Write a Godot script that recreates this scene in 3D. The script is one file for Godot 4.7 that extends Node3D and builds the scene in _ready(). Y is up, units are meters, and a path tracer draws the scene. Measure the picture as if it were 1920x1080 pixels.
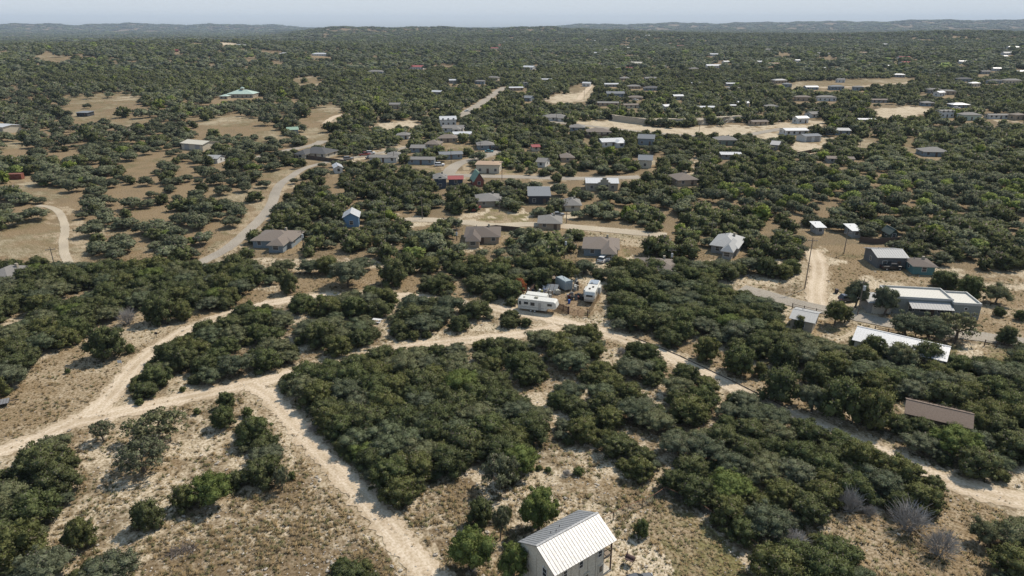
extends Node3D
# Hill country seen from a drone: scrub, dirt tracks, a metal-roofed house, trailers in a yard, scattered houses to the horizon.
# x runs to the right of the view, -z away from the camera, y up; metres.

var grain: NoiseTexture2D
var mats := {}
var counts := {}
var rng := RandomNumberGenerator.new()
var noise_a := FastNoiseLite.new()
var noise_b := FastNoiseLite.new()
var noise_c := FastNoiseLite.new()

func _ready() -> void:
	var camera := Camera3D.new()
	camera.name = "camera"
	camera.position = Vector3(0, 60, 0)
	camera.rotation = Vector3(-atan(493.0 / 1280.0), 0, 0)
	camera.fov = rad_to_deg(2.0 * atan(540.0 / 1280.0))
	camera.near = 0.5
	camera.far = 40000.0
	add_child(camera)
	var env := Environment.new()
	env.background_mode = Environment.BG_SKY
	var sky_material := ProceduralSkyMaterial.new()
	sky_material.sky_top_color = Color(0.53, 0.62, 0.72)
	sky_material.sky_horizon_color = Color(0.80, 0.82, 0.83)
	sky_material.sky_curve = 0.12
	sky_material.ground_horizon_color = Color(0.62, 0.64, 0.62)
	sky_material.ground_bottom_color = Color(0.35, 0.33, 0.28)
	sky_material.sun_angle_max = 20.0
	env.sky = Sky.new()
	env.sky.sky_material = sky_material
	env.background_energy_multiplier = 0.95
	env.tonemap_mode = Environment.TONE_MAPPER_LINEAR
	env.tonemap_exposure = 1.36
	env.fog_enabled = true
	env.fog_density = 0.000052
	env.fog_light_color = Color(0.78, 0.85, 0.935)
	env.sdfgi_enabled = true
	env.ssao_enabled = true
	env.ssil_enabled = true
	var world := WorldEnvironment.new()
	world.name = "environment"
	world.environment = env
	add_child(world)
	var sun := DirectionalLight3D.new()
	sun.name = "sun"
	sun.light_color = Color(1.0, 0.96, 0.90)
	sun.light_energy = 1.25
	sun.light_angular_distance = 0.5
	sun.shadow_enabled = true
	var el := deg_to_rad(51.0)
	var az := deg_to_rad(50.0)
	var towards_sun := Vector3(sin(az) * cos(el), sin(el), -cos(az) * cos(el))
	sun.transform = Transform3D(Basis.looking_at(-towards_sun, Vector3.UP), Vector3(0, 200, 0))
	add_child(sun)

	rng.seed = 20251
	noise_a.seed = 3
	noise_a.frequency = 0.012
	noise_a.fractal_octaves = 3
	noise_b.seed = 11
	noise_b.frequency = 0.07
	noise_b.fractal_octaves = 3
	noise_c.seed = 23
	noise_c.frequency = 0.5
	noise_c.fractal_octaves = 2
	make_grain()
	paint_map()
	build_ground()
	build_roads()
	build_buildings()
	build_yard()
	build_street_things()
	build_trees()
	build_woods()
	build_ground_cover()

# ---------------------------------------------------------------- small helpers

class MB:
	var v := PackedVector3Array()
	var n := PackedVector3Array()
	var c := PackedColorArray()
	var tint := Color.WHITE
	func tri(a: Vector3, b: Vector3, d: Vector3, hint: Vector3) -> void:
		var m := (b - a).cross(d - a)
		if m.length_squared() < 1e-14:
			return
		m = m.normalized()
		if m.dot(hint) < 0.0:
			m = -m
			v.append(a); v.append(b); v.append(d)
		else:
			v.append(a); v.append(d); v.append(b)
		n.append(m); n.append(m); n.append(m)
		c.append(tint); c.append(tint); c.append(tint)
	func tri_soft(a: Vector3, b: Vector3, d: Vector3, na: Vector3) -> void:
		var m := (b - a).cross(d - a)
		if m.dot(na) < 0.0:
			v.append(a); v.append(b); v.append(d)
		else:
			v.append(a); v.append(d); v.append(b)
		n.append(na); n.append(na); n.append(na)
		c.append(tint); c.append(tint); c.append(tint)
	func quad(a: Vector3, b: Vector3, d: Vector3, e: Vector3, hint: Vector3) -> void:
		tri(a, b, d, hint)
		tri(a, d, e, hint)
	func poly(p: Array, hint: Vector3) -> void:
		for i in range(1, p.size() - 1):
			tri(p[0], p[i], p[i + 1], hint)
	func box(at: Vector3, size: Vector3, turn := Basis.IDENTITY) -> void:
		var h := size * 0.5
		for axis in 3:
			for s in [-1.0, 1.0]:
				var a := (axis + 1) % 3
				var b := (axis + 2) % 3
				var m := Vector3.ZERO
				m[axis] = s * h[axis]
				var p := Vector3.ZERO
				p[a] = h[a]
				var q := Vector3.ZERO
				q[b] = h[b]
				quad(at + turn * (m - p - q), at + turn * (m + p - q), at + turn * (m + p + q), at + turn * (m - p + q), turn * m)
	func bevel_box(at: Vector3, size: Vector3, bevel: float) -> void:
		# a box whose vertical and top edges are cut at an angle
		var rings := []
		for k in [[-0.5, 0.0], [0.5, 0.0], [0.5, 1.0]]:
			var inset: float = k[1] * bevel
			var y: float = size.y * k[0] - (bevel if (k[1] == 0.0 and k[0] > 0.0) else 0.0)
			var hx: float = size.x * 0.5 - inset
			var hz: float = size.z * 0.5 - inset
			var ring := []
			for corner in [[1, 1, 0], [1, 1, 1], [1, -1, 1], [1, -1, 0], [-1, -1, 0], [-1, -1, 1], [-1, 1, 1], [-1, 1, 0]]:
				var x: float = corner[0] * (hx - (bevel if corner[2] == 1 else 0.0))
				var z: float = corner[1] * (hz - (bevel if corner[2] == 0 else 0.0))
				ring.append(at + Vector3(x, y, z))
			rings.append(ring)
		for r in 2:
			for i in 8:
				var j := (i + 1) % 8
				var mid: Vector3 = (rings[r][i] + rings[r][j]) * 0.5 - at
				quad(rings[r][i], rings[r][j], rings[r + 1][j], rings[r + 1][i], Vector3(mid.x, 0.3 * float(r) * absf(mid.x) + 0.001, mid.z))
		poly(rings[2], Vector3.UP)
		poly(rings[0], Vector3.DOWN)
	func tube(a: Vector3, b: Vector3, ra: float, rb: float, sides := 6) -> void:
		var along := (b - a).normalized()
		var side := along.cross(Vector3.UP if absf(along.y) < 0.9 else Vector3.RIGHT).normalized()
		var other := along.cross(side)
		for i in sides:
			var t0 := TAU * i / sides
			var t1 := TAU * (i + 1) / sides
			var d0 := side * cos(t0) + other * sin(t0)
			var d1 := side * cos(t1) + other * sin(t1)
			quad(a + d0 * ra, a + d1 * ra, b + d1 * rb, b + d0 * rb, d0 + d1)
			if ra > 0.03:
				tri(a, a + d0 * ra, a + d1 * ra, -along)
			if rb > 0.03:
				tri(b, b + d0 * rb, b + d1 * rb, along)
	func ball(at: Vector3, size: Vector3, rough: float, r: RandomNumberGenerator, rows := 4, cols := 7) -> void:
		var pts := []
		for i in rows + 1:
			var row := []
			for j in cols:
				var f := PI * i / rows
				var t := TAU * (j + 0.5 * (i % 2)) / cols
				var k := 1.0 + r.randf_range(-rough, rough)
				row.append(at + Vector3(sin(f) * cos(t) * size.x, cos(f) * size.y, sin(f) * sin(t) * size.z) * k)
			pts.append(row)
		for i in rows:
			for j in cols:
				var k := (j + 1) % cols
				var a: Vector3 = pts[i][j]
				var b: Vector3 = pts[i][k]
				var d: Vector3 = pts[i + 1][k]
				var e: Vector3 = pts[i + 1][j]
				quad(a, b, d, e, (a + b + d + e) * 0.25 - at)
	func done() -> ArrayMesh:
		var arrays := []
		arrays.resize(Mesh.ARRAY_MAX)
		arrays[Mesh.ARRAY_VERTEX] = v
		arrays[Mesh.ARRAY_NORMAL] = n
		arrays[Mesh.ARRAY_COLOR] = c
		var m := ArrayMesh.new()
		m.add_surface_from_arrays(Mesh.PRIMITIVE_TRIANGLES, arrays)
		return m

func lin(r: float, g: float, b: float) -> Color:
	return Color(r, g, b).linear_to_srgb()

func make_grain() -> void:
	var f := FastNoiseLite.new()
	f.seed = 5
	f.frequency = 0.02
	f.fractal_octaves = 5
	f.fractal_gain = 0.65
	grain = NoiseTexture2D.new()
	grain.noise = f
	grain.seamless = true
	grain.width = 512
	grain.height = 512
	var ramp := Gradient.new()
	ramp.offsets = PackedFloat32Array([0.0, 0.5, 1.0])
	ramp.colors = PackedColorArray([Color(0.70, 0.69, 0.67), Color(0.90, 0.895, 0.885), Color(1, 1, 1)])
	grain.color_ramp = ramp

func mat(key: String, r: float, g: float, b: float, rough := 0.85, metal := 0.0, grainy := true) -> StandardMaterial3D:
	if mats.has(key):
		return mats[key]
	var m := StandardMaterial3D.new()
	m.resource_name = key
	m.albedo_color = lin(r, g, b)
	m.roughness = rough
	m.metallic = metal
	if grainy:
		m.albedo_texture = grain
		m.uv1_triplanar = true
		m.uv1_world_triplanar = true
		m.uv1_scale = Vector3(0.35, 0.35, 0.35)
	mats[key] = m
	return m

func glass() -> StandardMaterial3D:
	return mat("window_glass", 0.03, 0.035, 0.04, 0.08, 0.0, false)

func numbered(called: String) -> String:
	counts[called] = counts.get(called, -1) + 1
	return called if counts[called] == 0 else "%s_%03d" % [called, counts[called]]

func tag(o: Node, label: String, category: String, group := "") -> void:
	o.set_meta("label", label)
	o.set_meta("category", category)
	if group:
		o.set_meta("group", group)

func thing(called: String, at: Vector3, turn: float, label: String, category: String, group := "") -> Node3D:
	var o := Node3D.new()
	o.name = numbered(called)
	add_child(o)
	o.position = at
	o.rotation.y = turn
	tag(o, label, category, group)
	return o

func part(called: String, b: MB, m: Material, parent: Node) -> MeshInstance3D:
	return placed_part(called, b.done(), m, parent)

func placed_part(called: String, mesh: Mesh, m: Material, parent: Node) -> MeshInstance3D:
	var o := MeshInstance3D.new()
	o.name = called if parent != self else numbered(called)
	o.mesh = mesh
	o.material_override = m
	parent.add_child(o, true)
	return o

func structure(called: String, b: MB, m: Material) -> MeshInstance3D:
	var o := part(called, b, m, self)
	o.set_meta("kind", "structure")
	return o

# ---------------------------------------------------------------- the lie of the land

func bump(x: float, centre: float, width: float) -> float:
	var t := (x - centre) / width
	return exp(-t * t)

func hgt(x: float, z: float) -> float:
	var r := sqrt(x * x + z * z)
	var h := (0.3 + 0.7 * smoothstep(170.0, 600.0, r)) * (sin(x * 0.031 + 1.3) * sin(z * 0.027 + 0.4) + 0.6 * sin(x * 0.014 - z * 0.019))
	if r > 600.0 and z < 0.0:
		var az := rad_to_deg(atan2(x, -z))
		var m := smoothstep(600.0, 2000.0, r)
		h += m * (5.0 * sin(x * 0.0031 + z * 0.0017 + 0.6) + 4.5 * sin(z * 0.0041 - x * 0.0013 + 2.0) + 3.0 * sin(x * 0.0063 + 1.1) * sin(z * 0.0052))
		# a low plateau on the left, a wooded ridge in the middle, blue hills at the rim
		h += 14.0 * bump(az, -32.0, 14.0) * bump(r, 1700.0, 600.0)
		h -= 22.0 * smoothstep(2600.0, 5000.0, r) * smoothstep(-14.0, -20.0, az)
		h += (36.0 + 4.0 * sin(az * 0.8) + 2.5 * sin(az * 2.3 + 1.0)) * smoothstep(-22.0, -12.0, az) * smoothstep(14.0, 2.0, az) * bump(r, 4700.0, 1100.0)
		var lump := 8.0 * sin(az * 1.1 + 0.5) + 5.0 * sin(az * 2.7) + 3.0 * sin(az * 5.9 + 2.0)
		h += (82.0 + lump) * smoothstep(-15.0, -19.0, az) * bump(r, 12500.0, 1800.0)
		h += (62.0 + 54.0 * smoothstep(4.0, 38.0, az) + 0.8 * lump) * smoothstep(1.0, 6.0, az) * bump(r, 11500.0, 2200.0)
		h += 22.0 * smoothstep(6.0, 10.0, az) * bump(r, 3300.0 + 300.0 * sin(az * 0.3), 900.0)
	elif r > 600.0:
		h += smoothstep(600.0, 2000.0, r) * 6.0 * sin(x * 0.003) * sin(z * 0.0025)
	return h

func ground(x: float, z: float) -> Vector3:
	return Vector3(x, hgt(x, z), z)

# A map of what covers the ground, on rings round the drone's own plumb point: finer where things are near.
const MAP_COLS := 1100
const MAP_ROWS := 820
const MAP_LOW := 3.75
const MAP_STEP := 0.005
const MAP_ANGLE := 0.0016581
var cover := PackedByteArray()

func map_col(x: float, z: float) -> float:
	return atan2(x, -z) / MAP_ANGLE + MAP_COLS * 0.5

func map_row(x: float, z: float) -> float:
	return (0.5 * log(x * x + z * z) - MAP_LOW) / MAP_STEP

func covered(x: float, z: float) -> int:
	if z > -5.0:
		return 0
	var i := int(map_row(x, z))
	var j := int(map_col(x, z))
	if i < 0 or j < 0 or i >= MAP_ROWS or j >= MAP_COLS:
		return 0
	return cover[i * MAP_COLS + j]

func stamp(points: PackedVector2Array, kind: int) -> void:
	var rows := PackedFloat32Array()
	var cols := PackedFloat32Array()
	var low := 1e9
	var high := -1e9
	for k in points.size():
		# edges are cut up so that straight lines stay straight on the rings
		var a := points[k]
		var b := points[(k + 1) % points.size()]
		for s in 4:
			var p := a.lerp(b, s / 4.0)
			if p.y > -6.0:
				p.y = -6.0
			rows.append(map_row(p.x, p.y))
			cols.append(map_col(p.x, p.y))
			low = minf(low, rows[-1])
			high = maxf(high, rows[-1])
	for i in range(maxi(0, int(low)), mini(MAP_ROWS - 1, int(high)) + 1):
		var y := i + 0.5
		var cross := []
		for k in rows.size():
			var l := (k + 1) % rows.size()
			if (rows[k] > y) != (rows[l] > y):
				cross.append(cols[k] + (y - rows[k]) / (rows[l] - rows[k]) * (cols[l] - cols[k]))
		cross.sort()
		for k in range(0, cross.size() - 1, 2):
			for j in range(maxi(0, int(cross[k] + 0.5)), mini(MAP_COLS - 1, int(cross[k + 1] - 0.5)) + 1):
				cover[i * MAP_COLS + j] = kind

func flat_points(a: Array) -> PackedVector2Array:
	var p := PackedVector2Array()
	for i in range(0, a.size(), 2):
		p.append(Vector2(a[i], a[i + 1]))
	return p

const WOOD := 0
const DRY := 1
const PALE := 2
const LAWN := 3
const ROAD := 4
const BROWN := 5
const DIRT := 6
const HOUSE := 7
const ROCKY := 8
const SAVANNA := 9

func paint_map() -> void:
	cover.resize(MAP_COLS * MAP_ROWS)
	cover.fill(WOOD)
	stamp(PackedVector2Array([Vector2(-260, -168), Vector2(260, -168), Vector2(260, -8), Vector2(-260, -8)]), ROCKY)
	for c in COVER:
		stamp(flat_points(c[1]), c[0])
	for name in ROADS:
		var road: Array = ROADS[name]
		var p := flat_points(road[2])
		for i in p.size() - 1:
			var d := (p[i + 1] - p[i]).normalized()
			var s := Vector2(-d.y, d.x) * (float(road[1]) + 0.7)
			stamp(PackedVector2Array([p[i] - d * 0.5 + s, p[i + 1] + d * 0.5 + s, p[i + 1] + d * 0.5 - s, p[i] - d * 0.5 - s]), ROAD)
	for h in HOUSES:
		var c := Vector2(h[1], h[2])
		var d := Vector2(1, 0).rotated(-deg_to_rad(h[5]))
		var e := Vector2(-d.y, d.x)
		var far := clampf(c.length() / 110.0, 1.5, 5.0) if c.length() < 600.0 else c.length() / 50.0
		if h[0] == "shed":
			far *= 0.25
		var l: float = h[3] * 0.5 + 1.2
		var w: float = h[4] * 0.5 + 1.2
		var near := -c.normalized() * far
		var corners := [c + d * l + e * w, c - d * l + e * w, c - d * l - e * w, c + d * l - e * w]
		for q in 4:
			var a: Vector2 = corners[q]
			var b: Vector2 = corners[(q + 1) % 4]
			stamp(PackedVector2Array([a, b, b + near, a + near]), HOUSE)
		stamp(PackedVector2Array(corners), HOUSE)

# ---------------------------------------------------------------- ground

func ground_colour(x: float, z: float, r: float) -> Color:
	var a := noise_a.get_noise_2d(x, z)
	var b := noise_b.get_noise_2d(x, z)
	var c := noise_c.get_noise_2d(x, z)
	var pale := Color(0.56, 0.49, 0.40)
	var dry := Color(0.285, 0.22, 0.15)
	var litter := Color(0.23, 0.185, 0.13)
	# borders between kinds of ground wander
	var sway := 2.2 if r < 220.0 else 10.0
	var kind := covered(x + sway * b + 0.8 * c, z + sway * noise_b.get_noise_2d(x + 57.0, z) * 1.3 + 0.8 * c)
	var mix := 0.5 + 0.9 * b + 0.7 * c
	match kind:
		DRY:
			var grass := dry if r < 200.0 else dry.lerp(Color(0.18, 0.16, 0.095), clampf(0.55 + 1.4 * b + 0.8 * a, 0.0, 0.9))
			return grass.lerp(pale, clampf(0.04 + 0.9 * a + 0.5 * b + 0.35 * c, 0.0, 0.7))
		PALE:
			return Color(0.60, 0.53, 0.44).lerp(dry, clampf(0.05 + 0.5 * b + 0.5 * c, 0.0, 0.6))
		LAWN:
			return Color(0.20, 0.185, 0.095).lerp(dry.lerp(pale, 0.25), clampf(0.5 + 1.2 * b + 0.8 * c, 0.0, 1.0))
		ROAD:
			return Color(0.47, 0.40, 0.315).lerp(dry, clampf(0.3 + 0.8 * c + 0.5 * b, 0.0, 0.7))
		BROWN:
			return Color(0.215, 0.165, 0.115).lerp(pale, clampf(0.14 + 1.2 * b + 0.9 * c, 0.0, 0.9))
		DIRT:
			return Color(0.27, 0.20, 0.14).lerp(pale, clampf(0.1 + 0.5 * b + 0.4 * c, 0.0, 0.5))
		HOUSE:
			return Color(0.36, 0.29, 0.20).lerp(dry, clampf(mix, 0.0, 1.0))
		ROCKY:
			return pale.lerp(dry.lerp(Color(0.22, 0.18, 0.13), clampf(0.5 + 1.5 * noise_b.get_noise_2d(x + 31.0, z), 0.0, 1.0)), clampf(0.50 + 0.8 * a + 1.4 * b + 1.1 * c, 0.0, 1.0))
		SAVANNA:
			return dry.lerp(litter, clampf(0.35 + 0.9 * b + 0.4 * a, 0.0, 0.9))
	if r < 2600.0:
		return litter.lerp(dry, clampf(0.15 + 0.9 * b + 0.8 * a, 0.0, 0.9))
	return litter.lerp(dry, clampf(0.3 + 1.1 * a + 0.5 * b, 0.0, 1.0))

func build_ground() -> void:
	var f := FastNoiseLite.new()
	f.seed = 91
	f.frequency = 0.03
	f.fractal_octaves = 5
	f.fractal_gain = 0.7
	var fine := NoiseTexture2D.new()
	fine.noise = f
	fine.seamless = true
	fine.width = 1024
	fine.height = 1024
	var ramp := Gradient.new()
	ramp.offsets = PackedFloat32Array([0.0, 0.35, 0.55, 0.75, 1.0])
	ramp.colors = PackedColorArray([Color(0.50, 0.47, 0.40), Color(0.74, 0.71, 0.64), Color(0.90, 0.88, 0.83), Color(0.98, 0.97, 0.94), Color(1, 1, 1)])
	fine.color_ramp = ramp
	var m := StandardMaterial3D.new()
	m.resource_name = "ground"
	m.vertex_color_use_as_albedo = true
	m.albedo_texture = fine
	m.uv1_triplanar = true
	m.uv1_world_triplanar = true
	m.uv1_scale = Vector3(0.055, 0.055, 0.055)
	m.roughness = 0.95
	m.metallic_specular = 0.2
	var rings := []
	var r := 44.0
	while r < 1000.0:
		rings.append(r)
		r *= 1.0068
	while r < 17000.0:
		rings.append(r)
		r *= 1.022
	rings.append(r)
	var half := deg_to_rad(52.0)
	var cols := 620
	var mesh := ArrayMesh.new()
	add_fan(mesh, rings, -half, half, cols)
	var outer := [0.5, 3.0, 8.0, 15.0, 24.0, 34.0, 44.0]
	add_fan(mesh, outer, -half, half, 60)
	var rest := outer.duplicate()
	r = 60.0
	while r < 17000.0:
		rest.append(r)
		r *= 1.3
	rest.append(rings[-1])
	add_fan(mesh, rest, half, TAU - half, 80)
	var o := placed_part("ground", mesh, m, self)
	o.set_meta("kind", "structure")

func add_fan(mesh: ArrayMesh, rings: Array, from: float, to: float, cols: int) -> void:
	var v := PackedVector3Array()
	var c := PackedColorArray()
	var index := PackedInt32Array()
	var across := cols + 1
	for i in rings.size():
		var r: float = rings[i]
		for j in across:
			var t := lerpf(from, to, float(j) / cols)
			var x := sin(t) * r
			var z := -cos(t) * r
			v.append(Vector3(x, hgt(x, z), z))
			c.append(ground_colour(x, z, r))
			if i and j:
				var k := i * across + j
				index.append(k); index.append(k - across); index.append(k - 1)
				index.append(k - 1); index.append(k - across); index.append(k - across - 1)
	var n := PackedVector3Array()
	n.resize(v.size())
	for i in rings.size():
		for j in across:
			var k := i * across + j
			var a := v[k + 1] if j < cols else v[k]
			var b := v[k - 1] if j > 0 else v[k]
			var d := v[k + across] if i < rings.size() - 1 else v[k]
			var e := v[k - across] if i > 0 else v[k]
			n[k] = (a - b).cross(d - e).normalized()
			if n[k].y < 0.0:
				n[k] = -n[k]
	var arrays := []
	arrays.resize(Mesh.ARRAY_MAX)
	arrays[Mesh.ARRAY_VERTEX] = v
	arrays[Mesh.ARRAY_NORMAL] = n
	arrays[Mesh.ARRAY_COLOR] = c
	arrays[Mesh.ARRAY_INDEX] = index
	mesh.add_surface_from_arrays(Mesh.PRIMITIVE_TRIANGLES, arrays)

# ---------------------------------------------------------------- roads

func build_roads() -> void:
	var f := FastNoiseLite.new()
	f.seed = 40
	f.frequency = 0.03
	f.fractal_octaves = 5
	f.fractal_gain = 0.6
	var t := NoiseTexture2D.new()
	t.noise = f
	t.seamless = true
	t.width = 512
	t.height = 512
	var ramp := Gradient.new()
	ramp.offsets = PackedFloat32Array([0.0, 0.5, 1.0])
	ramp.colors = PackedColorArray([Color(0.78, 0.75, 0.70), Color(0.92, 0.90, 0.87), Color(1, 1, 1)])
	t.color_ramp = ramp
	var looks := {}
	for k in ["dirt", "asphalt", "concrete"]:
		var m := StandardMaterial3D.new()
		m.resource_name = k + "_road"
		m.vertex_color_use_as_albedo = true
		m.albedo_texture = t
		m.uv1_triplanar = true
		m.uv1_world_triplanar = true
		m.uv1_scale = Vector3(0.12, 0.12, 0.12)
		m.roughness = 0.95
		m.metallic_specular = 0.2
		looks[k] = m
	var lift := 0.03
	for name in ROADS:
		var road: Array = ROADS[name]
		var p := flat_points(road[2])
		lift += 0.006
		road_strip({"dirt": "dirt_track", "asphalt": "paved_road", "concrete": "concrete_lane"}[road[0]], p, road[1], road[0], looks[road[0]], lift)

func road_strip(called: String, p: PackedVector2Array, half: float, kind: String, m: Material, lift: float) -> void:
	var curve := Curve2D.new()
	for i in p.size():
		var before := p[maxi(i - 1, 0)]
		var after := p[mini(i + 1, p.size() - 1)]
		var d := (after - before) / 6.0
		curve.add_point(p[i], -d, d)
	var length := curve.get_baked_length()
	var centre := p[p.size() / 2].length()
	var step := clampf(centre * 0.004, 0.5, 4.0)
	var across := 12 if centre < 220.0 else 6
	var b := MB.new()
	var base := Color(0.57, 0.485, 0.38)
	if kind == "asphalt":
		base = Color(0.345, 0.32, 0.285)
	elif kind == "concrete":
		base = Color(0.46, 0.41, 0.335)
	var old := []
	var old_colours := []
	var s := 0.0
	while s <= length + step:
		var at := curve.sample_baked(minf(s, length))
		var ahead := curve.sample_baked(minf(s + 1.0, length)) - curve.sample_baked(maxf(minf(s, length) - 1.0, 0.0))
		var side := Vector2(-ahead.y, ahead.x).normalized()
		var row := []
		var colours := []
		for k in across + 1:
			var w := 2.0 * k / across - 1.0
			var ragged := 0.0
			if k == 0 or k == across:
				ragged = (0.35 if kind == "dirt" else 0.08) * (noise_c.get_noise_2d(s * 1.5, w * 40.0 + centre) + noise_b.get_noise_2d(s * 3.0, w * 70.0))
			var q := at + side * (w * (half + ragged * 2.0))
			row.append(Vector3(q.x, hgt(q.x, q.y) + lift, q.y))
			var tone := base
			if kind == "dirt":
				# packed wheel lines are paler than the loose crown and edges
				var rut := bump(absf(w) + 0.08 * noise_b.get_noise_2d(s * 1.3, 9.0), 0.46, 0.17)
				tone = base.lerp(Color(0.68, 0.60, 0.50), rut * 0.75).lerp(Color(0.40, 0.325, 0.235), clampf(0.34 + 0.9 * noise_b.get_noise_2d(q.x, q.y) + 0.5 * noise_c.get_noise_2d(q.x * 0.7, q.y * 0.7), 0.0, 0.85) * (1.0 - 0.75 * rut))
			else:
				tone = base * (1.0 + 0.18 * noise_b.get_noise_2d(q.x, q.y))
			colours.append(tone)
		if old:
			for k in across:
				b.tint = (colours[k] + colours[k + 1] + old_colours[k] + old_colours[k + 1]) * 0.25
				b.quad(old[k], old[k + 1], row[k + 1], row[k], Vector3.UP)
		old = row
		old_colours = colours
		s += step
	structure(called, b, m)

# ---------------------------------------------------------------- where things stand

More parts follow.
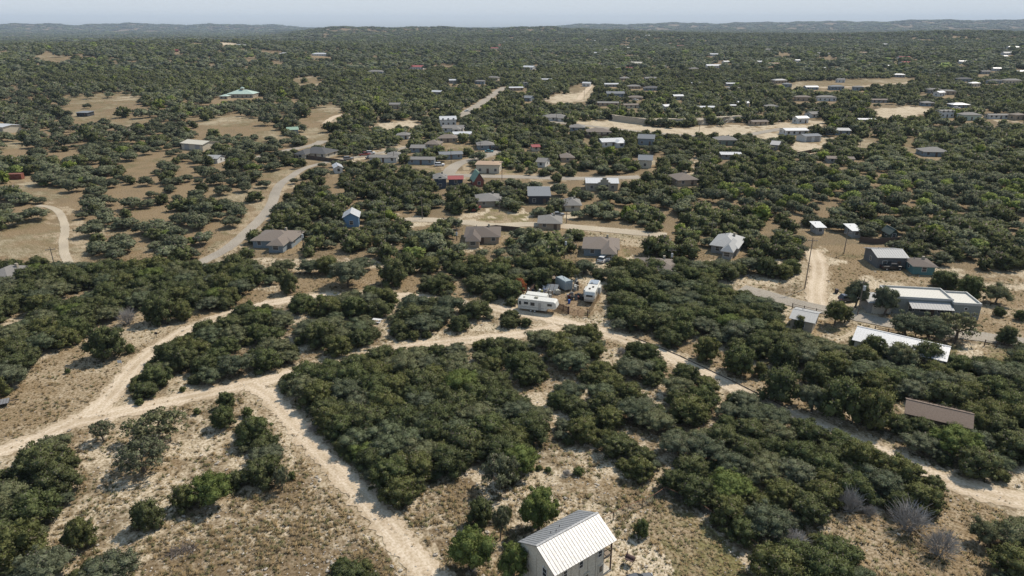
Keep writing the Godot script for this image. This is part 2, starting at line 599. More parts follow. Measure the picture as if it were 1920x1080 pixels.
const CREEK := 10
const COVER := [
	[9, [-144.8,-171.6,-636.7,-833.1,-441.4,-724.3,-161.9,-593.6,-122.5,-501.8,-108.7,-390.9,-122,-325.5,-94.2,-299.9,-83.8,-226.7,-85.6,-176]],
	[10, [43.4,-235.5,67.3,-248.3,92.8,-266,108.2,-251.6,163.5,-280,213.6,-269.9,184.2,-229.6,139.2,-218.5,115.9,-225.3,89.8,-228.2,62.5,-228.9]],
	[1, [-83.8,-89.5,-94,-103.2,-88.4,-104.5,-90.2,-116.2,-90.1,-123.1,-90.5,-133,-86.5,-143.9,-75.3,-144.9,-65.8,-154,-56.1,-152.9,-57.1,-167.4,-47.8,-168.2,-35.7,-170.3,-13.7,-165.3,-7.7,-154,-25.4,-151.2,-44.5,-151.2,-52.6,-148.8,-59.7,-143.9,-65.5,-137.2,-69,-130.8,-70.6,-123.6,-71.3,-116.7,-70,-107.5,-69.2,-100.2,-71.2,-94.5,-74.2,-90]],
	[5, [-24.2,-59.9,-43.5,-59.9,-44.1,-68.5,-35,-76.8,-32.4,-82.8,-30.8,-85.4,-22.8,-74.6,-12.1,-59.9]],
	[5, [-25,-84.1,-14.6,-76.8,-7.6,-81.5,-4.4,-76.8,-4.7,-69.4,-6,-59.9,-7.9,-59.9,-15,-70.4]],
	[2, [-39.4,-111.9,-33.6,-120.8,-21.7,-125.6,-6.8,-132.2,4.6,-134.9,10.5,-136.4,10.1,-130.8,2.2,-125.6,-10.7,-123.6,-23.1,-120.8,-31.7,-117.3]],
	[2, [-50.6,-107.9,-44,-114,-38.4,-123.1,-43.4,-125.6,-47.3,-111.9]],
	[3, [18,-73.5,23.9,-73.5,25.6,-69.4,26.8,-62.3,18.3,-60.6,18.3,-66.6,16.5,-71.4]],
	[2, [9.7,-59.9,12.7,-68.5,16,-68.3,17.6,-66.2,18.7,-64,18.1,-59.9]],
	[1, [42.3,-73.5,47.9,-73.5,60.5,-75.7,64.1,-73.5,55,-59.9,41.1,-59.9,40.5,-69.4]],
	[1, [21.1,-129.5,31,-128.7,35.8,-125.6,44,-114,51.2,-111.9,57.7,-100.6,48.4,-99.7,36.7,-113]],
	[6, [3.1,-148.1,5.2,-155.8,7.3,-159.5,17.2,-158.7,21.3,-154,18.4,-139.3,11.7,-137.2,4.8,-140.2]],
	[3, [69.1,-134.9,76.6,-131.3,88.9,-125.6,94.3,-125.6,85.7,-120.3,79.6,-124.4,70.6,-128.2,64.5,-132.2]],
	[2, [65.1,-125.6,72.4,-132.2,75.1,-133,69.4,-125.6,66.1,-123.1]],
	[2, [92.7,-125.6,94.9,-123.1,91,-118,89.1,-117.3,87.1,-120.8]],
	[3, [94.4,-122.7,101.7,-120.8,97,-114,89,-114]],
	[1, [101.1,-143.9,122.8,-148.8,105.9,-125.1,96.6,-129.2]],
	[2, [66.4,-145.5,73.6,-154,79.6,-152.9,83.3,-148.8,83.7,-140.8,79.1,-136.4,71.7,-140.8]],
	[1, [-171.2,-207.2,-163.3,-210.2,-158.5,-218.5,-159.8,-230.3,-145.1,-213.3,-132,-190.4,-123.9,-176,-125.6,-171.6,-132.9,-175.1,-151.5,-180.6]],
	[1, [-153,-226.7,-134.2,-201.3,-124.6,-185.4,-117.6,-172.4,-119.4,-182.9,-130.9,-198.5,-122.5,-202.4,-118.8,-200.2,-122.2,-207.2,-137.8,-210.2]],
	[1, [-112.6,-191.5,-107.2,-194.7,-99.7,-181.5,-108.9,-184.4]],
	[1, [-85.7,-176.9,-87.9,-191.5,-89.2,-212.1,-92.3,-241.7,-98.3,-269.9,-100,-288.5,-95.3,-303.5,-89,-302.3,-88.6,-288.5,-91.2,-268,-87.2,-249.9,-83.4,-234,-81.6,-210.2,-80,-187.9,-82.9,-178.2]],
	[1, [-122.7,-255.1,-105.1,-259.6,-99.2,-272.8,-95,-240.2,-110.8,-248.3]],
	[1, [-129.3,-230.3,-118.1,-234,-114.1,-225.3,-119.8,-218.5]],
	[1, [-186.8,-325.5,-178.3,-347.4,-165.4,-339.8,-162.6,-309.7,-161.3,-288.5,-173.2,-302.3]],
	[1, [-205.4,-283.1,-205.8,-294.1,-191.6,-272.8,-185,-254.2,-189.8,-256.9]],
	[1, [-187.9,-263.2,-171.2,-263.2,-158.8,-245.8,-176.1,-248.3]],
	[1, [-107.6,-297.6,-97.3,-302.3,-94.3,-290.7,-99.2,-272.8]],
	[1, [-287.1,-387.1,-280.3,-394.9,-253.8,-363.7,-254,-339.8]],
	[1, [-406.1,-640,-365.7,-650.1,-328.6,-630.2,-303.2,-572.8,-299.8,-518,-273.7,-480.9,-284.6,-458.8,-327.3,-511.4]],
	[1, [-287.6,-492.6,-271.1,-508.2,-242.5,-480.9,-242.8,-446,-264.1,-453.6]],
	[1, [-224.1,-480.9,-202.8,-501.8,-169,-480.9,-152.9,-453.6,-174.8,-429.2,-201.8,-446]],
	[1, [-163.2,-433.8,-139.6,-422.3,-128.6,-387.1,-138.6,-381.4]],
	[1, [-155.5,-553.3,-141.5,-564.8,-124.7,-511.4,-126.5,-458.8,-144.5,-472.4]],
	[1, [-129.9,-422.3,-126.5,-446,-106.1,-411.3,-98.9,-376,-116.6,-387.1]],
	[1, [-878.7,-1936.7,-837.4,-2027.9,-728.3,-1776.7,-771.6,-1740.7]],
	[1, [-275.6,-876.8,-243.6,-905.2,-202.7,-771.4,-227.6,-757.4]],
	[1, [-860.6,-1333.7,-742.6,-1219,-700.7,-1107.6,-815,-1219]],
	[2, [-825.4,-2027.9,-743,-1936.7,-643,-1706.2,-667.7,-1672.9]],
	[2, [34.9,-456.2,69,-475.2,83.4,-453.6,97.6,-438.6,149.4,-453.6,146,-420.1,130.5,-402.9,106.6,-407.1,61.4,-420.1,45.9,-426.9]],
	[2, [151.5,-438.6,181.2,-464.1,215.5,-469.6,191.9,-438.6,173.2,-433.8,149.5,-387.1,137.6,-387.1]],
	[2, [155.5,-387.1,182.8,-394.9,156.7,-347.4,132.1,-318.7,138.9,-339.8]],
	[1, [191.4,-387.1,207.2,-394.9,194.6,-363.7,179.4,-355.4]],
	[1, [220.4,-390.9,233.4,-400.9,205.3,-347.4,199.9,-347.4]],
	[1, [315.5,-793.5,509,-895.6,452.5,-793.5,348.7,-724.3,276.3,-705.8]],
	[2, [263.6,-524.7,305,-542.2,319.5,-524.7,293.3,-492.6,253.5,-480.9]],
	[2, [333,-501.8,349,-480.9,335.5,-458.8,319.7,-469.6]],
	[2, [28.4,-625.4,72,-682.4,85.3,-757.4,88.3,-743.8,65.2,-593.6,31,-585.1]],
	[1, [68.3,-757.4,86.9,-771.4,72,-682.4,52.3,-693.9]],
	[3, [-12.1,-225.3,-6.5,-230.3,4.5,-225.3,7,-218.5,0,-214.6,-11.4,-217.2]],
	[2, [-15.3,-214.6,-13.7,-226.7,-10.3,-234,-8.9,-231.8,-11.5,-218.5,-12.4,-213.3]],
	[2, [2.6,-218.5,1.9,-232.5,4.8,-237.8,5.3,-218.5]],
	[2, [13.4,-221.2,16.5,-228.2,20.7,-223.9,19,-218.5]],
	[1, [12.3,-218.5,18.5,-218.5,18.1,-213.3,12.1,-213.3]],
	[1, [23.9,-203,36,-201.3,44.9,-196.8,41.8,-189.4,32.7,-190.4,29.9,-193,22.4,-196.8]],
	[1, [88.5,-210.2,94,-207.2,90,-201.3,85.9,-203.6]],
	[1, [-15.1,-207.2,0,-208.4,3.3,-203.6,0,-198.5,-4.6,-185.4,-10.6,-184.4]],
	[2, [-14.3,-189.4,-10.2,-193,-7.8,-191.5,-10.6,-185.4,-13.6,-184.4]],
	[2, [24.7,-176,30.4,-180.6,33,-180.6,29.8,-171.6,25.1,-168.2]],
	[3, [30.5,-186.4,32.8,-185.4,31.6,-179.6,29.1,-178.7]],
	[2, [3.7,-179.6,6.6,-178.7,6.2,-175.1,3.3,-175.1]],
	[2, [-38.6,-223.2,-28.9,-224.6,-26.7,-210.2,-32.1,-208.4,-37.1,-213.3]],
	[1, [-72,-189.4,-62.6,-191.5,-59.5,-187.4,-59.7,-181.5,-65,-179.6]],
	[2, [-81.3,-325.5,-72.6,-345.9,-57.7,-372.4,-52.2,-363.7,-63,-336.9,-74.8,-318.7]],
	[2, [-90.4,-453.6,-64.7,-469.6,-57.8,-443.5,-79.1,-429.2]],
	[2, [-30.6,-299.9,-27.4,-318.7,-22.9,-325.5,-23.7,-302.3,-27.3,-288.5]],
	[1, [-28,-325.5,-5.4,-347.4,-3.9,-336.9,-20.1,-321.4]],
	[3, [-46.8,-314.8,-34,-309.7,-33.9,-297.6,-44.4,-306]],
	[3, [-34.3,-368.9,-20.2,-372.4,-20.7,-355.4,-32.8,-352.2]],
	[3, [-6,-306,1.2,-306,1.2,-293,-5.8,-294.1]],
	[1, [85.8,-188.9,94.6,-193,108,-194.7,105,-171.6,100.9,-166.6,90.8,-171.6,84.9,-176,79.5,-163.3,80.7,-154,72.3,-154]],
	[1, [83.8,-175.1,91.9,-173.7,100.9,-166.6,109.9,-165.3,103.8,-159.5,90.7,-165.3,81.3,-154,76.3,-155.8]],
	[2, [86.1,-187.9,90.6,-189.4,87.6,-180.6,92.5,-175.1,84,-173.7,75.1,-154,81.5,-148.8,80.4,-143.9,66.4,-145.5,72.3,-154]],
	[1, [52.5,-171.6,63.1,-173.7,67.4,-169.5,57.1,-163.3,51.7,-163.3]],
	[1, [77.2,-207.2,83.3,-210.2,82.6,-203.6,76.9,-201.3]],
	[3, [105,-198.5,119.4,-201.3,115.9,-194.7,107.2,-193]],
	[1, [114.5,-159.5,125.2,-154,119.2,-145.5,109.4,-145.5]],
	[1, [16.2,-254.2,19.5,-258.7,18.9,-241.7,16.2,-238.6]],
	[2, [87.9,-336.9,93.1,-339.8,82.4,-299.9,72.4,-277.9,71.4,-283.1,81.6,-306]],
	[1, [59.7,-325.5,69.9,-325.5,65,-304.7,55.8,-309.7]],
	[1, [38.3,-381.4,47.2,-381.4,42.3,-363.7,37.1,-368.9]],
	[2, [10.8,-272.8,23,-277.9,22.1,-266,11.5,-263.2]],
]
const ROADS := {
	"upper_track": ["dirt", 2.0, [-79.5,-83.8,-76.9,-86.7,-73.9,-89.5,-70.9,-94,-69,-99.7,-69.7,-107,-70.9,-115.8,-70.1,-122.7,-68.6,-130,-65.1,-136.4,-59.3,-143,-52.3,-147.8,-44.1,-149.8,-33,-150.8,-25.2,-149.8,-13.6,-146.5,-3.6,-142.4,4.7,-138.7,11.5,-134.7,18.9,-129.7,25.8,-124.1,30.9,-118.2,36.2,-110.9,40.8,-104.2,45.3,-98.7,50.4,-92.2,54.9,-87.7,57.3,-84.6,59.5,-81.5,62.3,-78.6,65.5,-76.8,72,-73.7]],
	"middle_track": ["dirt", 2.1, [-69.9,-95.3,-67.1,-96.4,-63.1,-98.9,-58.9,-101.1,-53.7,-103.8,-48.3,-106.8,-43,-109.5,-40.4,-111.9]],
	"quarry_track": ["dirt", 1.9, [-23.2,-121.5,-17.1,-123.9,-10.8,-125.4,-2.2,-127.6,4.5,-129.7,9.7,-133]],
	"lower_track": ["dirt", 1.7, [-46.7,-107.5,-42.8,-104.5,-39.4,-100.2,-35.6,-95.3,-31,-89.5,-26.3,-83.8,-22.1,-78.7,-18.2,-73.8,-14.7,-69.1,-11.4,-64.6,-7.9,-59.9]],
	"curved_road": ["asphalt", 1.9, [-85.2,-171.6,-83.5,-179.6,-82.1,-189.4,-82.9,-209,-84.7,-229.6,-87.6,-245,-91,-258.7,-93.4,-272.8,-93.4,-286.3,-93,-302.3,-88.7,-314.8,-81.3,-325.5,-71.1,-338.3,-60.4,-353.8,-55,-363.7]],
	"branch_road": ["asphalt", 3.0, [-123.9,-331.1,-117.2,-350.6,-106.7,-372.4,-106.2,-387.1]],
	"farm_lane": ["concrete", 1.2, [-168.3,-236.3,-163.6,-234.8,-156.5,-228.9,-148.3,-218.5,-139.9,-206,-132.5,-193,-124.4,-180.6,-119.4,-173.7,-119.5,-168.6]],
	"village_street": ["concrete", 2.7, [-37.8,-217.9,-28.2,-218.5,-15.6,-215.2,-5.1,-210.8,5.2,-212.7,17,-210.2,28.5,-206.6,39.6,-203,47.3,-200.7]],
	"upper_street": ["asphalt", 3.2, [-30,-293,-13.7,-290.7,9.1,-288.5,24.7,-285.3,54.1,-286.3]],
	"link_street": ["asphalt", 3.0, [-27.9,-290.7,-27,-307.2,-23.6,-321.4,-14.4,-335.4,-6,-350.6]],
	"far_street": ["asphalt", 4.0, [-34.9,-486.7,-32.7,-524.7,-24.7,-593.6,-15.1,-665.9,-7.2,-737.2]],
	"east_drive": ["dirt", 2.4, [69.4,-142.4,72.1,-150.2,76.1,-159.5,80.9,-169.5,84.4,-179.6,86.5,-187.4]],
	"east_road": ["asphalt", 2.6, [56.1,-155.8,61,-151.2,65.4,-146.2,70.1,-142.7,75.5,-138.7,79.9,-135.8,85.3,-133,90.6,-130.3,95.9,-128.2,100.3,-126.4,108.8,-123.1]],
	"ridge_lane": ["dirt", 2.5, [27.6,-606.8,54.7,-602.4,62.8,-640,85.3,-757.4]],
	"hill_street": ["asphalt", 3.5, [14.2,-464.1,34.6,-451,56.6,-433.8,77.5,-420.1,106.1,-405,130.5,-402.9,147.1,-415.7,169.9,-433.8]],
	"west_lane": ["dirt", 2.4, [-121.6,-453.6,-123.1,-480.9,-119.1,-495.7,-108.4,-498.7]],
	"back_lane": ["dirt", 2.6, [283.3,-724.3,354.7,-737.2,405.5,-771.4,458,-808.9]],
}
const TREES := [
	["juniper_tree", "dark green rounded juniper in the stony hollow below the track fork", "junipers of the stony hollow below the track fork", "tree", "J", [-59,-64.1,3.5,4.4, -66.2,-80.3,3.6,4.5, -61,-71.5,3.3,3.7, -63.5,-67,3,3.2, -34.8,-79.8,2.7,3.2, -39.6,-89.8,2.6,3.5, -18.3,-60.6,2.2,2.3, -62.2,-77.6,2.6,3.5, -71.2,-77.3,2.5,2.7]],
	["juniper_tree", "dark green rounded juniper in the oak wood behind the rusty rail fence", "junipers of the oak wood behind the rail fence", "tree", "J", [30.4,-62,3.1,3.5, 35.7,-61.2,3,3.4, 27.9,-71.6,2.6,3.3, 24.9,-76,2.7,3.2, 50.4,-82.6,2.9,3.7, 38.3,-72.1,2.6,3.1, 38.7,-64.2,2.6,2.8, 54.4,-79.7,3,3.3, 35.6,-75,2.5,3, 41.5,-75.1,2.6,2.9, 46.3,-76.2,2.4,3.2, 45.2,-89.6,2.8,3.2, 42,-84.2,2.5,3.1, 25.7,-81.2,2.5,2.7, 34.4,-85.4,2.5,3, 54.6,-74.4,2.5,2.9, 36.6,-90.5,2.6,3, 49.2,-87,2.7,2.9, 33.5,-64.4,2,2.5, 44.6,-81.5,2.5,2.8, 32.3,-88.8,2.5,2.9, 28.7,-68.2,2,2.6, 22.2,-78.3,1.9,2.6, 38.8,-86.2,2.1,2.6, 32.7,-73.5,1.9,2.3, 50.8,-73.6,1.9,2.5, 46.6,-84.3,2.1,2.5, 43.3,-78.4,1.9,2.4, 38.2,-76.7,1.6,1.8]],
	["juniper_tree", "dark green rounded juniper in the dense thicket beside the lower dirt track", "junipers of the dense thicket beside the lower track", "tree", "J", [-7,-86.4,3.1,3.9, -16.9,-79.2,3,3.7, -20.3,-96.2,3.1,4.1, -3.7,-90.7,3.1,3.6, -22.4,-92,3.1,3.8, -9.2,-82.7,2.9,3.3, -1.8,-85.3,3,3.2, -17.3,-93.5,3.2,3.4, 2.6,-91.2,3.1,3.4, -28.1,-106,3.2,4.2, -12,-89.1,2.9,3.5, -13.4,-80.8,2.8,3.2, -8.7,-97.5,3.1,3.5, -11.3,-94.2,3.1,3.3, -2.4,-99,3,3.6, -32.5,-100.4,3.1,3.7, -15.1,-75.9,2.6,2.9, -26.2,-91.1,2.8,3.3, -15,-104.7,3.1,3.6, -24.1,-103.8,3.2,3.4, -36.4,-107.2,3.2,3.7, -22.3,-100.3,3,3.4, 0,-88.6,2.7,3, -6.3,-100.5,2.7,3.6, -20.1,-103.5,2.9,3.6, -28.6,-93.5,2.8,3.2, -25.3,-94.7,2.6,3.3, -24,-108.2,2.9,3.4, -31.8,-105.9,2.8,3.4, -11.2,-100.7,2.6,3.2, -20.4,-82.9,2.2,2.9, -30.3,-96.6,2.6,3, -17.8,-107,2.8,3, -3.3,-102.4,2.5,3.1, -28.9,-111,2.7,3.3, -16.8,-101.4,2.6,2.8, -32.6,-109.8,2.8,3.1, -24.7,-115.2,2.9,3.1, -14.3,-108.1,2.6,2.9, -4.4,-105.3,2.6,2.8, -16.2,-83,2.1,2.4, -14.4,-117,2.6,2.8, -11.9,-106.1,2.3,2.7, -10.2,-85.6,1.9,2.3, -14.4,-95.7,1.9,2.5, -25.6,-111,2.2,2.7, -0.8,-91.5,1.8,2.3, 1.1,-85.8,1.8,2.1, -12.3,-111.9,2,2.7, -13.5,-102.1,1.8,2.5, -13.6,-78.1,1.6,1.9, -28.3,-98.6,2,2.2, -2.2,-107.4,2,2.3, 1.4,-99.7,1.9,2.1, -28,-113.8,2.1,2.3, -27.7,-96.3,1.6,2.2, -21.3,-116.9,2,2.2]],
	["juniper_tree", "dark green rounded juniper in the open scrub beside the straight track", "junipers of the open scrub beside the straight track", "tree", "J", [28.8,-95.7,3.3,3.7, 15.2,-98.2,2.6,3.4, 15.6,-86.7,2.7,2.8, 31.7,-99.9,2.7,3.5, 10.9,-90.6,2.4,3.1, 15.4,-93.9,2.6,3, 18,-81.3,2.3,2.6, 25.5,-116.6,3,3.4, 31.1,-108.3,2.7,3.1, 19.8,-102.4,2.4,2.9, 17.1,-106.4,2.6,2.7, 11.3,-94.7,2.1,2.4, 10.4,-98.4,2.2,2.4, 19.2,-84.9,1.9,2, 16,-111.2,2.2,2.5, 7.8,-100.4,1.9,2.4, 27.9,-100.7,2,2.4, 34,-105.2,2.1,2.4, 26.5,-112.3,2,2.4]],
	["juniper_tree", "dark green rounded juniper in the wood below the metal-roofed buildings", "junipers of the wood below the metal-roofed buildings", "tree", "J", [72.6,-99.4,3.3,4.2, 74.6,-85.5,3.3,3.5, 58.4,-111.1,3.3,4.1, 82.1,-102.2,3.2,3.9, 48,-119.3,3.2,3.6, 86.7,-101.2,3,4, 81.1,-93.2,2.9,3.5, 36.1,-131.9,3.1,3.9, 26.9,-131.5,3.1,3.6, 63.2,-104.7,2.8,3.4, 82.5,-97.7,2.9,3.4, 77.7,-101.4,3,3.3, 31.2,-159.4,3.3,4.5, 94.2,-111.4,3.2,3.8, 27.3,-137.8,2.9,3.8, 26.3,-155.5,3.3,4.1, 77.4,-95.5,2.7,3.2, 34.8,-126.8,2.7,3.5, 25.1,-142.8,3.2,3.5, 53.7,-135.6,3,3.8, 66.1,-115.2,2.7,3.5, 52.7,-121.4,2.7,3.5, 46.4,-135.7,2.9,3.7, 26.6,-150.3,3.1,3.9, 24.2,-134.8,2.9,3.4, 76.1,-91.6,2.7,2.9, 32,-130.8,2.9,3.3, 50.4,-132.8,3,3.4, 42,-133.6,3,3.4, 33.1,-143.4,3,3.6, 38.6,-136.1,3,3.4, 31.1,-148,3.1,3.6, 65.3,-165.7,3.3,4.4, 60.1,-98,2.3,2.9, 66.6,-106.9,2.6,3, 53.9,-127.4,2.7,3.3, 81.8,-111.8,2.7,3.3, 44.8,-147.3,3,3.5, 76.5,-109.1,2.7,3, 54.6,-131.8,2.6,3.4, 36.3,-165.5,3.3,3.7, 45.5,-141.8,2.9,3.3, 39.6,-155,2.9,3.6, 54,-162.7,3.3,3.6, 31.7,-165.2,3,3.8, 44.7,-159.2,3,3.6, 73.9,-95.2,2.2,2.9, 27.6,-167.4,2.9,3.7, 49.4,-123.5,2.3,3, 46.5,-152.9,2.7,3.5, 42.6,-163.2,3,3.2, 50,-136.9,2.4,3.1, 33.8,-155.3,2.8,3, 32.1,-123.7,2.3,2.6, 43.9,-167.9,2.7,3.6, 49.4,-160.1,2.7,3.4, 87.2,-111.8,2.5,2.7, 47.6,-156.5,2.7,3.2, 50.1,-147.3,2.7,2.8, 30.6,-152.4,2.3,3.1, 68.9,-163.2,2.7,3.3, 72.4,-167,2.6,3.4]],
	["juniper_tree", "dark green rounded juniper on the rocky island between the dirt tracks", "junipers of the rocky island between the dirt tracks", "tree", "J", [-38.5,-123.7,3.3,4.2, -61.2,-113.5,2.9,3.8, -45.9,-113.8,3,3.3, -21.4,-134.5,3.1,3.7, -33.8,-119.7,2.7,3.4, -34.5,-138.1,2.9,3.9, -7.8,-137.5,3,3.5, -40.3,-138.2,2.9,3.9, -53.3,-130.7,3.1,3.4, -46.9,-140.9,3,3.6, -58.6,-128.9,2.9,3.5, -63.1,-107.3,2.7,3, -30.4,-123.6,2.7,2.9, -65.5,-116.5,2.5,3.3, -56.4,-112,2.6,2.9, -49,-124.5,2.7,3.1, -61,-118.6,2.7,2.9, -28.8,-144.8,2.7,3.5, -55.6,-120,2.5,2.9, -29.6,-138.9,2.7,3, -58.1,-136.7,2.8,3, -63.1,-127.9,2.5,3, -32.5,-146.7,2.5,3.3, -11.1,-131.2,2.2,2.7, -55.8,-115.9,2.2,2.6, -52.3,-126.6,2.1,2.9, -64.7,-121,2.2,2.7, -23.1,-128.6,2.1,2.6, -63.2,-103.2,2.1,2.2]],
	["juniper_tree", "dark green rounded juniper beyond the far end of the straight dirt track", "junipers of the verge beyond the straight track", "tree", "J", [58.7,-62.6,2.6,2.9, 65.9,-81.4,2.6,3.5]],
	["juniper_tree", "dark green rounded juniper on the pale ground between thicket and trailer yard", "junipers of the fringe between thicket and trailer yard", "tree", "J", [9.4,-117.7,2.9,3.7, 1.2,-112.5,2.8,3.6, 15.3,-125,2.7,3.5, 2.9,-108.1,2.5,2.8, 1,-118.4,2.3,3, -3.8,-120.5,2.5,2.7, -3,-116.5,2.4,2.5, 15.9,-118.8,2.2,2.5, 10,-123.9,2.3,2.4, -3.7,-112.8,2.1,2.3]],
	["juniper_tree", "dark green rounded juniper at the wood edge behind the upper dirt track", "junipers of the wood edge behind the upper track", "tree", "J", [-0.6,-148.7,3.4,4, 12.8,-162.5,3.6,4.3, -27.9,-167.1,3.4,4.6, -3.7,-160.6,3.3,4, 3.5,-166.1,3.2,4.2, 7.2,-156.7,3.1,3.9, -9.1,-167,3.3,4.1, -9,-160.9,2.9,3.9, -47.5,-166.3,3.2,4, -21.6,-166.9,3.1,3.7, -2.7,-166.5,3,3.7, 10.1,-167.7,3,3.7, -18.4,-152.3,2.6,3.2, 1,-155.8,2.6,3, -8.5,-152.1,2.5,3, -13.4,-163.6,2.6,3]],
	["juniper_tree", "dark green rounded juniper in the wood beyond the dry grass strip", "junipers of the wood beyond the dry grass strip", "tree", "J", [-89.3,-102.2,2.8,3.5, -96.8,-113.2,3.1,3.6, -69.3,-152.6,3.2,4.3, -91.2,-133.9,3.2,3.9, -95.9,-127.2,3.2,3.8, -98.4,-116.8,2.9,3.8, -89.3,-126.8,2.8,3.8, -92.9,-145.2,3.1,4.2, -67.3,-159.9,3.1,4.1, -72.3,-167.8,3.2,4.2, -79.2,-143.4,2.9,3.8, -111.6,-138.3,3.1,4, -74.5,-161.1,3,4.1, -91.5,-112.4,2.8,3, -94.6,-117,2.6,3.4, -96.6,-121.2,3,3.2, -96.2,-164.1,3.2,4.2, -71.8,-144.5,3,3.2, -88.5,-142.9,2.9,3.6, -66.4,-155.6,3.1,3.3, -112.5,-146.7,3.2,3.8, -93.7,-154.3,3,3.8, -89.2,-123.3,2.6,3.3, -104.9,-140.3,2.9,3.8, -92.6,-140.5,2.9,3.4, -76.5,-146.4,2.8,3.4, -73.7,-149.8,2.7,3.5, -111,-160.3,3.2,4, -100.6,-138.3,2.9,3.4, -88.5,-151.2,2.8,3.7, -70.9,-163.1,3,3.4, -115,-159.6,3,4.1, -88.3,-139.2,2.7,3.3, -65.2,-145.8,2.6,3.3, -92.4,-124.8,2.6,3.1, -111.7,-134,2.9,3.3, -81.5,-149.4,2.7,3.5, -92.4,-167.8,3,3.8, -93.3,-130.6,2.8,3, -107.7,-157.7,3.2,3.5, -84.2,-154.7,2.7,3.6, -63.6,-158.6,2.7,3.3, -101.6,-164.9,3.2,3.5, -94.9,-149.2,2.8,3.4, -105.3,-162.5,3,3.7, -127.1,-164,3.1,4, -120.2,-159.1,3.2,3.6, -68.3,-167.1,2.8,3.3, -97.6,-140.7,2.8,3, -77.5,-151.3,2.6,3.2, -88.1,-155.2,2.7,3.3, -94,-159.8,2.8,3.4]],
	["juniper_shrub", "small dark juniper bush in the stony hollow below the track fork", "juniper bushes of the stony hollow below the track fork", "shrub", "J", [-19.9,-62.9,1.3,1.6, -38.2,-79.1,1.5,1.9, -37.7,-86.9,1.5,1.9, -49.6,-60.7,1.3,1.7, -62.8,-63.7,1.3,1.6, -41.9,-92.2,1.5,1.6, -17.4,-63.1,1.1,1.2, -56.9,-60.9,1.1,1.3, -65.5,-84.2,1.3,1.6, -40,-93.5,1.2,1.5, -36.6,-88.8,1.1,1.4, -49.4,-63,1.1,1.2, -61.9,-62.1,1,1.3, -68.2,-76.7,1.2,1.4, -70.5,-74.6,1.2,1.3, -16,-61.4,0.8,1, -70.7,-80,1,1.4, -69.9,-81.6,1.1,1.3, -63.8,-83.3,1.1,1.2, -35.7,-87.2,1,1.1, -73.9,-78.7,1.1,1.2, -71.1,-85.2,1.1,1.3, -37.7,-81.1,0.9,1]],
	["juniper_shrub", "small dark juniper bush in the oak wood behind the rusty rail fence", "juniper bushes of the oak wood behind the rail fence", "shrub", "J", [53.8,-83.4,1.5,1.8, 34.1,-94,1.5,1.8, 37.5,-67.2,1.2,1.3, 28.6,-82.4,1.2,1.6, 28.6,-80.4,1.2,1.4, 32.6,-76.5,1.1,1.5, 30.3,-73.1,1.1,1.4, 27.3,-74.3,1.1,1.3, 43.4,-86.7,1.3,1.4, 32.4,-66.4,1.1,1.2, 36,-65.1,1.1,1.2, 39.4,-67,1.1,1.3, 32.3,-92,1.2,1.5, 48.1,-89.9,1.2,1.6, 31.4,-84.6,1.1,1.4, 36.1,-87.6,1.2,1.3, 24.5,-83.6,1.1,1.2, 45.2,-86.6,1.1,1.4, 45.9,-78.9,1.1,1.2, 30,-79.5,1,1.2, 26.7,-78.1,0.9,1.1, 34.4,-92.2,1,1.2, 26.2,-91.9,1,1.1, 37.4,-101.7,1.1,1.2, 41.1,-86.8,0.9,1.1, 36.1,-99.5,0.9,1.2]],
	["juniper_shrub", "small dark juniper bush in the open scrub beside the straight track", "juniper bushes of the open scrub beside the straight track", "shrub", "J", [14.5,-90.3,1.4,1.7, 17.6,-100.3,1.3,1.4, 16.1,-83.3,1.1,1.2, 26.4,-109.5,1.2,1.6, 18.2,-88.2,1,1.3, 19.2,-99.2,1.1,1.4, 34.1,-101.8,1.2,1.4, 31.4,-112.5,1.2,1.5, 32.3,-103,1.1,1.3, 12.8,-96.7,1,1.1, 20.5,-105.3,1.1,1.2, 34.4,-108.2,1.1,1.3, 13,-89,0.9,1.1, 17.7,-113.1,1,1.3, 24.4,-98.7,1,1.1, 8.7,-89.2,0.9,1, 19.4,-112.7,1.1,1.2, 18.5,-110.8,1,1.1, 22.5,-102.3,0.9,1.1, 14.2,-104.6,0.9,1.1, 7.1,-102.6,0.9,1, 18.9,-108.5,0.9,1.1, 17.6,-109.3,1,1, 28.1,-114.4,0.9,1.1, 22.6,-118.6,1,1.1]],
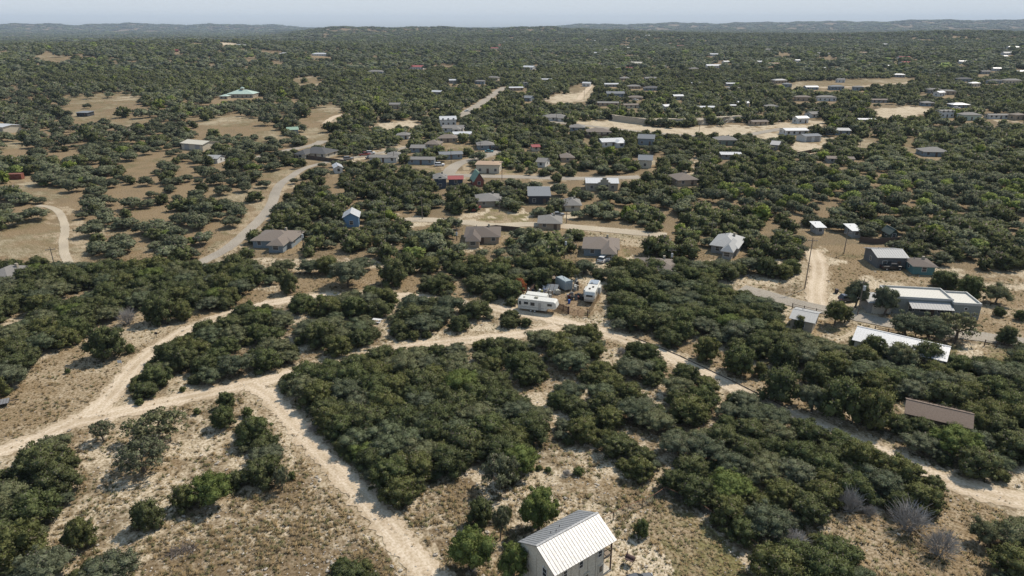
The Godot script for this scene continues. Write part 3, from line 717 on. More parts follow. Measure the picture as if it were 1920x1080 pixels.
	["juniper_shrub", "small dark juniper bush in the dense thicket beside the lower dirt track", "juniper bushes of the dense thicket beside the lower track", "shrub", "J", [-9.3,-87.9,1.3,1.6, -25.6,-87.6,1.3,1.7, -20.3,-87.6,1.2,1.6, -17.2,-76.8,1.1,1.4, -17.8,-81.9,1.1,1.3, -2.1,-87.8,1.1,1.4, -11.2,-91.5,1.3,1.3, 2.4,-84.5,1.1,1.4, -12.2,-103.9,1.2,1.6, -6.9,-83.8,1,1.4, -6.3,-91.3,1.1,1.4, -6.3,-88.8,1.1,1.4, -22.7,-97.3,1.2,1.4, -16.8,-96.3,1.2,1.3, -20.2,-93.5,1.1,1.4, -40.2,-107.8,1.2,1.6, -24.8,-86.2,1,1.3, -30.9,-102.4,1.2,1.5, -29.6,-108.3,1.3,1.5, -15.9,-84.9,1,1.3, -19.2,-119.1,1.3,1.5, -1.5,-96.7,1.1,1.3, -38.2,-109.5,1.2,1.5, -15.7,-119.4,1.3,1.4, -24.9,-101.3,1.1,1.3, -35,-100.8,1.1,1.4, -17.3,-119.7,1.3,1.4, -6.5,-102.9,1.1,1.3, -26.4,-109,1.1,1.4, -34.3,-105.5,1.2,1.3, -20.6,-109,1.2,1.3, -30.4,-103.8,1.1,1.4, -24.3,-118.2,1.2,1.5, -8.8,-107.6,1.1,1.3, -8.9,-100.1,1,1.3, -23.9,-84.8,0.9,1.1, -12.3,-109.9,1.1,1.4, -33.2,-104,1.1,1.3, -30.2,-98.9,1,1.2, -38.9,-106.8,1.1,1.4, -12.6,-115.1,1.1,1.4, -3.4,-96.3,1,1.2, 2.2,-87.8,0.9,1.1, -8.9,-101.4,1.1,1.1, 5.2,-93.1,0.9,1.2, -27.6,-116.9,1.1,1.3, -19.6,-92.1,0.9,1.1, -29.1,-115.8,1.1,1.3, -17.8,-118.2,1.1,1.2, -30.2,-116.7,1.1,1.3, -18,-109.4,1,1.2, -21.9,-110.3,1,1.2, -26.2,-117.8,1,1.2, -30.1,-114.3,1,1.2, -5.5,-110.2,0.9,1.1, -33,-114,1,1.1, -10.8,-122.2,1,1.1, -12.8,-118.8,0.9,1.1]],
	["juniper_shrub", "small dark juniper bush on the pale ground between thicket and trailer yard", "juniper bushes of the fringe between thicket and trailer yard", "shrub", "J", [0,-122.4,1.5,1.9, -6.8,-121.7,1.2,1.5, 5.7,-109.9,1.1,1.3, 7.3,-125.9,1.1,1.4, -5.1,-114.9,1,1.2, 7.5,-127.6,1.1,1.2, -6,-123.5,0.9,1.2, 2,-120.8,1,1.1, -4.1,-123.3,0.9,1.2, -1,-120.1,0.9,1.1, -6.1,-119,0.8,1.1, 17.7,-126.9,0.9,1.1, 3.4,-120.1,0.8,1.1]],
	["juniper_shrub", "small dark juniper bush beyond the far end of the straight dirt track", "juniper bushes of the verge beyond the straight track", "shrub", "J", [63,-83.9,1.2,1.6, 71.5,-84.5,1.2,1.5, 68.9,-80,1.2,1.3, 66.7,-70.7,1.1,1.3, 63,-69.8,1,1.3, 58.9,-65.4,1,1.2, 61.8,-63.7,0.9,1.1, 72.1,-89.6,1,1.2]],
	["juniper_shrub", "small dark juniper bush in the wood below the metal-roofed buildings", "juniper bushes of the wood below the metal-roofed buildings", "shrub", "J", [60.6,-106.4,1.4,1.8, 74.7,-88.9,1.3,1.7, 54.2,-124.3,1.4,1.9, 63.4,-93.3,1.2,1.6, 51.3,-125.2,1.4,1.8, 82.3,-105.5,1.4,1.7, 34.5,-147.2,1.5,1.9, 66,-102.8,1.3,1.4, 29.9,-136.3,1.3,1.8, 78.7,-111.2,1.4,1.5, 59.6,-124.7,1.3,1.7, 85.4,-96.6,1.2,1.6, 79.9,-89.1,1.3,1.4, 60.8,-100.4,1.2,1.4, 49.6,-139.9,1.5,1.7, 93.2,-107.5,1.3,1.7, 54.9,-119.2,1.3,1.5, 58,-96.8,1.1,1.3, 87.4,-114.9,1.3,1.6, 56.8,-128.7,1.3,1.4, 58.5,-116.1,1.2,1.4, 84.6,-111.2,1.2,1.5, 39.3,-151.2,1.4,1.6, 41.3,-148.1,1.3,1.7, 79.5,-90.8,1.1,1.3, 60.3,-141.9,1.3,1.6, 33.5,-140.2,1.2,1.5, 34.1,-149.7,1.3,1.6, 33.3,-167.9,1.5,1.7, 73.7,-108.2,1.2,1.3, 24.8,-164.9,1.4,1.6, 61.4,-124.6,1.1,1.4, 55.2,-148.7,1.3,1.5, 56.1,-146.9,1.3,1.4, 92.2,-105.8,1.1,1.3, 47.8,-139.6,1.2,1.3, 42.5,-129.9,1.1,1.2, 74.3,-116.9,1.1,1.3, 29.4,-139.8,1.1,1.2, 57.8,-167.9,1.3,1.5, 33.6,-134.2,1.1,1.2, 80.9,-114.4,1.1,1.2, 71,-120.7,1.1,1.2, 41.6,-166.1,1.2,1.5, 42,-137.2,1.1,1.2, 41.6,-159.1,1.1,1.5, 37.8,-138.9,1.1,1.2]],
	["juniper_shrub", "small dark juniper bush on the rocky island between the dirt tracks", "juniper bushes of the rocky island between the dirt tracks", "shrub", "J", [-42.6,-119.4,1.3,1.7, -10.7,-134.4,1.4,1.6, -20.1,-126.5,1.3,1.6, -48.8,-121.1,1.3,1.6, -15.8,-131.6,1.3,1.6, 3,-132.8,1.3,1.6, -67.1,-119.4,1.3,1.6, -51,-115.1,1.2,1.5, -56.6,-107.8,1.2,1.4, -66.6,-107.4,1.2,1.4, -65.9,-105.3,1.1,1.4, -17.5,-127,1.1,1.4, -22.6,-126.1,1.1,1.4, -49.9,-118.4,1.2,1.3, -10.6,-139.3,1.2,1.4, -53.3,-114.7,1.1,1.3, -65.6,-108.9,1.1,1.4, -54.6,-140.4,1.2,1.6, -35,-131.9,1.2,1.3, -52.8,-123.6,1.2,1.3, -42.6,-123.7,1.1,1.4, -32.6,-132.5,1.1,1.4, -27.4,-141.2,1.1,1.5, -43.7,-138.5,1.2,1.5, -64.1,-131.7,1.2,1.4, -20,-144.6,1.1,1.4, -52,-138.7,1.2,1.3, -15.4,-143.9,1.1,1.3, -62.1,-130.6,1.2,1.2, -43.8,-130.5,1.1,1.2, -65.8,-126.5,1.1,1.2, -5.4,-139.9,1.1,1.2, -61.1,-136.2,1,1.4, -24.6,-139,1.1,1.2, -24.4,-137.3,1,1.3, -59.3,-121.1,1,1.2, -39.9,-146,1.1,1.2]],
	["juniper_shrub", "small dark juniper bush in the wood beyond the dry grass strip", "juniper bushes of the wood beyond the dry grass strip", "shrub", "J", [-99.7,-113.9,1.5,1.9, -89.5,-109.5,1.4,1.6, -103.7,-119.1,1.5,1.7, -71.1,-147.7,1.5,1.7, -89,-99.2,1.2,1.5, -103.6,-130.1,1.3,1.7, -110.8,-157.2,1.5,2, -96.5,-133.5,1.3,1.6, -104.6,-137.4,1.4,1.6, -75,-143.9,1.2,1.7, -120.3,-166.3,1.5,2, -79.6,-147.3,1.4,1.6, -85.3,-152.3,1.3,1.8, -99.4,-162.2,1.5,1.8, -95.5,-142.7,1.4,1.6, -92.6,-127.7,1.2,1.5, -98.5,-123.9,1.3,1.5, -92,-137.8,1.3,1.5, -90.8,-154,1.3,1.7, -91,-128.9,1.2,1.5, -97.9,-135.2,1.3,1.5, -127,-150.6,1.5,1.8, -119.2,-140.1,1.4,1.7, -114.6,-144.3,1.4,1.6, -117.1,-136.7,1.3,1.7, -95.9,-124.3,1.3,1.3, -114.5,-133.2,1.2,1.6, -118.1,-138.5,1.3,1.7, -63.7,-154.5,1.3,1.5, -114.7,-150.4,1.4,1.6, -93.4,-114.7,1.2,1.3, -94.7,-123.1,1.1,1.5, -69.3,-155.7,1.3,1.4, -83.9,-150.5,1.2,1.6, -86.2,-145.8,1.3,1.4, -82.5,-162.5,1.3,1.6, -98.1,-129.5,1.2,1.4, -64.7,-161,1.3,1.4, -74.9,-152.5,1.2,1.4, -126.8,-167.6,1.5,1.7, -92.2,-148.5,1.3,1.4]],
	["juniper_shrub", "small dark juniper bush at the wood edge behind the upper dirt track", "juniper bushes of the wood edge behind the upper track", "shrub", "J", [-0.2,-144.5,1.4,1.6, -15,-153.4,1.4,1.7, -21.2,-153.8,1.4,1.7, -43.9,-167.1,1.4,1.9, 7.4,-165.1,1.4,1.6, 3.9,-157.7,1.2,1.6, 21.4,-163.7,1.4,1.5, -1.1,-153.6,1.2,1.4, 6.5,-167.9,1.2,1.5, 21.9,-160.4,1.2,1.3, -19.6,-155.3,1.1,1.3, -16.9,-160.5,1.2,1.3]],
	["oak_tree", "grey-green spreading live oak in the wood beyond the dry grass strip", "oaks of the wood beyond the dry grass strip", "tree", "O", [-115.4,-140.2,3.1,3.8, -84.5,-143.2,3.2,3.3, -122.7,-153.4,3.1,3.4, -79.8,-155.9,3.2,3.3, -107.3,-143.8,3.2,3.8, -101,-120.9,2.6,2.8, -76.9,-166.1,2.7,2.9, -80.8,-160.1,2.7,3.1, -86,-163.5,2.6,3, -129.7,-158.8,3.1,3.4, -72.2,-156.2,3.2,3.3, -121.9,-149.4,2.6,3.1, -92.2,-120.7,3,3.4, -109.7,-164.4,3,3.6, -98.8,-132.1,2.8,3.3, -116.9,-166,3,3, -112,-151.2,2.9,3.5, -98.5,-155.1,2.9,3.5, -88.9,-106.5,3,3.4, -92.9,-108.1,3.1,3.7, -107.1,-149.2,3.2,3.5, -64.8,-151.4,3.1,3.4, -117.4,-149.1,2.6,3.2, -101.3,-124.8,3,3.4, -65.7,-163.7,2.7,3.1, -68,-142.3,2.7,2.7, -96.5,-145.2,2.6,2.8, -104.5,-122.6,3,3.6, -85.4,-148.3,2.6,3.1, -87.5,-135.8,2.6,2.9, -120.9,-145.6,2.6,2.9, -100.3,-135,2.3,2.5, -91.8,-151.2,2.2,2.3, -100.8,-129,2.4,2.8, -124.4,-157.1,2.1,2.4, -109.5,-128.8,2.1,2.4, -114.5,-163.3,2.4,2.4, -119.3,-155,2.3,2.4, -101.7,-117.7,2.3,2.3, -135.3,-162.8,2.3,2.4, -101.3,-141.9,1.9,2.1, -66.5,-148.6,1.7,1.8, -68.9,-149.3,1.7,1.8, -125.1,-149.2,2.1,2.2, -104.3,-159.3,1.8,2, -106.9,-152.7,1.7,2.1, -99,-167.8,1.9,2.3, -96.2,-130.4,1.4,1.5, -99.9,-145,1.5,1.7]],
	["leafy_tree", "brighter green leafy tree in the wood beyond the dry grass strip", "leafy trees of the wood beyond the dry grass strip", "tree", "L", [-120.8,-163.1,2.9,3.4, -125.3,-160.3,3.1,3.3, -89.7,-159.2,3.1,3.9, -68.5,-146.5,2.7,3.2, -94.8,-135.8,3,3.6, -105.5,-146.3,1.1,1.2, -128.7,-152.1,1.1,1.4, -85.9,-156.9,1.2,1.4]],
	["oak_tree", "grey-green spreading live oak on the rocky island between the dirt tracks", "oaks of the rocky island between the dirt tracks", "tree", "O", [-55.9,-125.1,2.8,3.1, -60.7,-124.4,2.8,3.2, -50.7,-111.1,3.1,3.5, -46.2,-118.8,3.1,3.2, -48.4,-131.9,2.5,2.6, -64.3,-111,2,2.2, -54,-108,2.1,2.5, -50,-135.2,2.1,2.3, -42.5,-116,2,2.1, -48.8,-116.2,1.6,1.7, -45.7,-123.3,1.2,1.2, -59,-116,1.3,1.3, -32.7,-142.4,2.8,3.4, -37.5,-142.7,3.1,3.5, -48.5,-144.2,1.6,1.8, -37.3,-129,3,3.3, -32.1,-128.5,2.7,2.7, -42.2,-127.9,2.9,3, -34.3,-125,2.4,2.7, -40.6,-132.2,1.7,1.8, -38,-134.7,1.9,2.2, -30.5,-131.9,1.6,1.7, -31.9,-135.2,1.2,1.4, -37.3,-132.3,1.2,1.4, -29.1,-129.2,1.1,1.3, -13.7,-140.8,3.1,3.4, -15.1,-135.5,3,3, -19.1,-130.1,3.2,3.3, -21.6,-140.9,3.1,3.6, -25.8,-135.5,1.3,1.3, -18,-133.5,1.3,1.5]],
	["leafy_tree", "brighter green leafy tree on the rocky island between the dirt tracks", "leafy trees of the rocky island between the dirt tracks", "tree", "L", [-53.8,-135.5,2.5,2.7, -57.5,-122.4,1.2,1.5, -65.4,-113.3,1.1,1.3, -44.3,-146.6,1.2,1.6]],
	["oak_tree", "grey-green spreading live oak in the dense thicket beside the lower dirt track", "oaks of the dense thicket beside the lower track", "tree", "O", [-10.4,-114.1,2.6,2.9, -5.6,-94.1,3.2,3.6, -19.1,-89.7,2.8,3.2, -9.9,-109.8,2.9,3.1, -25.3,-98.1,2.8,2.9, -18.3,-85.3,2.8,3.4, -15.4,-112.1,2.8,2.9, 1,-95.5,2.8,3.3, -14.7,-98.6,2.8,3, -8.6,-90.4,2.7,3.2, -19.4,-111.5,3.1,3.7, -13.3,-84.5,2.9,3, -23.3,-87.8,2.6,3, -15.6,-87.6,3,3.1, -35.6,-103.3,3.1,3.5, -28.1,-101.8,3.2,3.9, -18,-115.2,2.9,3, -2.1,-94.2,2.6,2.7, -22.6,-112.4,2.3,2.6, 4.1,-94.8,2.3,2.6, -11,-117.6,2.4,2.9, -6.8,-108.3,2,2.1, -13.9,-92.2,2.4,2.9, -5.1,-97.5,2,2.1, -4.1,-87.3,1.9,2, -0.3,-102.3,1.6,1.9, -11.1,-80.8,1.1,1.1, -33.4,-112.6,1.3,1.5, -8.5,-94.2,1.1,1.1, -14,-114.8,1.2,1.3, -15.4,-90.3,1.2,1.5, -31.4,-112.5,1.3,1.4, -10.4,-120.3,1.2,1.3, -20.2,-80.8,1.3,1.4, -32.9,-97.8,1.2,1.4, -23.4,-95.9,1.1,1.2, 0.4,-93.1,1.2,1.4, -40.1,-106.1,1.2,1.4, -13.7,-119.8,1.1,1.3, -8.8,-112.2,1.2,1.3, -17.1,-110.4,1.1,1.3, -22.3,-83.5,1,1.1, -21.4,-89.7,1,1.2, -27.1,-115.5,1,1.2]],
	["leafy_tree", "brighter green leafy tree in the dense thicket beside the lower dirt track", "leafy trees of the dense thicket beside the lower track", "tree", "L", [-8.9,-104.4,3.2,4.1, 1,-82.4,2.8,3.6, -21.7,-85.2,2.1,2.3, -17.8,-98.7,1.7,2]],
	["oak_tree", "grey-green spreading live oak on the pale ground between thicket and trailer yard", "oaks of the fringe between thicket and trailer yard", "tree", "O", [-6.2,-116.8,1.5,1.6, -1.9,-123.7,1.5,1.5, 3.8,-118.2,1.1,1.2, 0.2,-115.6,1.2,1.3, 13,-121.4,2.7,2.7, 11,-113.1,3.2,3.5, 5.9,-122.7,3.1,3.2, 12.4,-128,2.2,2.2, 17.5,-122.8,1.3,1.4]],
	["oak_tree", "grey-green spreading live oak in the open scrub beside the straight track", "oaks of the open scrub beside the straight track", "tree", "O", [22.3,-110.7,3.1,3.1, 20.7,-114.6,1.2,1.2, 23.2,-114.1,1.1,1.1, 21.8,-116.4,1.2,1.2, 10,-102.9,2.4,2.7, 10.1,-107,1.1,1.1, 8.3,-105.1,1.1,1.3, 19.4,-96.1,2.8,3.3, 23.1,-93.7,2.7,2.7, 15.3,-102.1,2.4,2.8, 22,-98.9,2,2, 24.3,-96.9,1.2,1.3, 8.1,-93.1,1.5,1.7, 7.6,-90.7,1.1,1.2, 13,-92.2,1,1.1, 20.6,-83.1,1,1.1, 28.8,-104.3,2.7,2.8]],
	["leafy_tree", "brighter green leafy tree in the oak wood behind the rusty rail fence", "leafy trees of the oak wood behind the rail fence", "tree", "L", [29.4,-76.6,3,3.3]],
	["oak_tree", "grey-green spreading live oak in the oak wood behind the rusty rail fence", "oaks of the oak wood behind the rail fence", "tree", "O", [28.6,-85.5,2.9,3.2, 50.5,-77.5,2.7,3, 40.7,-89.7,2.8,2.9, 35.2,-80,2.8,3, 31.9,-69.7,2.9,3.4, 31.4,-81.7,2.6,2.9, 38.5,-94.7,2.5,2.9, 39.8,-79.6,2.8,3.1, 39,-99.6,2.5,2.7, 42.1,-93.6,2.7,3, 24.6,-86.8,2.6,3.1, 35.7,-96.7,2,2.3, 41.4,-96.9,2,2, 37,-83.3,2.1,2.3, 25.3,-89.9,1.5,1.9, 47.6,-80.5,1.6,1.9, 35.5,-70.6,1.6,1.8, 28.3,-89.5,1.7,1.9, 31.9,-78.4,1.1,1.2, 56.2,-76.8,1.1,1.1, 39.6,-83,1.2,1.4, 45.5,-93.4,1.3,1.3, 52.5,-85.6,1.3,1.5, 48.8,-75,1.1,1.3, 30.2,-90.9,1.3,1.3, 53.3,-76.6,0.9,1.2, 47,-91.9,1,1, 34.2,-72,0.9,1, 40,-61,1.6,1.7, 31,-65.4,1.1,1.2]],
	["leafy_tree", "brighter green leafy tree beyond the far end of the straight dirt track", "leafy trees of the verge beyond the straight track", "tree", "L", [66,-86.1,3.3,4.1]],
	["oak_tree", "grey-green spreading live oak beyond the far end of the straight dirt track", "oaks of the verge beyond the straight track", "tree", "O", [61.4,-86.8,2.7,2.8, 70.2,-87.7,2.4,2.6, 70.1,-82.6,1.8,2, 66.4,-90.4,1,1.2, 62.2,-66.6,2.8,3.2, 65,-69.1,1.7,1.9, 56.2,-60.9,1.1,1.1]],
	["oak_tree", "grey-green spreading live oak in the wood below the metal-roofed buildings", "oaks of the wood below the metal-roofed buildings", "tree", "O", [47.4,-164.9,3.2,3.5, 67.3,-110.6,2.7,2.7, 52.8,-141.4,3.4,3.7, 38.6,-160.1,2.7,3, 85.8,-108,3.2,3.7, 36.4,-152.1,2.7,3, 55.9,-114.7,2.8,3.3, 45.8,-125.5,3.3,4, 56.9,-139.5,2.9,3.1, 70.9,-107.5,2.9,3.1, 56.9,-123.1,2.6,2.9, 61.7,-116.5,3,3.4, 38.5,-147.3,2.7,2.9, 50.2,-128.5,2.8,3.3, 97.4,-115.7,2.9,3.4, 61.2,-167.9,3.2,3.7, 32.8,-137.3,2.9,3, 74.3,-105.1,2.8,3.3, 89.2,-105.1,3,3.3, 69,-103,2.8,2.8, 58,-118.9,2.9,3, 37.4,-142.9,2.7,2.8, 39.6,-129.5,2.8,3.2, 79.2,-105.8,2.8,2.8, 90.7,-109.1,2.8,3.1, 42.4,-151,2.9,3.5, 25.2,-160.8,2.9,3.3, 54.6,-167.3,3.1,3.3, 62.8,-108.9,3,3.3, 40.3,-140,2.8,2.9, 60.8,-121.5,2.2,2.5, 28.8,-142.5,2.2,2.6, 41.5,-144.7,2.6,3.1, 41.8,-125.1,2.3,2.3, 52.5,-117.2,2.4,2.8, 77.5,-88.4,2.2,2.3, 50.4,-151.2,2.2,2.7, 56.3,-144.6,1.9,1.9, 72.6,-110.9,1.8,2, 62,-112.2,1.9,2.2, 43.8,-155.7,1.8,1.9, 23.6,-146.8,1.9,2.2, 64.7,-118.9,1.7,2.1, 69.5,-113.1,1.8,1.9, 57,-135.2,1.8,2, 23,-131.4,2,2.2, 93.8,-114.7,1.4,1.6, 31.4,-140.8,1.2,1.3, 39.9,-167.1,1.6,1.7, 83.5,-115.1,1.5,1.8, 90,-112.3,1.5,1.8, 81.2,-108.2,1.5,1.6, 67.1,-119.2,1.4,1.5, 33.4,-151.6,1.3,1.5, 76.1,-98.3,1.3,1.5, 53.2,-149.4,1.4,1.6, 59.6,-114.1,1.3,1.4, 35.4,-135.7,1.3,1.5, 64.9,-112.3,1.5,1.7, 50.6,-163.9,1.4,1.6, 85.6,-114.2,1.5,1.5, 79.4,-97.9,1.3,1.4, 30.7,-155.7,1.3,1.5, 28.6,-134.3,1.2,1.4, 46.1,-144.6,1.2,1.5, 63.4,-114,1.2,1.4, 69.3,-115.7,1.2,1.3, 79.4,-109.2,1.3,1.4, 46.6,-122.3,1.2,1.3, 86.5,-97.9,1.2,1.4, 71.6,-103.8,1.1,1.2]],
	["leafy_tree", "brighter green leafy tree in the wood below the metal-roofed buildings", "leafy trees of the wood below the metal-roofed buildings", "tree", "L", [45.5,-130.1,3,3.6, 43.1,-128.3,1.3,1.4, 70.6,-110.3,1.1,1.2, 60.9,-95.3,1.2,1.5]],
	["oak_tree", "grey-green spreading live oak in the stony hollow below the track fork", "oaks of the stony hollow below the track fork", "tree", "O", [-67.2,-73.1,3.4,3.6, -53.5,-60.9,3.1,3.8, -46.1,-61.4,3,3.1, -68.3,-86,2.5,2.6, -70.9,-83.3,1.2,1.4, -65.6,-69.9,1.1,1.1, -65.3,-76.7,1.2,1.4, -59.2,-68.3,1.3,1.4, -68.9,-88.9,1.2,1.2, -59.8,-74.9,1.2,1.3, -60.7,-61,1,1.1, -64.3,-71.2,1,1.1, -35.6,-83.9,2.4,2.6, -40.3,-86.9,0.9,1.1, -20.9,-60.7,1,1.1]],
	["oak_tree", "grey-green spreading live oak at the wood edge behind the upper dirt track", "oaks of the wood edge behind the upper track", "tree", "O", [-4.7,-154.9,3.2,3.4, 1.4,-160.4,2.8,3, -59.1,-167.1,2.9,3.3, -39.4,-167.6,3.3,3.4, 18.8,-166.2,3,3.2, -52.3,-166.2,2.9,3.3, 7,-161.1,2.5,2.9, 14.6,-167,2,2.1, 0,-163.5,1.5,1.5, -59.8,-158.4,1.7,1.8, -62.5,-166.4,1.5,1.7, -20.7,-157.5,1.9,2.2]],
	["leafy_tree", "brighter green leafy tree at the wood edge behind the upper dirt track", "leafy trees of the wood edge behind the upper track", "tree", "L", [-6.2,-164.7,1.2,1.4]],
	["juniper_tree", "lone cone-shaped juniper in the middle of the dry grass strip", "", "tree", "J", [-77.6,-117.9,3.4,5.9]],
	["small_shrub", "round bush beside the lone cone-shaped juniper", "", "shrub", "S", [-74.5,-119.9,0.9,1.7]],
	["juniper_tree", "wide juniper at the top of the dry grass strip, left of its twin", "", "tree", "J", [-76.1,-134.8,3.3,5.4]],
	["juniper_tree", "juniper at the top of the dry grass strip, right of its twin", "", "tree", "J", [-71.7,-136.2,2.3,3.8]],
	["bare_shrub", "bare grey bush at the wood edge beside the twin junipers", "", "shrub", "B", [-82.3,-133.9,2.2,4.4]],
	["small_shrub", "tiny bush in the open dry grass strip", "", "shrub", "S", [-81.6,-111.5,0.5,0.8]],
	["small_shrub", "small round bush in the grass above the upper dirt track", "", "shrub", "S", [-59.6,-143.2,0.8,1.6]],
	["small_shrub", "tiny bush on the bare bank above the middle track", "", "shrub", "S", [-57.5,-104.7,0.5,0.9]],
	["small_shrub", "small yellow-green bush at the tip of the track island", "", "shrub", "S", [-62.7,-100.3,0.7,1]],
	["small_shrub", "small bush hugging the inner bend of the upper track", "", "shrub", "S", [-67.5,-112.8,0.7,1.2]],
	["oak_tree", "broad spreading oak just below the track fork", "", "tree", "P", [-54.5,-89.6,4.1,4.9]],
	["oak_tree", "open airy oak in the middle of the stony hollow", "", "tree", "P", [-52.8,-82.1,3.2,4.9]],
	["oak_tree", "small leaning oak with thin trunk beside the track fork", "", "tree", "P", [-62.7,-89.5,1.7,3.4]],
	["juniper_tree", "dark two-tiered juniper below the middle track", "", "tree", "J", [-45.9,-93.6,1.8,3.3]],
	["juniper_tree", "small dark tree leaning over the middle track", "", "tree", "J", [-47.7,-99.6,1.4,2.6]],
	["small_shrub", "round bush on the bank below the middle track", "", "shrub", "S", [-51.8,-97.4,0.6,1]],
	["small_shrub", "bush at the inside corner where lower and middle tracks meet", "", "shrub", "S", [-43.4,-97,0.9,1.4]],
	["leafy_tree", "pale green bushy tree in the stony hollow", "", "tree", "L", [-40.1,-75.2,2.7,4]],
	["juniper_tree", "dark juniper tucked against the pale green bushy tree", "", "tree", "J", [-43.5,-74.3,1.7,3]],
	["juniper_tree", "dark round juniper above the grey branch heap", "", "tree", "J", [-46.3,-70.2,1.9,3.7]],
	["juniper_tree", "lone juniper on the bare pale slope of the hollow", "", "tree", "J", [-52.9,-67,1.9,3.6]],
	["oak_tree", "slim small oak near the lower track's left verge", "", "tree", "P", [-31.7,-77.9,1.1,3.6]],
	["small_shrub", "tiny bush beside the slim small oak", "", "shrub", "S", [-31.1,-80.4,0.5,1.1]],
	["leafy_tree", "bright green leafy tree at the left of the grey house", "", "tree", "L", [-4.7,-63.2,2.6,5.4]],
	["juniper_tree", "dark juniper above the bright leafy trees by the house", "", "tree", "J", [-4,-71.1,1.8,3.4]],
	["oak_tree", "thin tall tree between the junipers left of the house", "", "tree", "P", [-1.5,-68.3,1.1,5.1]],
	["juniper_tree", "narrow dark juniper beside the thin tall tree", "", "tree", "J", [-0.7,-72.1,0.7,1.9]],
	["leafy_tree", "full green leafy tree behind the grey house's roof", "", "tree", "L", [3.4,-70.2,2.5,5.8]],
	["leafy_tree", "leafy tree against the grey house's gable wall", "", "tree", "L", [0.3,-61.9,1.9,4.7]],
	["oak_tree", "open oak on the stony slope above the house", "", "tree", "P", [-1.7,-78.5,2.6,5.2]],
	["juniper_tree", "dark juniper growing into the open slope oak", "", "tree", "J", [-0.4,-80.1,1.5,3.2]],
	["small_shrub", "single dark bush in the grey house's yard", "", "shrub", "S", [16.3,-69.1,0.9,2.3]],
	["bare_shrub", "grey bare bush on the pale flat above the house", "", "shrub", "B", [7.8,-81.5,0.8,1.1]],
	["small_shrub", "yellowish bush beside the grey bare bush", "", "shrub", "S", [9.5,-81.8,0.8,0.9]],
	["small_shrub", "tiny yellow-green bush at the thicket's edge, left of its pair", "", "shrub", "S", [3.9,-82.9,0.5,0.6]],
	["small_shrub", "tiny yellow-green bush at the thicket's edge, right of its pair", "", "shrub", "S", [5.2,-82.4,0.5,0.6]],
	["bare_shrub", "big bare grey bush in the dry meadow, touching the oak wood", "", "shrub", "B", [50.4,-70,2.8,4.7]],
	["bare_shrub", "big bare grey bush standing free in the dry meadow", "", "shrub", "B", [51.9,-65.7,2.4,4.3]],
	["bare_shrub", "low bare bush at the oak wood's foot", "", "shrub", "B", [46.8,-72.6,1.1,2.1]],
	["bare_shrub", "tall bare grey bush among the oak wood's edge trees", "", "shrub", "B", [44.5,-73.5,1.8,4.3]],
	["bare_shrub", "sprawling bare bush between the two parts of the oak wood", "", "shrub", "B", [34.7,-67.2,2,2.6]],
	["oak_tree", "small oak in the corner of the dry meadow", "", "tree", "O", [57.9,-67.6,1.4,3]],
	["bare_shrub", "grey bare bush beside the long straight track's start", "", "shrub", "B", [21.3,-119.7,1.1,1.8]],
	["bare_shrub", "grey bare bush at the thicket's corner by the lower track", "", "shrub", "B", [-31.3,-92.6,1.4,2.1]],
	["juniper_tree", "round juniper in the grass above the timber edging, first from the yard", "", "tree", "J", [37.2,-117.4,2.4,4.2]],
	["juniper_tree", "round juniper in the grass above the timber edging, second from the yard", "", "tree", "J", [41.7,-112.2,2.8,5]],
	["juniper_tree", "small juniper in the grass above the timber edging", "", "tree", "J", [45.4,-110.9,1.2,2.5]],
	["juniper_tree", "juniper at the wood edge above the small one", "", "tree", "J", [50.6,-113.8,2.6,4.7]],
	["juniper_tree", "wide juniper standing right beside the straight track", "", "tree", "J", [45.8,-102.1,3.3,5.7]],
	["juniper_tree", "low juniper between the track and the stone garage wood", "", "tree", "J", [53.7,-107.3,2.4,3.9]],
	["juniper_tree", "largest round juniper beside the straight track", "", "tree", "J", [53.5,-97.1,3.5,6.1]],
	["oak_tree", "grey oak leaning on the largest track-side juniper", "", "tree", "O", [49.7,-98.4,2.2,4.8]],
	["juniper_tree", "tall juniper left of the brown shingle roof", "", "tree", "J", [57.6,-93.9,2.8,5.9]],
	["small_shrub", "tiny bush at the wood edge above the grass strip", "", "shrub", "S", [52,-112.2,0.7,1.6]],
	["round_tree", "round-headed tree with bare trunk on the road verge", "", "tree", "R", [69.1,-133.7,2.3,5.1]],
	["round_tree", "smaller round-headed tree joined to its neighbour on the verge", "", "tree", "R", [71.9,-135.1,1.5,3.5]],
	["oak_tree", "oak before the flat-roofed house's garage", "", "tree", "O", [82.6,-139.5,2.7,6.5]],
	["oak_tree", "oak beside the transformer pole", "", "tree", "O", [78.2,-143.7,2.5,6.4]],
	["oak_tree", "spreading roadside oak, nearest the stone garage", "", "tree", "O", [81.2,-127.7,3.6,4.9]],
	["oak_tree", "spreading roadside oak, middle of the row", "", "tree", "O", [84.7,-125.5,3.8,5.2]],
	["oak_tree", "spreading roadside oak, farthest along the paved road", "", "tree", "P", [90.9,-126.7,3.6,5.8]],
	["juniper_tree", "juniper beside the paved road's far end", "", "tree", "J", [99.8,-124.7,1.9,3.4]],
	["juniper_tree", "small juniper hiding the stone garage's eave", "", "tree", "J", [60.6,-131.2,1.2,3]],
	["bare_shrub", "bare dead tree before the stone garage's roof", "", "shrub", "B", [62.2,-133.3,1.1,2.8]],
	["juniper_tree", "small juniper in the dry field behind the flat-roofed house", "", "tree", "J", [107.9,-139.1,1.2,1.9]],
	["oak_tree", "oak in the dry field behind the flat-roofed house", "", "tree", "O", [112.3,-146.9,2.6,4.2]],
	["juniper_tree", "juniper at the flat-roofed house's rear corner", "", "tree", "J", [107.8,-149.6,2.8,5.1]],
	["juniper_tree", "low juniper at the edge of the dry field", "", "tree", "J", [111,-136.8,1.3,2.1]],
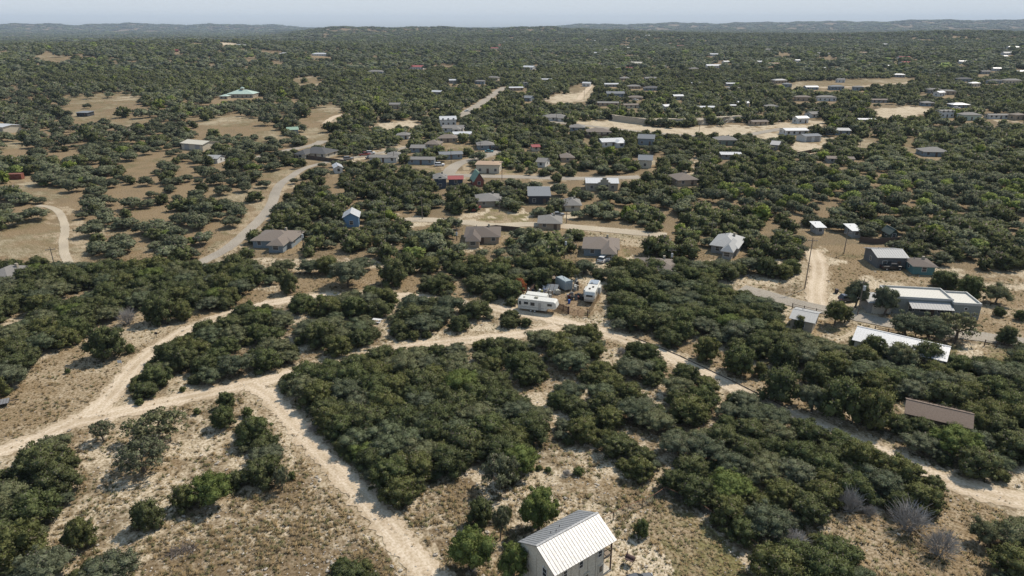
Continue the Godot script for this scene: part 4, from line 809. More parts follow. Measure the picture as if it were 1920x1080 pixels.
	["juniper_tree", "juniper right behind the flat roof", "", "tree", "J", [106.3,-156.8,3.3,3.9]],
	["juniper_tree", "single upright juniper in the grass above the upper track", "", "tree", "J", [-53.6,-152.5,2.2,4.9]],
	["oak_tree", "big round oak alone in the grass above the upper track", "", "tree", "O", [-40.3,-156.7,4.3,6.2]],
	["juniper_tree", "round juniper right of the big grass-strip oak", "", "tree", "J", [-29.5,-158.3,3.6,6]],
	["small_shrub", "small bush at the foot of the round grass-strip juniper", "", "shrub", "S", [-28.2,-156.1,0.9,1.8]],
	["juniper_tree", "small dark juniper at the wood edge above the track", "", "tree", "J", [-16.8,-167.4,1.5,2.5]],
	["dead_juniper", "rust-red dead juniper at the trailer yard's corner", "", "tree", "K", [1.9,-152,1.5,3.3]],
	["juniper_tree", "juniper covering the left end of the long white barn roof's eave", "", "tree", "J", [69.7,-118.3,2.4,4]],
	["oak_tree", "oak covering the middle of the long white barn roof's eave", "", "tree", "O", [72.8,-114.5,2.8,4.5]],
	["juniper_tree", "juniper covering the right end of the long white barn roof's eave", "", "tree", "J", [78,-114.5,2.8,4.5]],
	["juniper_tree", "small juniper at the left gable of the long white barn", "", "tree", "J", [68.8,-122.2,1.8,2.9]],
	["juniper_tree", "juniper before the left end of the brown shingle roof", "", "tree", "J", [60.7,-91.9,2,2.6]],
	["juniper_tree", "juniper before the middle of the brown shingle roof", "", "tree", "J", [63.5,-91,2,2.8]],
	["oak_tree", "oak before the right end of the brown shingle roof", "", "tree", "O", [68.5,-90.9,1.7,2.7]],
	["juniper_tree", "juniper at the right gable of the brown shingle roof", "", "tree", "J", [72.7,-91.8,1.7,3.3]],
	["small_shrub", "low bush on the stony slope above the house trees", "", "shrub", "S", [-1.4,-73.6,0.5,0.8]],
]
const SCRUB := [-17.2,-156.7,2.3,2.9, 34.7,-161.5,2.4,3.1, -41.9,-142.4,2.2,2.8, -21.5,-106,1.8,2.1, -98.4,-159.2,2.9,3.1, -19.4,-99.9,1.6,2.1, 13.6,-108.6,1.8,2.1, -113.5,-156.1,2.8,3.4, 57.9,-77.8,1.6,1.9, -118.1,-143.5,2.6,3.4, 3.4,-115.6,1.9,2.1, -105,-167.1,2.9,3.3, -82.6,-167,2.8,3.1, -112.1,-142.6,2.6,3.1, -1.6,-105,1.7,1.9, -104.6,-155.3,2.7,3.1, 24.9,-107.8,1.7,2.1, -17.6,-142.5,2.2,2.4, -107.7,-125.7,2.4,2.8, -9.3,-156.2,2.4,2.5, -89.1,-146.6,2.6,2.8, -77,-158.3,2.4,3.1, 44.4,-121.8,1.9,2.3, -136.6,-166.9,3,3.6, -89.3,-130.5,2.2,2.9, -123.4,-167.9,2.8,3.6, 2.7,-97.5,1.6,1.8, -12.2,-96.9,1.6,1.7, 53.6,-146.5,2.2,2.7, 4.8,-112.4,1.7,2, -4.6,-108.8,1.7,1.9, -116.4,-152.9,2.8,3.1, -76.2,-155,2.4,2.9, -84.6,-159.2,2.6,2.8, -7.2,-111.4,1.7,2, -89.4,-163.6,2.7,2.9, -5,-149.9,2.1,2.5, -21.3,-114.6,1.7,2, -127.1,-154.2,2.8,3.2, 58.2,-165.1,2.3,3, -91.3,-115.9,2,2.6, -38.5,-104.9,1.7,1.9, 13.1,-116.9,1.7,2, -101.9,-160.9,2.6,3, 31.3,-134.2,2,2.3, 48.7,-143.9,2.2,2.4, -60.6,-162.8,2.4,2.7, 50.8,-166.9,2.3,2.9, -18.4,-137.7,2,2.2, -35.7,-111,1.7,1.9, -87.2,-167.6,2.6,2.8, -81.6,-152.6,2.3,2.7, 24,-120.6,1.8,1.9, 99.8,-119.1,2.2,2.3, 85.8,-104.4,1.7,2.3, -0.7,-132.5,1.9,2, -82.1,-146.1,2.2,2.6, 0,-135.7,1.8,2.2, -109.6,-154.4,2.6,2.7, 31,-127.7,1.8,2.1, -13.8,-168,2.2,2.6, 22.8,-138.8,1.9,2.2, -92.1,-104.9,1.8,2.2, -28.7,-126.8,1.8,2, -131.1,-165.9,2.8,3, -96.1,-167.9,2.6,2.7, 43.8,-138.7,2,2.1, -64.6,-142.7,2,2.3, 27.7,-145.7,2,2.1, 35.7,-139.2,1.8,2.2, -94.3,-111.3,1.8,2.3, -101.5,-157.3,2.2,2.9, -96,-109.7,1.8,2.3, -97,-152,2.3,2.5, -80.3,-164.2,2.3,2.5, 36.2,-157.7,1.9,2.5, -103.4,-127.3,2.1,2.3, -132.2,-162.1,2.6,2.9, 47.7,-149.7,2,2.2, 63.1,-101.2,1.6,1.7, -23.9,-131.7,1.6,2, 58.2,-126.6,1.8,1.9, 27.4,-163.5,1.9,2.3, -95.7,-157,2.1,2.5, -114.8,-136,2,2.3, -59.2,-133.3,1.6,2, -22.9,-145.6,1.6,2.1, -36.2,-146.5,1.7,2.1, -104,-143.5,1.9,2.4, -56.6,-133.6,1.6,2, -5.4,-147,1.6,2.1, -64.1,-124.3,1.6,1.9, -117.3,-157,2,2.6, 102.7,-121.1,1.8,1.9, -112.5,-166.7,2.2,2.4, 23.9,-152.8,1.6,2.1, -102.9,-135.9,1.9,2.1, -102.5,-133.2,1.8,1.9, -70.8,-159.6,1.7,2, 69.2,-166.9,1.7,2.1, -92.4,-164.6,1.9,2.1, -6.7,-158.2,1.6,1.8, -112.2,-131,1.7,1.8, -123.5,-164.6,1.8,2.2, 29.3,-162.4,1.2,1.3, 47.6,-168,1.1,1.5, -40.7,-134.4,1,1.1, -91.4,-161.6,1.3,1.5, -74.6,-164.6,1.2,1.5, 58.8,-144.4,1.1,1.2, 1.3,-133.8,0.9,1.2, -121.3,-156.3,1.3,1.6, -67.6,-114.1,1,1.1, -55.3,-128,1,1.2, -55.6,-142,1.1,1.2, 97,-112.7,1.1,1.1, -107.1,-123.2,1.1,1.3, 51.7,-144.8,1.1,1.1, -41.7,-146.6,1,1.2, -95.7,-138.4,1.1,1.3, -127.1,-157.6,1.3,1.5, -134.3,-159.9,1.3,1.6, -109,-146.5,1.1,1.4, 50.3,-155.1,1.1,1.2, -42.7,-145.2,1,1.2, -97.4,-148.3,1.1,1.4, -34.8,-144.7,0.9,1.2, -91.7,-156.6,1.2,1.3, -56.7,-140.5,0.9,1.2, -130,-155.6,1.2,1.4, -16.4,-150.2,1,1.1, -78.1,-148.9,1.1,1.2, -98.2,-149.6,1.1,1.3, -55.3,-138.8,1,1.1, -84.1,-161.9,1.1,1.2, -1.8,-136.8,0.9,1, -132.5,-159,1.2,1.5, -38.3,-146.4,0.9,1.1, -1.1,-138.1,0.9,1, -87.7,-161.5,1.1,1.2, -132.3,-157.4,1.1,1.3]
const SCRUB_OAKS := [-45.1,-143.9,1.3,1.4, -66.5,-123.7,1.2,1.3, -105.1,-125.4,1.3,1.5, -49.9,-127.8,1.1,1.3, 4.8,-125.9,1.1,1.1, -119.4,-151.7,1.5,1.7, -15.4,-158.9,1.3,1.4, -44,-121.5,1.1,1.2, -97.6,-136.9,1.3,1.5, 69.2,-84.8,1,1, -116.6,-146.1,1.5,1.6, -2.7,-109.1,0.9,1, -105,-129.1,1.3,1.4, 36.6,-128.9,1.1,1.2, 100.1,-116.7,1.2,1.3, 75,-112.3,1.1,1.2, 1.4,-102,0.9,0.9, -106.1,-127.7,1.2,1.5, 63.6,-122.9,1.1,1.2, -92,-102.8,1.1,1.2, 15.6,-128.6,1,1.2, -82.4,-158,1.3,1.6, 5.6,-116.2,1,1, -31.3,-114.1,1,1, 38.9,-163.1,1.3,1.3, -98.7,-125.6,1.3,1.3, -44.2,-132.2,1.1,1.2, -18.5,-159.2,1.2,1.3, -25.2,-133.3,1,1.1, -121.1,-142.5,1.4,1.5, -15.5,-114.8,0.9,1, 60.2,-127.9,1.1,1.1, -57.7,-117.5,1,1, -18.6,-161.2,1.1,1.3, 22.5,-166.2,1.2,1.3, 12.1,-125.5,0.9,1, -53.7,-112.7,1,1, 17.2,-114.6,0.9,1, 39.5,-164.8,1.1,1.3, 30.6,-145,1.1,1.1, -73,-152.2,1.1,1.2, -118,-163.3,1.3,1.5, -24.8,-143.6,1,1.1, -89.6,-166.2,1.3,1.3, -65.4,-129.4,0.9,1.1, -69.6,-157.2,1.1,1.2, -110.2,-144.5,1.1,1.3, -15,-151.1,1,1, -21.3,-160.1,1,1.1, -4.9,-136.2,0.9,1, -104.5,-152.5,1.1,1.3, -129.9,-163.4,1.2,1.4, -102,-167.6,1.1,1.4, -108.5,-161.7,1.1,1.2, -117.4,-161,1.1,1.3, -107.6,-166.7,1.1,1.2, -93.3,-162.8,1.1,1.1, -109.5,-167.3,1.1,1.1]
const HOUSES := [
	["house", -68.8, -193.1, 11.4, 9.9, -4, 2.4, "hip", 1.7, "brown", "bluegrey", "w", "blue-grey house with brown hipped roof beside the curved road", ""],
	["house", -51.5, -213, 4.6, 6.3, 8, 3.4, "gable_front", 1.3, "white", "blue", "", "tall blue house with white metal gable roof above the cul-de-sac", ""],
	["house", -8.7, -196.4, 9.7, 9.9, 0, 2.3, "hip", 1.6, "darkbrown", "tan", "gw", "tan brick house with brown hipped roof and white garage apron", ""],
	["house", -8.3, -241, 8.7, 9.9, 6, 2.3, "hip", 1.5, "grey", "stone", "", "grey hipped house above the lawn with red pickup outside", ""],
	["house", 9.8, -244.4, 7.4, 9, 0, 3.1, "shed", 1.1, "slate", "dark", "", "dark modern house with one big slate-grey sloping roof", ""],
	["house", 21, -234.1, 5.3, 8.1, 0, 2.2, "hip", 1.5, "grey", "cream", "", "small grey hipped house beside the parked grey car", ""],
	["house", 12.1, -210.5, 6.8, 8.1, -4, 2.2, "hip", 1.5, "grey", "tan", "", "grey hipped roof standing right below the village street", ""],
	["house", 25.2, -184.6, 9.3, 9.9, -8, 2.4, "hip", 1.8, "brown", "bluegrey", "w", "large brown hipped house with two white cars on its drive", ""],
	["house", 37.4, -167, 10.3, 9, -10, 2.2, "hip", 1.7, "brown", "tan", "", "brown hipped roof half sunk in trees behind the motorhomes", ""],
	["house", 35.2, -265.8, 12.1, 8.1, -2, 3.1, "gable", 1.1, "white", "stone", "d", "long tan stone house with pale metal roof and stepped front gable", ""],
	["house", -28.6, -269.1, 4.7, 7.2, 6, 4.2, "hip", 1.3, "grey", "navy", "", "tall navy house with grey hipped roof and dark chimney", ""],
	["garage", -22.9, -275.3, 5.6, 6.3, 4, 2.5, "gable", 0.7, "red", "navy", "", "low navy garage with bright red metal roof", ""],
	["house", -14, -272.9, 3.9, 7.2, 14, 2.7, "gable_front", 3, "green", "brick", "", "red brick house with steep green gable roof", ""],
	["house", -10.2, -300.9, 10.2, 8.1, -6, 3.9, "hip", 0.6, "tan", "cream", "", "cream stucco house with low tan roofs above the upper street", ""],
	["house", -76.1, -296.9, 3.3, 7.2, 20, 2.5, "gable_front", 0.8, "white", "white", "", "small white gabled house beside the bend of the curved road", ""],
	["house", -94.7, -335.4, 14.8, 10.8, -18, 2.5, "hip", 2, "dark", "cream", "gw", "cream house with steep charcoal hipped roofs and walled forecourt", ""],
	["mobile_home", -60.1, -321.7, 12.7, 5.4, -3, 2.4, "gable", 0.7, "grey", "white", "", "white mobile home with grey roof at the street corner", ""],
	["mobile_home", -42, -317.8, 12.3, 5.4, -3, 2.4, "gable", 0.7, "grey", "bluegrey", "", "blue-grey mobile home with wooden deck next to the white mobile home", ""],
	["mobile_home", -29.8, -331.7, 10.7, 6.3, 12, 2.4, "gable", 0.8, "slate", "bluegrey", "", "slate-roofed blue-grey mobile home set askew behind the deck", ""],
	["house", -61.6, -393, 6.9, 7.2, 0, 2.4, "hip", 1.2, "grey", "white", "", "white house with grey hipped roof behind the camper trailer", ""],
	["house", -40.8, -443.1, 9.9, 8.1, 10, 4.1, "gable", 1.5, "white", "white", "", "tall white farmhouse with dazzling white metal roof", ""],
	["house", -34.9, -415.8, 12.3, 8.1, -6, 2.4, "gable", 1.3, "grey", "white", "w", "white house with grey gables in front of the tall farmhouse", ""],
	["house", -35.3, -380.4, 10.2, 8.1, 4, 2.4, "hip", 1.5, "brown", "tan", "", "tan house with brown hipped roof beside the white carport roof", ""],
	["shed", -28.2, -392, 10, 5.4, 6, 2.2, "shed", 0.5, "white", "white", "", "long white carport roof behind the brown hipped houses", ""],
	["house", -13.9, -358.3, 8.2, 8.1, 8, 2.4, "hip", 1.6, "grey", "bluegrey", "", "blue-grey house with grey hipped roof and teal car outside", ""],
	["house", -41, -361.5, 7.2, 8.1, -8, 2.4, "hip", 1.6, "brown", "stone", "", "stone house with peaked brown roof between two oaks", ""],
	["house", -47.6, -349.9, 6.7, 7.2, -4, 2.3, "gable", 1, "grey", "bluegrey", "", "small blue-grey cottage behind the white mobile home", ""],
	["house", -56.5, -328.9, 5.5, 6.3, 10, 2.4, "hip", 1.2, "grey", "cream", "", "cream cottage with grey roof beside the red pickup", ""],
	["house", -131.4, -415.2, 6, 7.2, 22, 2.4, "gable", 1.1, "green", "bluegrey", "", "dark house with pale green metal roof above the bare bank", ""],
	["barn", -163.7, -360.4, 14.4, 9.9, -22, 3.2, "gable", 1.1, "cream", "cream", "b", "long cream metal barn with sliding door among oaks", ""],
	["outbuilding", -139.4, -321.1, 5.7, 7.2, -6, 2.4, "gable", 0.9, "metal", "white", "", "small white outbuilding with metal roof below the cream barn", ""],
	["lodge", -235.7, -619.3, 22.5, 15.3, 0, 3.4, "pyramid", 3, "teal", "stone", "t", "big lodge with pale teal pyramid roof and lantern", ""],
	["annex", -246.4, -606.1, 6.7, 7.2, 0, 2.5, "hip", 1.2, "teal", "stone", "", "low teal-roofed annex beside the big pyramid lodge", ""],
	["barn", -309.8, -424.9, 13, 10.8, -24, 3.9, "gable", 0.8, "white", "cream", "b", "cream barn with glaring white roof at the edge of the savanna", ""],
	["shed", -302.5, -496.1, 8.1, 7.2, -6, 2.5, "shed", 0.3, "slate", "dark", "", "dark open shed beside the bare brown paddock", ""],
	["shipping_container", -208.5, -283.3, 6.8, 2.7, 10, 2.2, "flat", 0.1, "rust", "rust", "", "rusty red shipping container under the savanna oaks", ""],
	["house", -125.3, -160.1, 8, 9.9, -6, 2.4, "hip", 1.7, "grey", "tan", "", "grey hipped roof behind the pale lane in the west wood", ""],
	["house", 61.9, -187.2, 7, 10.8, -28, 2.5, "hip", 2, "metal", "grey", "w", "house with pale metal hipped roof alone in the east woods", ""],
	["workshop", 101, -175.5, 7.4, 8.1, -3, 3.1, "gable", 1, "metal", "darkgrey", "", "dark grey workshop with ribbed metal roof beside the black pickup", ""],
	["shed", 107, -169.5, 5.1, 6.3, -8, 2.5, "hip", 0.7, "darkbrown", "tealwall", "", "teal shed with dark roof below the workshop", ""],
	["shed", 95.2, -205.3, 2.4, 4.5, 0, 2.2, "shed", 0.4, "white", "grey", "", "small white-roofed shed by the head of the dirt drive", ""],
	["shed", 104.8, -202.3, 2.6, 5.4, 0, 2.2, "shed", 0.4, "white", "grey", "", "white-roofed shed behind the big drive oak", ""],
	["hut", 114.6, -199, 2.4, 4.5, 0, 2.2, "gable_front", 1.2, "darkgreen", "darkgreen", "", "dark green barn-shaped hut beside the brown board fence", ""],
	["garage", 62.4, -133.4, 4.3, 6.3, -33, 2.5, "gable", 0.8, "metal", "stone", "", "stone garage with pale metal roof below the paved road", ""],
	["house", 209.1, -341.1, 11.5, 9, -6, 2.4, "hip", 1.7, "grey", "bluegrey", "", "blue-grey hipped house alone amid the far east woods", ""],
	["mobile_home", 151.5, -316.2, 11.3, 5.4, -10, 2.3, "gable", 0.6, "brown", "grey", "", "long grey mobile home with brown roof below the fenced lot", ""],
	["workshop", 164.7, -383.7, 9.8, 8.1, 12, 3.1, "gable", 0.7, "slate", "white", "b", "white metal workshop with two big doors on the pale lot", ""],
	["house", 190, -407.5, 13.9, 9, -6, 2.7, "gable", 0.8, "metal", "bluegrey", "", "blue-grey house with long pale metal roof behind the white workshop", ""],
	["house", 166.4, -409.6, 13.4, 9, 4, 2.7, "gable", 0.8, "white", "white", "", "white house with white metal roof beside the white workshop", ""],
	["house", 135.4, -353.2, 3.7, 8.1, -30, 2.9, "gable", 1.3, "metal", "grey", "", "grey gabled house with bright roof below the pale lot", ""],
	["mobile_home", 159.7, -451.8, 10.7, 6.3, 10, 2.4, "gable", 0.7, "brown", "tan", "", "tan mobile home on the green patch at the quarry end", ""],
	["house", 211.4, -490.8, 8.2, 8.1, 14, 2.7, "gable", 1.2, "grey", "white", "", "white gabled house in the trees behind the pale lot", ""],
	["outbuilding", 232.7, -458.9, 10.4, 5.4, -3, 2.2, "gable", 0.5, "white", "grey", "", "low white roof in the woods before the sandy clearing", ""],
	["mobile_home", 300.5, -575.9, 14, 6.3, -3, 2.4, "gable", 0.6, "brown", "grey", "", "grey mobile home by the far sandy clearing", ""],
	["house", 321.9, -545.7, 7.6, 7.2, 0, 2.7, "hip", 1.1, "grey", "bluegrey", "", "small blue-grey house at the edge of the sandy clearing", ""],
	["house", 342.2, -538.9, 12.8, 8.1, 0, 2.5, "hip", 1.1, "white", "bluegrey", "", "blue house with bright white roof above the white two-storey house", ""],
	["house", 299, -484.3, 9.7, 7.2, 6, 4.4, "gable", 0.5, "grey", "white", "", "white two-storey house at the end of the sandy clearing", ""],
	["house", 309.6, -473.4, 11.7, 8.1, -4, 3.6, "hip", 1.3, "grey", "mint", "", "pale mint house with grey roof beside the white two-storey house", ""],
	["mobile_home", 332.6, -477.6, 16.5, 5.4, 0, 2.4, "gable", 0.6, "grey", "white", "", "white mobile home at the far right of the sandy road", ""],
	["house", 301.8, -716, 12.3, 8.1, 0, 2.4, "gable", 1.1, "white", "bluegrey", "", "blue house with white roof beside the back lane", ""],
	["building", 3.6, -686.9, 13.2, 8.1, 10, 2.7, "gable", 0.7, "white", "tan", "", "long building with white roof where the far street meets the lane", ""],
	["house", 13.7, -727.3, 4.4, 5.4, 10, 5.1, "flat", 0.3, "grey", "grey", "", "grey tower-like house behind the white-roofed building", ""],
	["house", 13.7, -602.5, 8.3, 8.1, -25, 2.7, "gable", 1.5, "slate", "bluegrey", "", "slate-gabled house below the ridge lane", ""],
	["shed", 40, -820.8, 11.6, 7.2, 0, 2.5, "gable", 0.7, "white", "grey", "", "white-roofed shed above the ridge lane", ""],
	["house", 102.8, -735.1, 14.2, 8.1, 0, 2.5, "gable", 0.8, "white", "grey", "", "house with white metal roof above the grey gabled hall", ""],
	["house", 93.3, -640, 15.7, 9, 0, 2.9, "gable", 1.5, "slate", "bluegrey", "", "grey gabled hall beside the sandy lane", ""],
	["house", 122.9, -716.3, 12.8, 8.1, 0, 2.5, "hip", 1.3, "grey", "tan", "", "tan house with grey roof right of the white metal roof", ""],
	["house", 137.9, -698.8, 15.6, 9, 0, 2.5, "hip", 1.6, "dark", "bluegrey", "", "blue-grey house with dark roof above the creek of trees", ""],
	["house", 162.5, -837.6, 13.1, 8.1, 0, 2.5, "gable", 1.3, "grey", "bluegrey", "", "grey gabled house in the trees below the tan road", ""],
	["house", 134.3, -846, 12, 8.1, 0, 2.5, "hip", 1.5, "grey", "tan", "", "hipped grey house among trees left of the tan road", ""],
	["house", 106, -606.3, 11.7, 7.2, -8, 2.4, "hip", 1.2, "brown", "tan", "", "brown-roofed tan house with white truck outside", ""],
	["house", 200.9, -768.7, 13.8, 8.1, 0, 3.1, "gable", 0.7, "white", "dark", "", "dark house with white roof on the tan field", ""],
	["house", 236, -768.2, 9.2, 7.2, 0, 2.5, "gable", 0.7, "white", "grey", "", "pale house with white roof beside the dry field", ""],
	["house", 220.1, -704.1, 12, 8.1, 0, 2.4, "hip", 1.2, "grey", "bluegrey", "", "grey house among trees below the dry field", ""],
	["house", 75.8, -561.1, 17.7, 7.2, -5, 2.4, "gable", 0.8, "grey", "tan", "", "long grey-roofed house below the ridge lane", ""],
	["house", 92.8, -542.6, 13.9, 7.2, 4, 2.4, "gable", 0.7, "brown", "cream", "", "low brown-roofed house above the quarry wall", ""],
	["house", 29.1, -469.1, 15.4, 9, 4, 2.5, "hip", 1.7, "grey", "white", "w", "white house with grey hipped roof beside the hill street", ""],
	["house", 39.3, -418, 8.5, 8.1, -6, 2.4, "hip", 1.5, "grey", "bluegrey", "", "blue-grey hipped house just below the hill street", ""],
	["house", 50.2, -401.8, 13.7, 9, -6, 2.4, "hip", 1.6, "brown", "cream", "", "cream house with brown roof inside a board-fenced yard", ""],
	["house", 52.1, -364.8, 12.1, 8.1, 14, 2.7, "gable", 1.2, "white", "white", "w", "house with glaring white roof and dormers below the fenced yard", ""],
	["house", 72, -369.8, 8.2, 8.1, -14, 3.6, "gable", 1.6, "slate", "bluegrey", "", "blue-grey gabled house right of the glaring white roof", ""],
	["house", 60.4, -309.2, 5.8, 8.1, -12, 3.6, "gable", 1.5, "slate", "cream", "", "cream two-storey house with slate gables in thick woods", ""],
	["house", 114.1, -369.7, 10.6, 8.1, -2, 3.1, "hip", 1.6, "grey", "greenwall", "", "grey-green house with hipped roof at the quarry street", ""],
	["shed", 103.8, -326.6, 9.2, 7.2, -4, 2.2, "gable", 0.5, "white", "grey", "", "low shed with long white roof in the woods below the quarry", ""],
	["building", 144.4, -528.5, 15.2, 7.2, 2, 2.4, "gable", 0.6, "white", "grey", "", "long white-roofed building above the quarry wall", ""],
	["building", 170.9, -545.6, 7.6, 6.3, 0, 2.2, "gable", 0.5, "white", "grey", "", "short white-roofed building right of the long one", ""],
	["house", 69.3, -274.3, 7.9, 9.9, 10, 2.5, "hip", 1.7, "brown", "tan", "", "tan house with brown hipped roof at the upper street end", ""],
	["cottage", 11.8, -352.5, 3.7, 6.3, 10, 2.2, "gable", 0.7, "red", "cream", "", "small cottage with rusty red roof in the village woods", ""],
	["house", 26.2, -325.9, 5.9, 8.1, 0, 2.2, "hip", 1.3, "brown", "tan", "", "brown hipped roof poking out of the village woods", ""],
	["cottage", 14.3, -313.7, 4.1, 7.2, -20, 2.4, "gable", 1.2, "grey", "white", "", "grey gabled cottage above the upper street", ""],
	["far_house", -431.7, -1376.8, 22, 11, -8, 3.4, "hip", 1.8, "white", "bluegrey", "", "far blue-grey house with white hipped roof on the wooded western plateau", "far houses on the wooded western plateau"],
	["far_house", -373.3, -1399.4, 28, 13, 0, 3.4, "hip", 2.1, "white", "white", "", "far white house with white hipped roof on the wooded western plateau", "far houses on the wooded western plateau"],
	["far_house", -603.7, -1610.1, 27.9, 13, -18, 3.4, "hip", 2.1, "white", "cream", "", "far cream house with white hipped roof on the wooded western plateau", "far houses on the wooded western plateau"],
	["far_house", -652.3, -1399.4, 11.2, 6, 25, 3.4, "gable", 1, "red", "brick", "", "far brick house with red gable roof on the wooded western plateau", "far houses on the wooded western plateau"],
	["far_house", -899, -1610.1, 21.4, 10.7, 6, 3.4, "hip", 1.7, "grey", "stone", "", "far stone house with grey hipped roof on the wooded western plateau", "far houses on the wooded western plateau"],
	["far_house", -1156, -1853.3, 22.2, 11.1, 6, 3.4, "hip", 1.8, "slate", "bluegrey", "", "far blue-grey house with slate hipped roof on the wooded western plateau", "far houses on the wooded western plateau"],
	["far_house", -2022, -3018, 27.9, 13, -8, 3.4, "gable", 2.1, "white", "white", "", "far white house with white gable roof on the wooded western plateau", "far houses on the wooded western plateau"],
	["far_house", -2235.8, -3985.7, 21, 10.5, -18, 3.4, "gable", 1.7, "red", "brick", "", "far brick house with red gable roof on the wooded western plateau", "far houses on the wooded western plateau"],
	["far_house", -2158.5, -4176.6, 33.1, 13, -18, 3.4, "gable", 2.1, "white", "cream", "", "far cream house with white gable roof on the wooded western plateau", "far houses on the wooded western plateau"],
	["far_house", -1657.7, -3811.4, 25.2, 12.6, -18, 3.4, "gable", 2, "red", "cream", "", "far cream house with red gable roof on the wooded western plateau", "far houses on the wooded western plateau"],
	["far_house", -1309.1, -3504.6, 20.8, 10.4, 6, 3.4, "gable", 1.7, "white", "white", "", "far white house with white gable roof on the wooded western plateau", "far houses on the wooded western plateau"],
	["far_house", -920.9, -2821.8, 13.1, 6.5, 14, 3.4, "gable", 1, "white", "white", "", "far white house with white gable roof on the wooded western plateau", "far houses on the wooded western plateau"],
	["far_house", -564.6, -2127.9, 14.1, 7.1, 0, 3.4, "gable", 1.1, "tan", "cream", "", "far cream house with tan gable roof on the wooded western plateau", "far houses on the wooded western plateau"],
	["far_house", -762, -3243.3, 21.4, 10.7, -18, 3.4, "gable", 1.7, "white", "white", "", "far white house with white gable roof on the wooded western plateau", "far houses on the wooded western plateau"],
	["far_house", -186.3, -979.1, 21, 10.5, -8, 3.4, "hip", 1.7, "grey", "bluegrey", "", "far blue-grey house with grey hipped roof in the woods behind the village", "far houses in the woods behind the village"],
	["far_house", -29.2, -2649.4, 21, 10.5, 14, 3.4, "gable", 1.7, "white", "white", "", "far white house with white gable roof in the far woods below the ridge", "far houses in the far woods below the ridge"],
	["far_house", 0, -2821.8, 18.7, 9.3, 14, 3.4, "gable", 1.5, "white", "white", "", "far white house with white gable roof in the far woods below the ridge", "far houses in the far woods below the ridge"],
	["far_house", 57.6, -1814.2, 14.5, 7.2, 0, 3.4, "gable", 1.2, "white", "white", "", "far white house with white gable roof in the far woods below the ridge", "far houses in the far woods below the ridge"],
	["far_house", 79.2, -1255, 10.1, 6, 0, 3.4, "gable", 1, "tan", "cream", "", "far cream house with tan gable roof in the far woods below the ridge", "far houses in the far woods below the ridge"],
	["far_house", 141, -1524.1, 10.2, 6, -8, 3.4, "gable", 1, "white", "white", "", "far white house with white gable roof in the far woods below the ridge", "far houses in the far woods below the ridge"],
	["far_house", -69.8, -660.6, 9, 6, -18, 3.4, "gable", 1, "white", "grey", "", "far grey house with white gable roof in the woods behind the village", "far houses in the woods behind the village"],
	["far_house", -63.7, -771.4, 8, 6, 0, 3.4, "gable", 1, "white", "grey", "", "far grey house with white gable roof in the woods behind the village", "far houses in the woods behind the village"],
	["far_house", -34.8, -771.4, 10.4, 6, -8, 3.4, "hip", 1, "grey", "bluegrey", "", "far blue-grey house with grey hipped roof in the woods behind the village", "far houses in the woods behind the village"],
	["far_house", -21.8, -833.1, 13.5, 6.7, -18, 3.4, "hip", 1.1, "grey", "cream", "", "far cream house with grey hipped roof in the woods behind the village", "far houses in the woods behind the village"],
	["far_house", -100.2, -524.7, 8, 6, 25, 3.4, "gable", 1, "dark", "bluegrey", "", "far blue-grey house with dark gable roof in the woods behind the village", "far houses in the woods behind the village"],
	["far_house", -87.6, -528.1, 8, 6, 0, 3.4, "gable", 1, "grey", "stone", "", "far stone house with grey gable roof in the woods behind the village", "far houses in the woods behind the village"],
	["far_house", 190.5, -1610.1, 15, 7.5, 0, 3.4, "gable", 1.2, "white", "white", "", "far white house with white gable roof in the far woods below the ridge", "far houses in the far woods below the ridge"],
	["far_house", 141.5, -1152.8, 8, 6, -8, 3.4, "gable", 1, "white", "cream", "", "far cream house with white gable roof in the far woods below the ridge", "far houses in the far woods below the ridge"],
	["far_house", 153.1, -1026.8, 13.8, 6.9, -8, 3.4, "hip", 1.1, "grey", "tan", "", "far tan house with grey hipped roof in the woods behind the village", "far houses in the woods behind the village"],
	["far_house", 170.4, -1039.5, 9.8, 6, 0, 3.4, "gable", 1, "red", "cream", "", "far cream house with red gable roof in the woods behind the village", "far houses in the woods behind the village"],
	["far_house", 225, -1079.3, 15.9, 8, 0, 3.4, "hip", 1.3, "grey", "white", "", "far white house with grey hipped roof in the far woods below the ridge", "far houses in the far woods below the ridge"],
	["far_house", 260.2, -1026.8, 13.8, 6.9, 25, 3.4, "hip", 1.1, "grey", "cream", "", "far cream house with grey hipped roof in the woods behind the village", "far houses in the woods behind the village"],
	["far_house", 352.3, -1185, 11.1, 6, 25, 3.4, "gable", 1, "white", "white", "", "far white house with white gable roof in the far woods below the ridge", "far houses in the far woods below the ridge"],
	["far_house", 415.2, -1201.8, 11.3, 6, 0, 3.4, "gable", 1, "white", "white", "", "far white house with white gable roof in the hazy eastern woods", "far houses in the hazy eastern woods"],
	["far_house", 380.7, -1137.3, 10.7, 6, -18, 3.4, "gable", 1, "grey", "cream", "", "far cream house with grey gable roof in the hazy eastern woods", "far houses in the hazy eastern woods"],
	["far_house", 571.5, -1610.1, 17.1, 8.6, 14, 3.4, "gable", 1.4, "grey", "white", "", "far white house with grey gable roof in the hazy eastern woods", "far houses in the hazy eastern woods"],
	["far_house", 403.9, -1107.6, 17.8, 8.9, 0, 3.4, "gable", 1.4, "tan", "brick", "", "far brick house with tan gable roof in the hazy eastern woods", "far houses in the hazy eastern woods"],
	["far_house", 396.9, -1065.7, 15.7, 7.9, 25, 3.4, "gable", 1.3, "tan", "brick", "", "far brick house with tan gable roof in the hazy eastern woods", "far houses in the hazy eastern woods"],
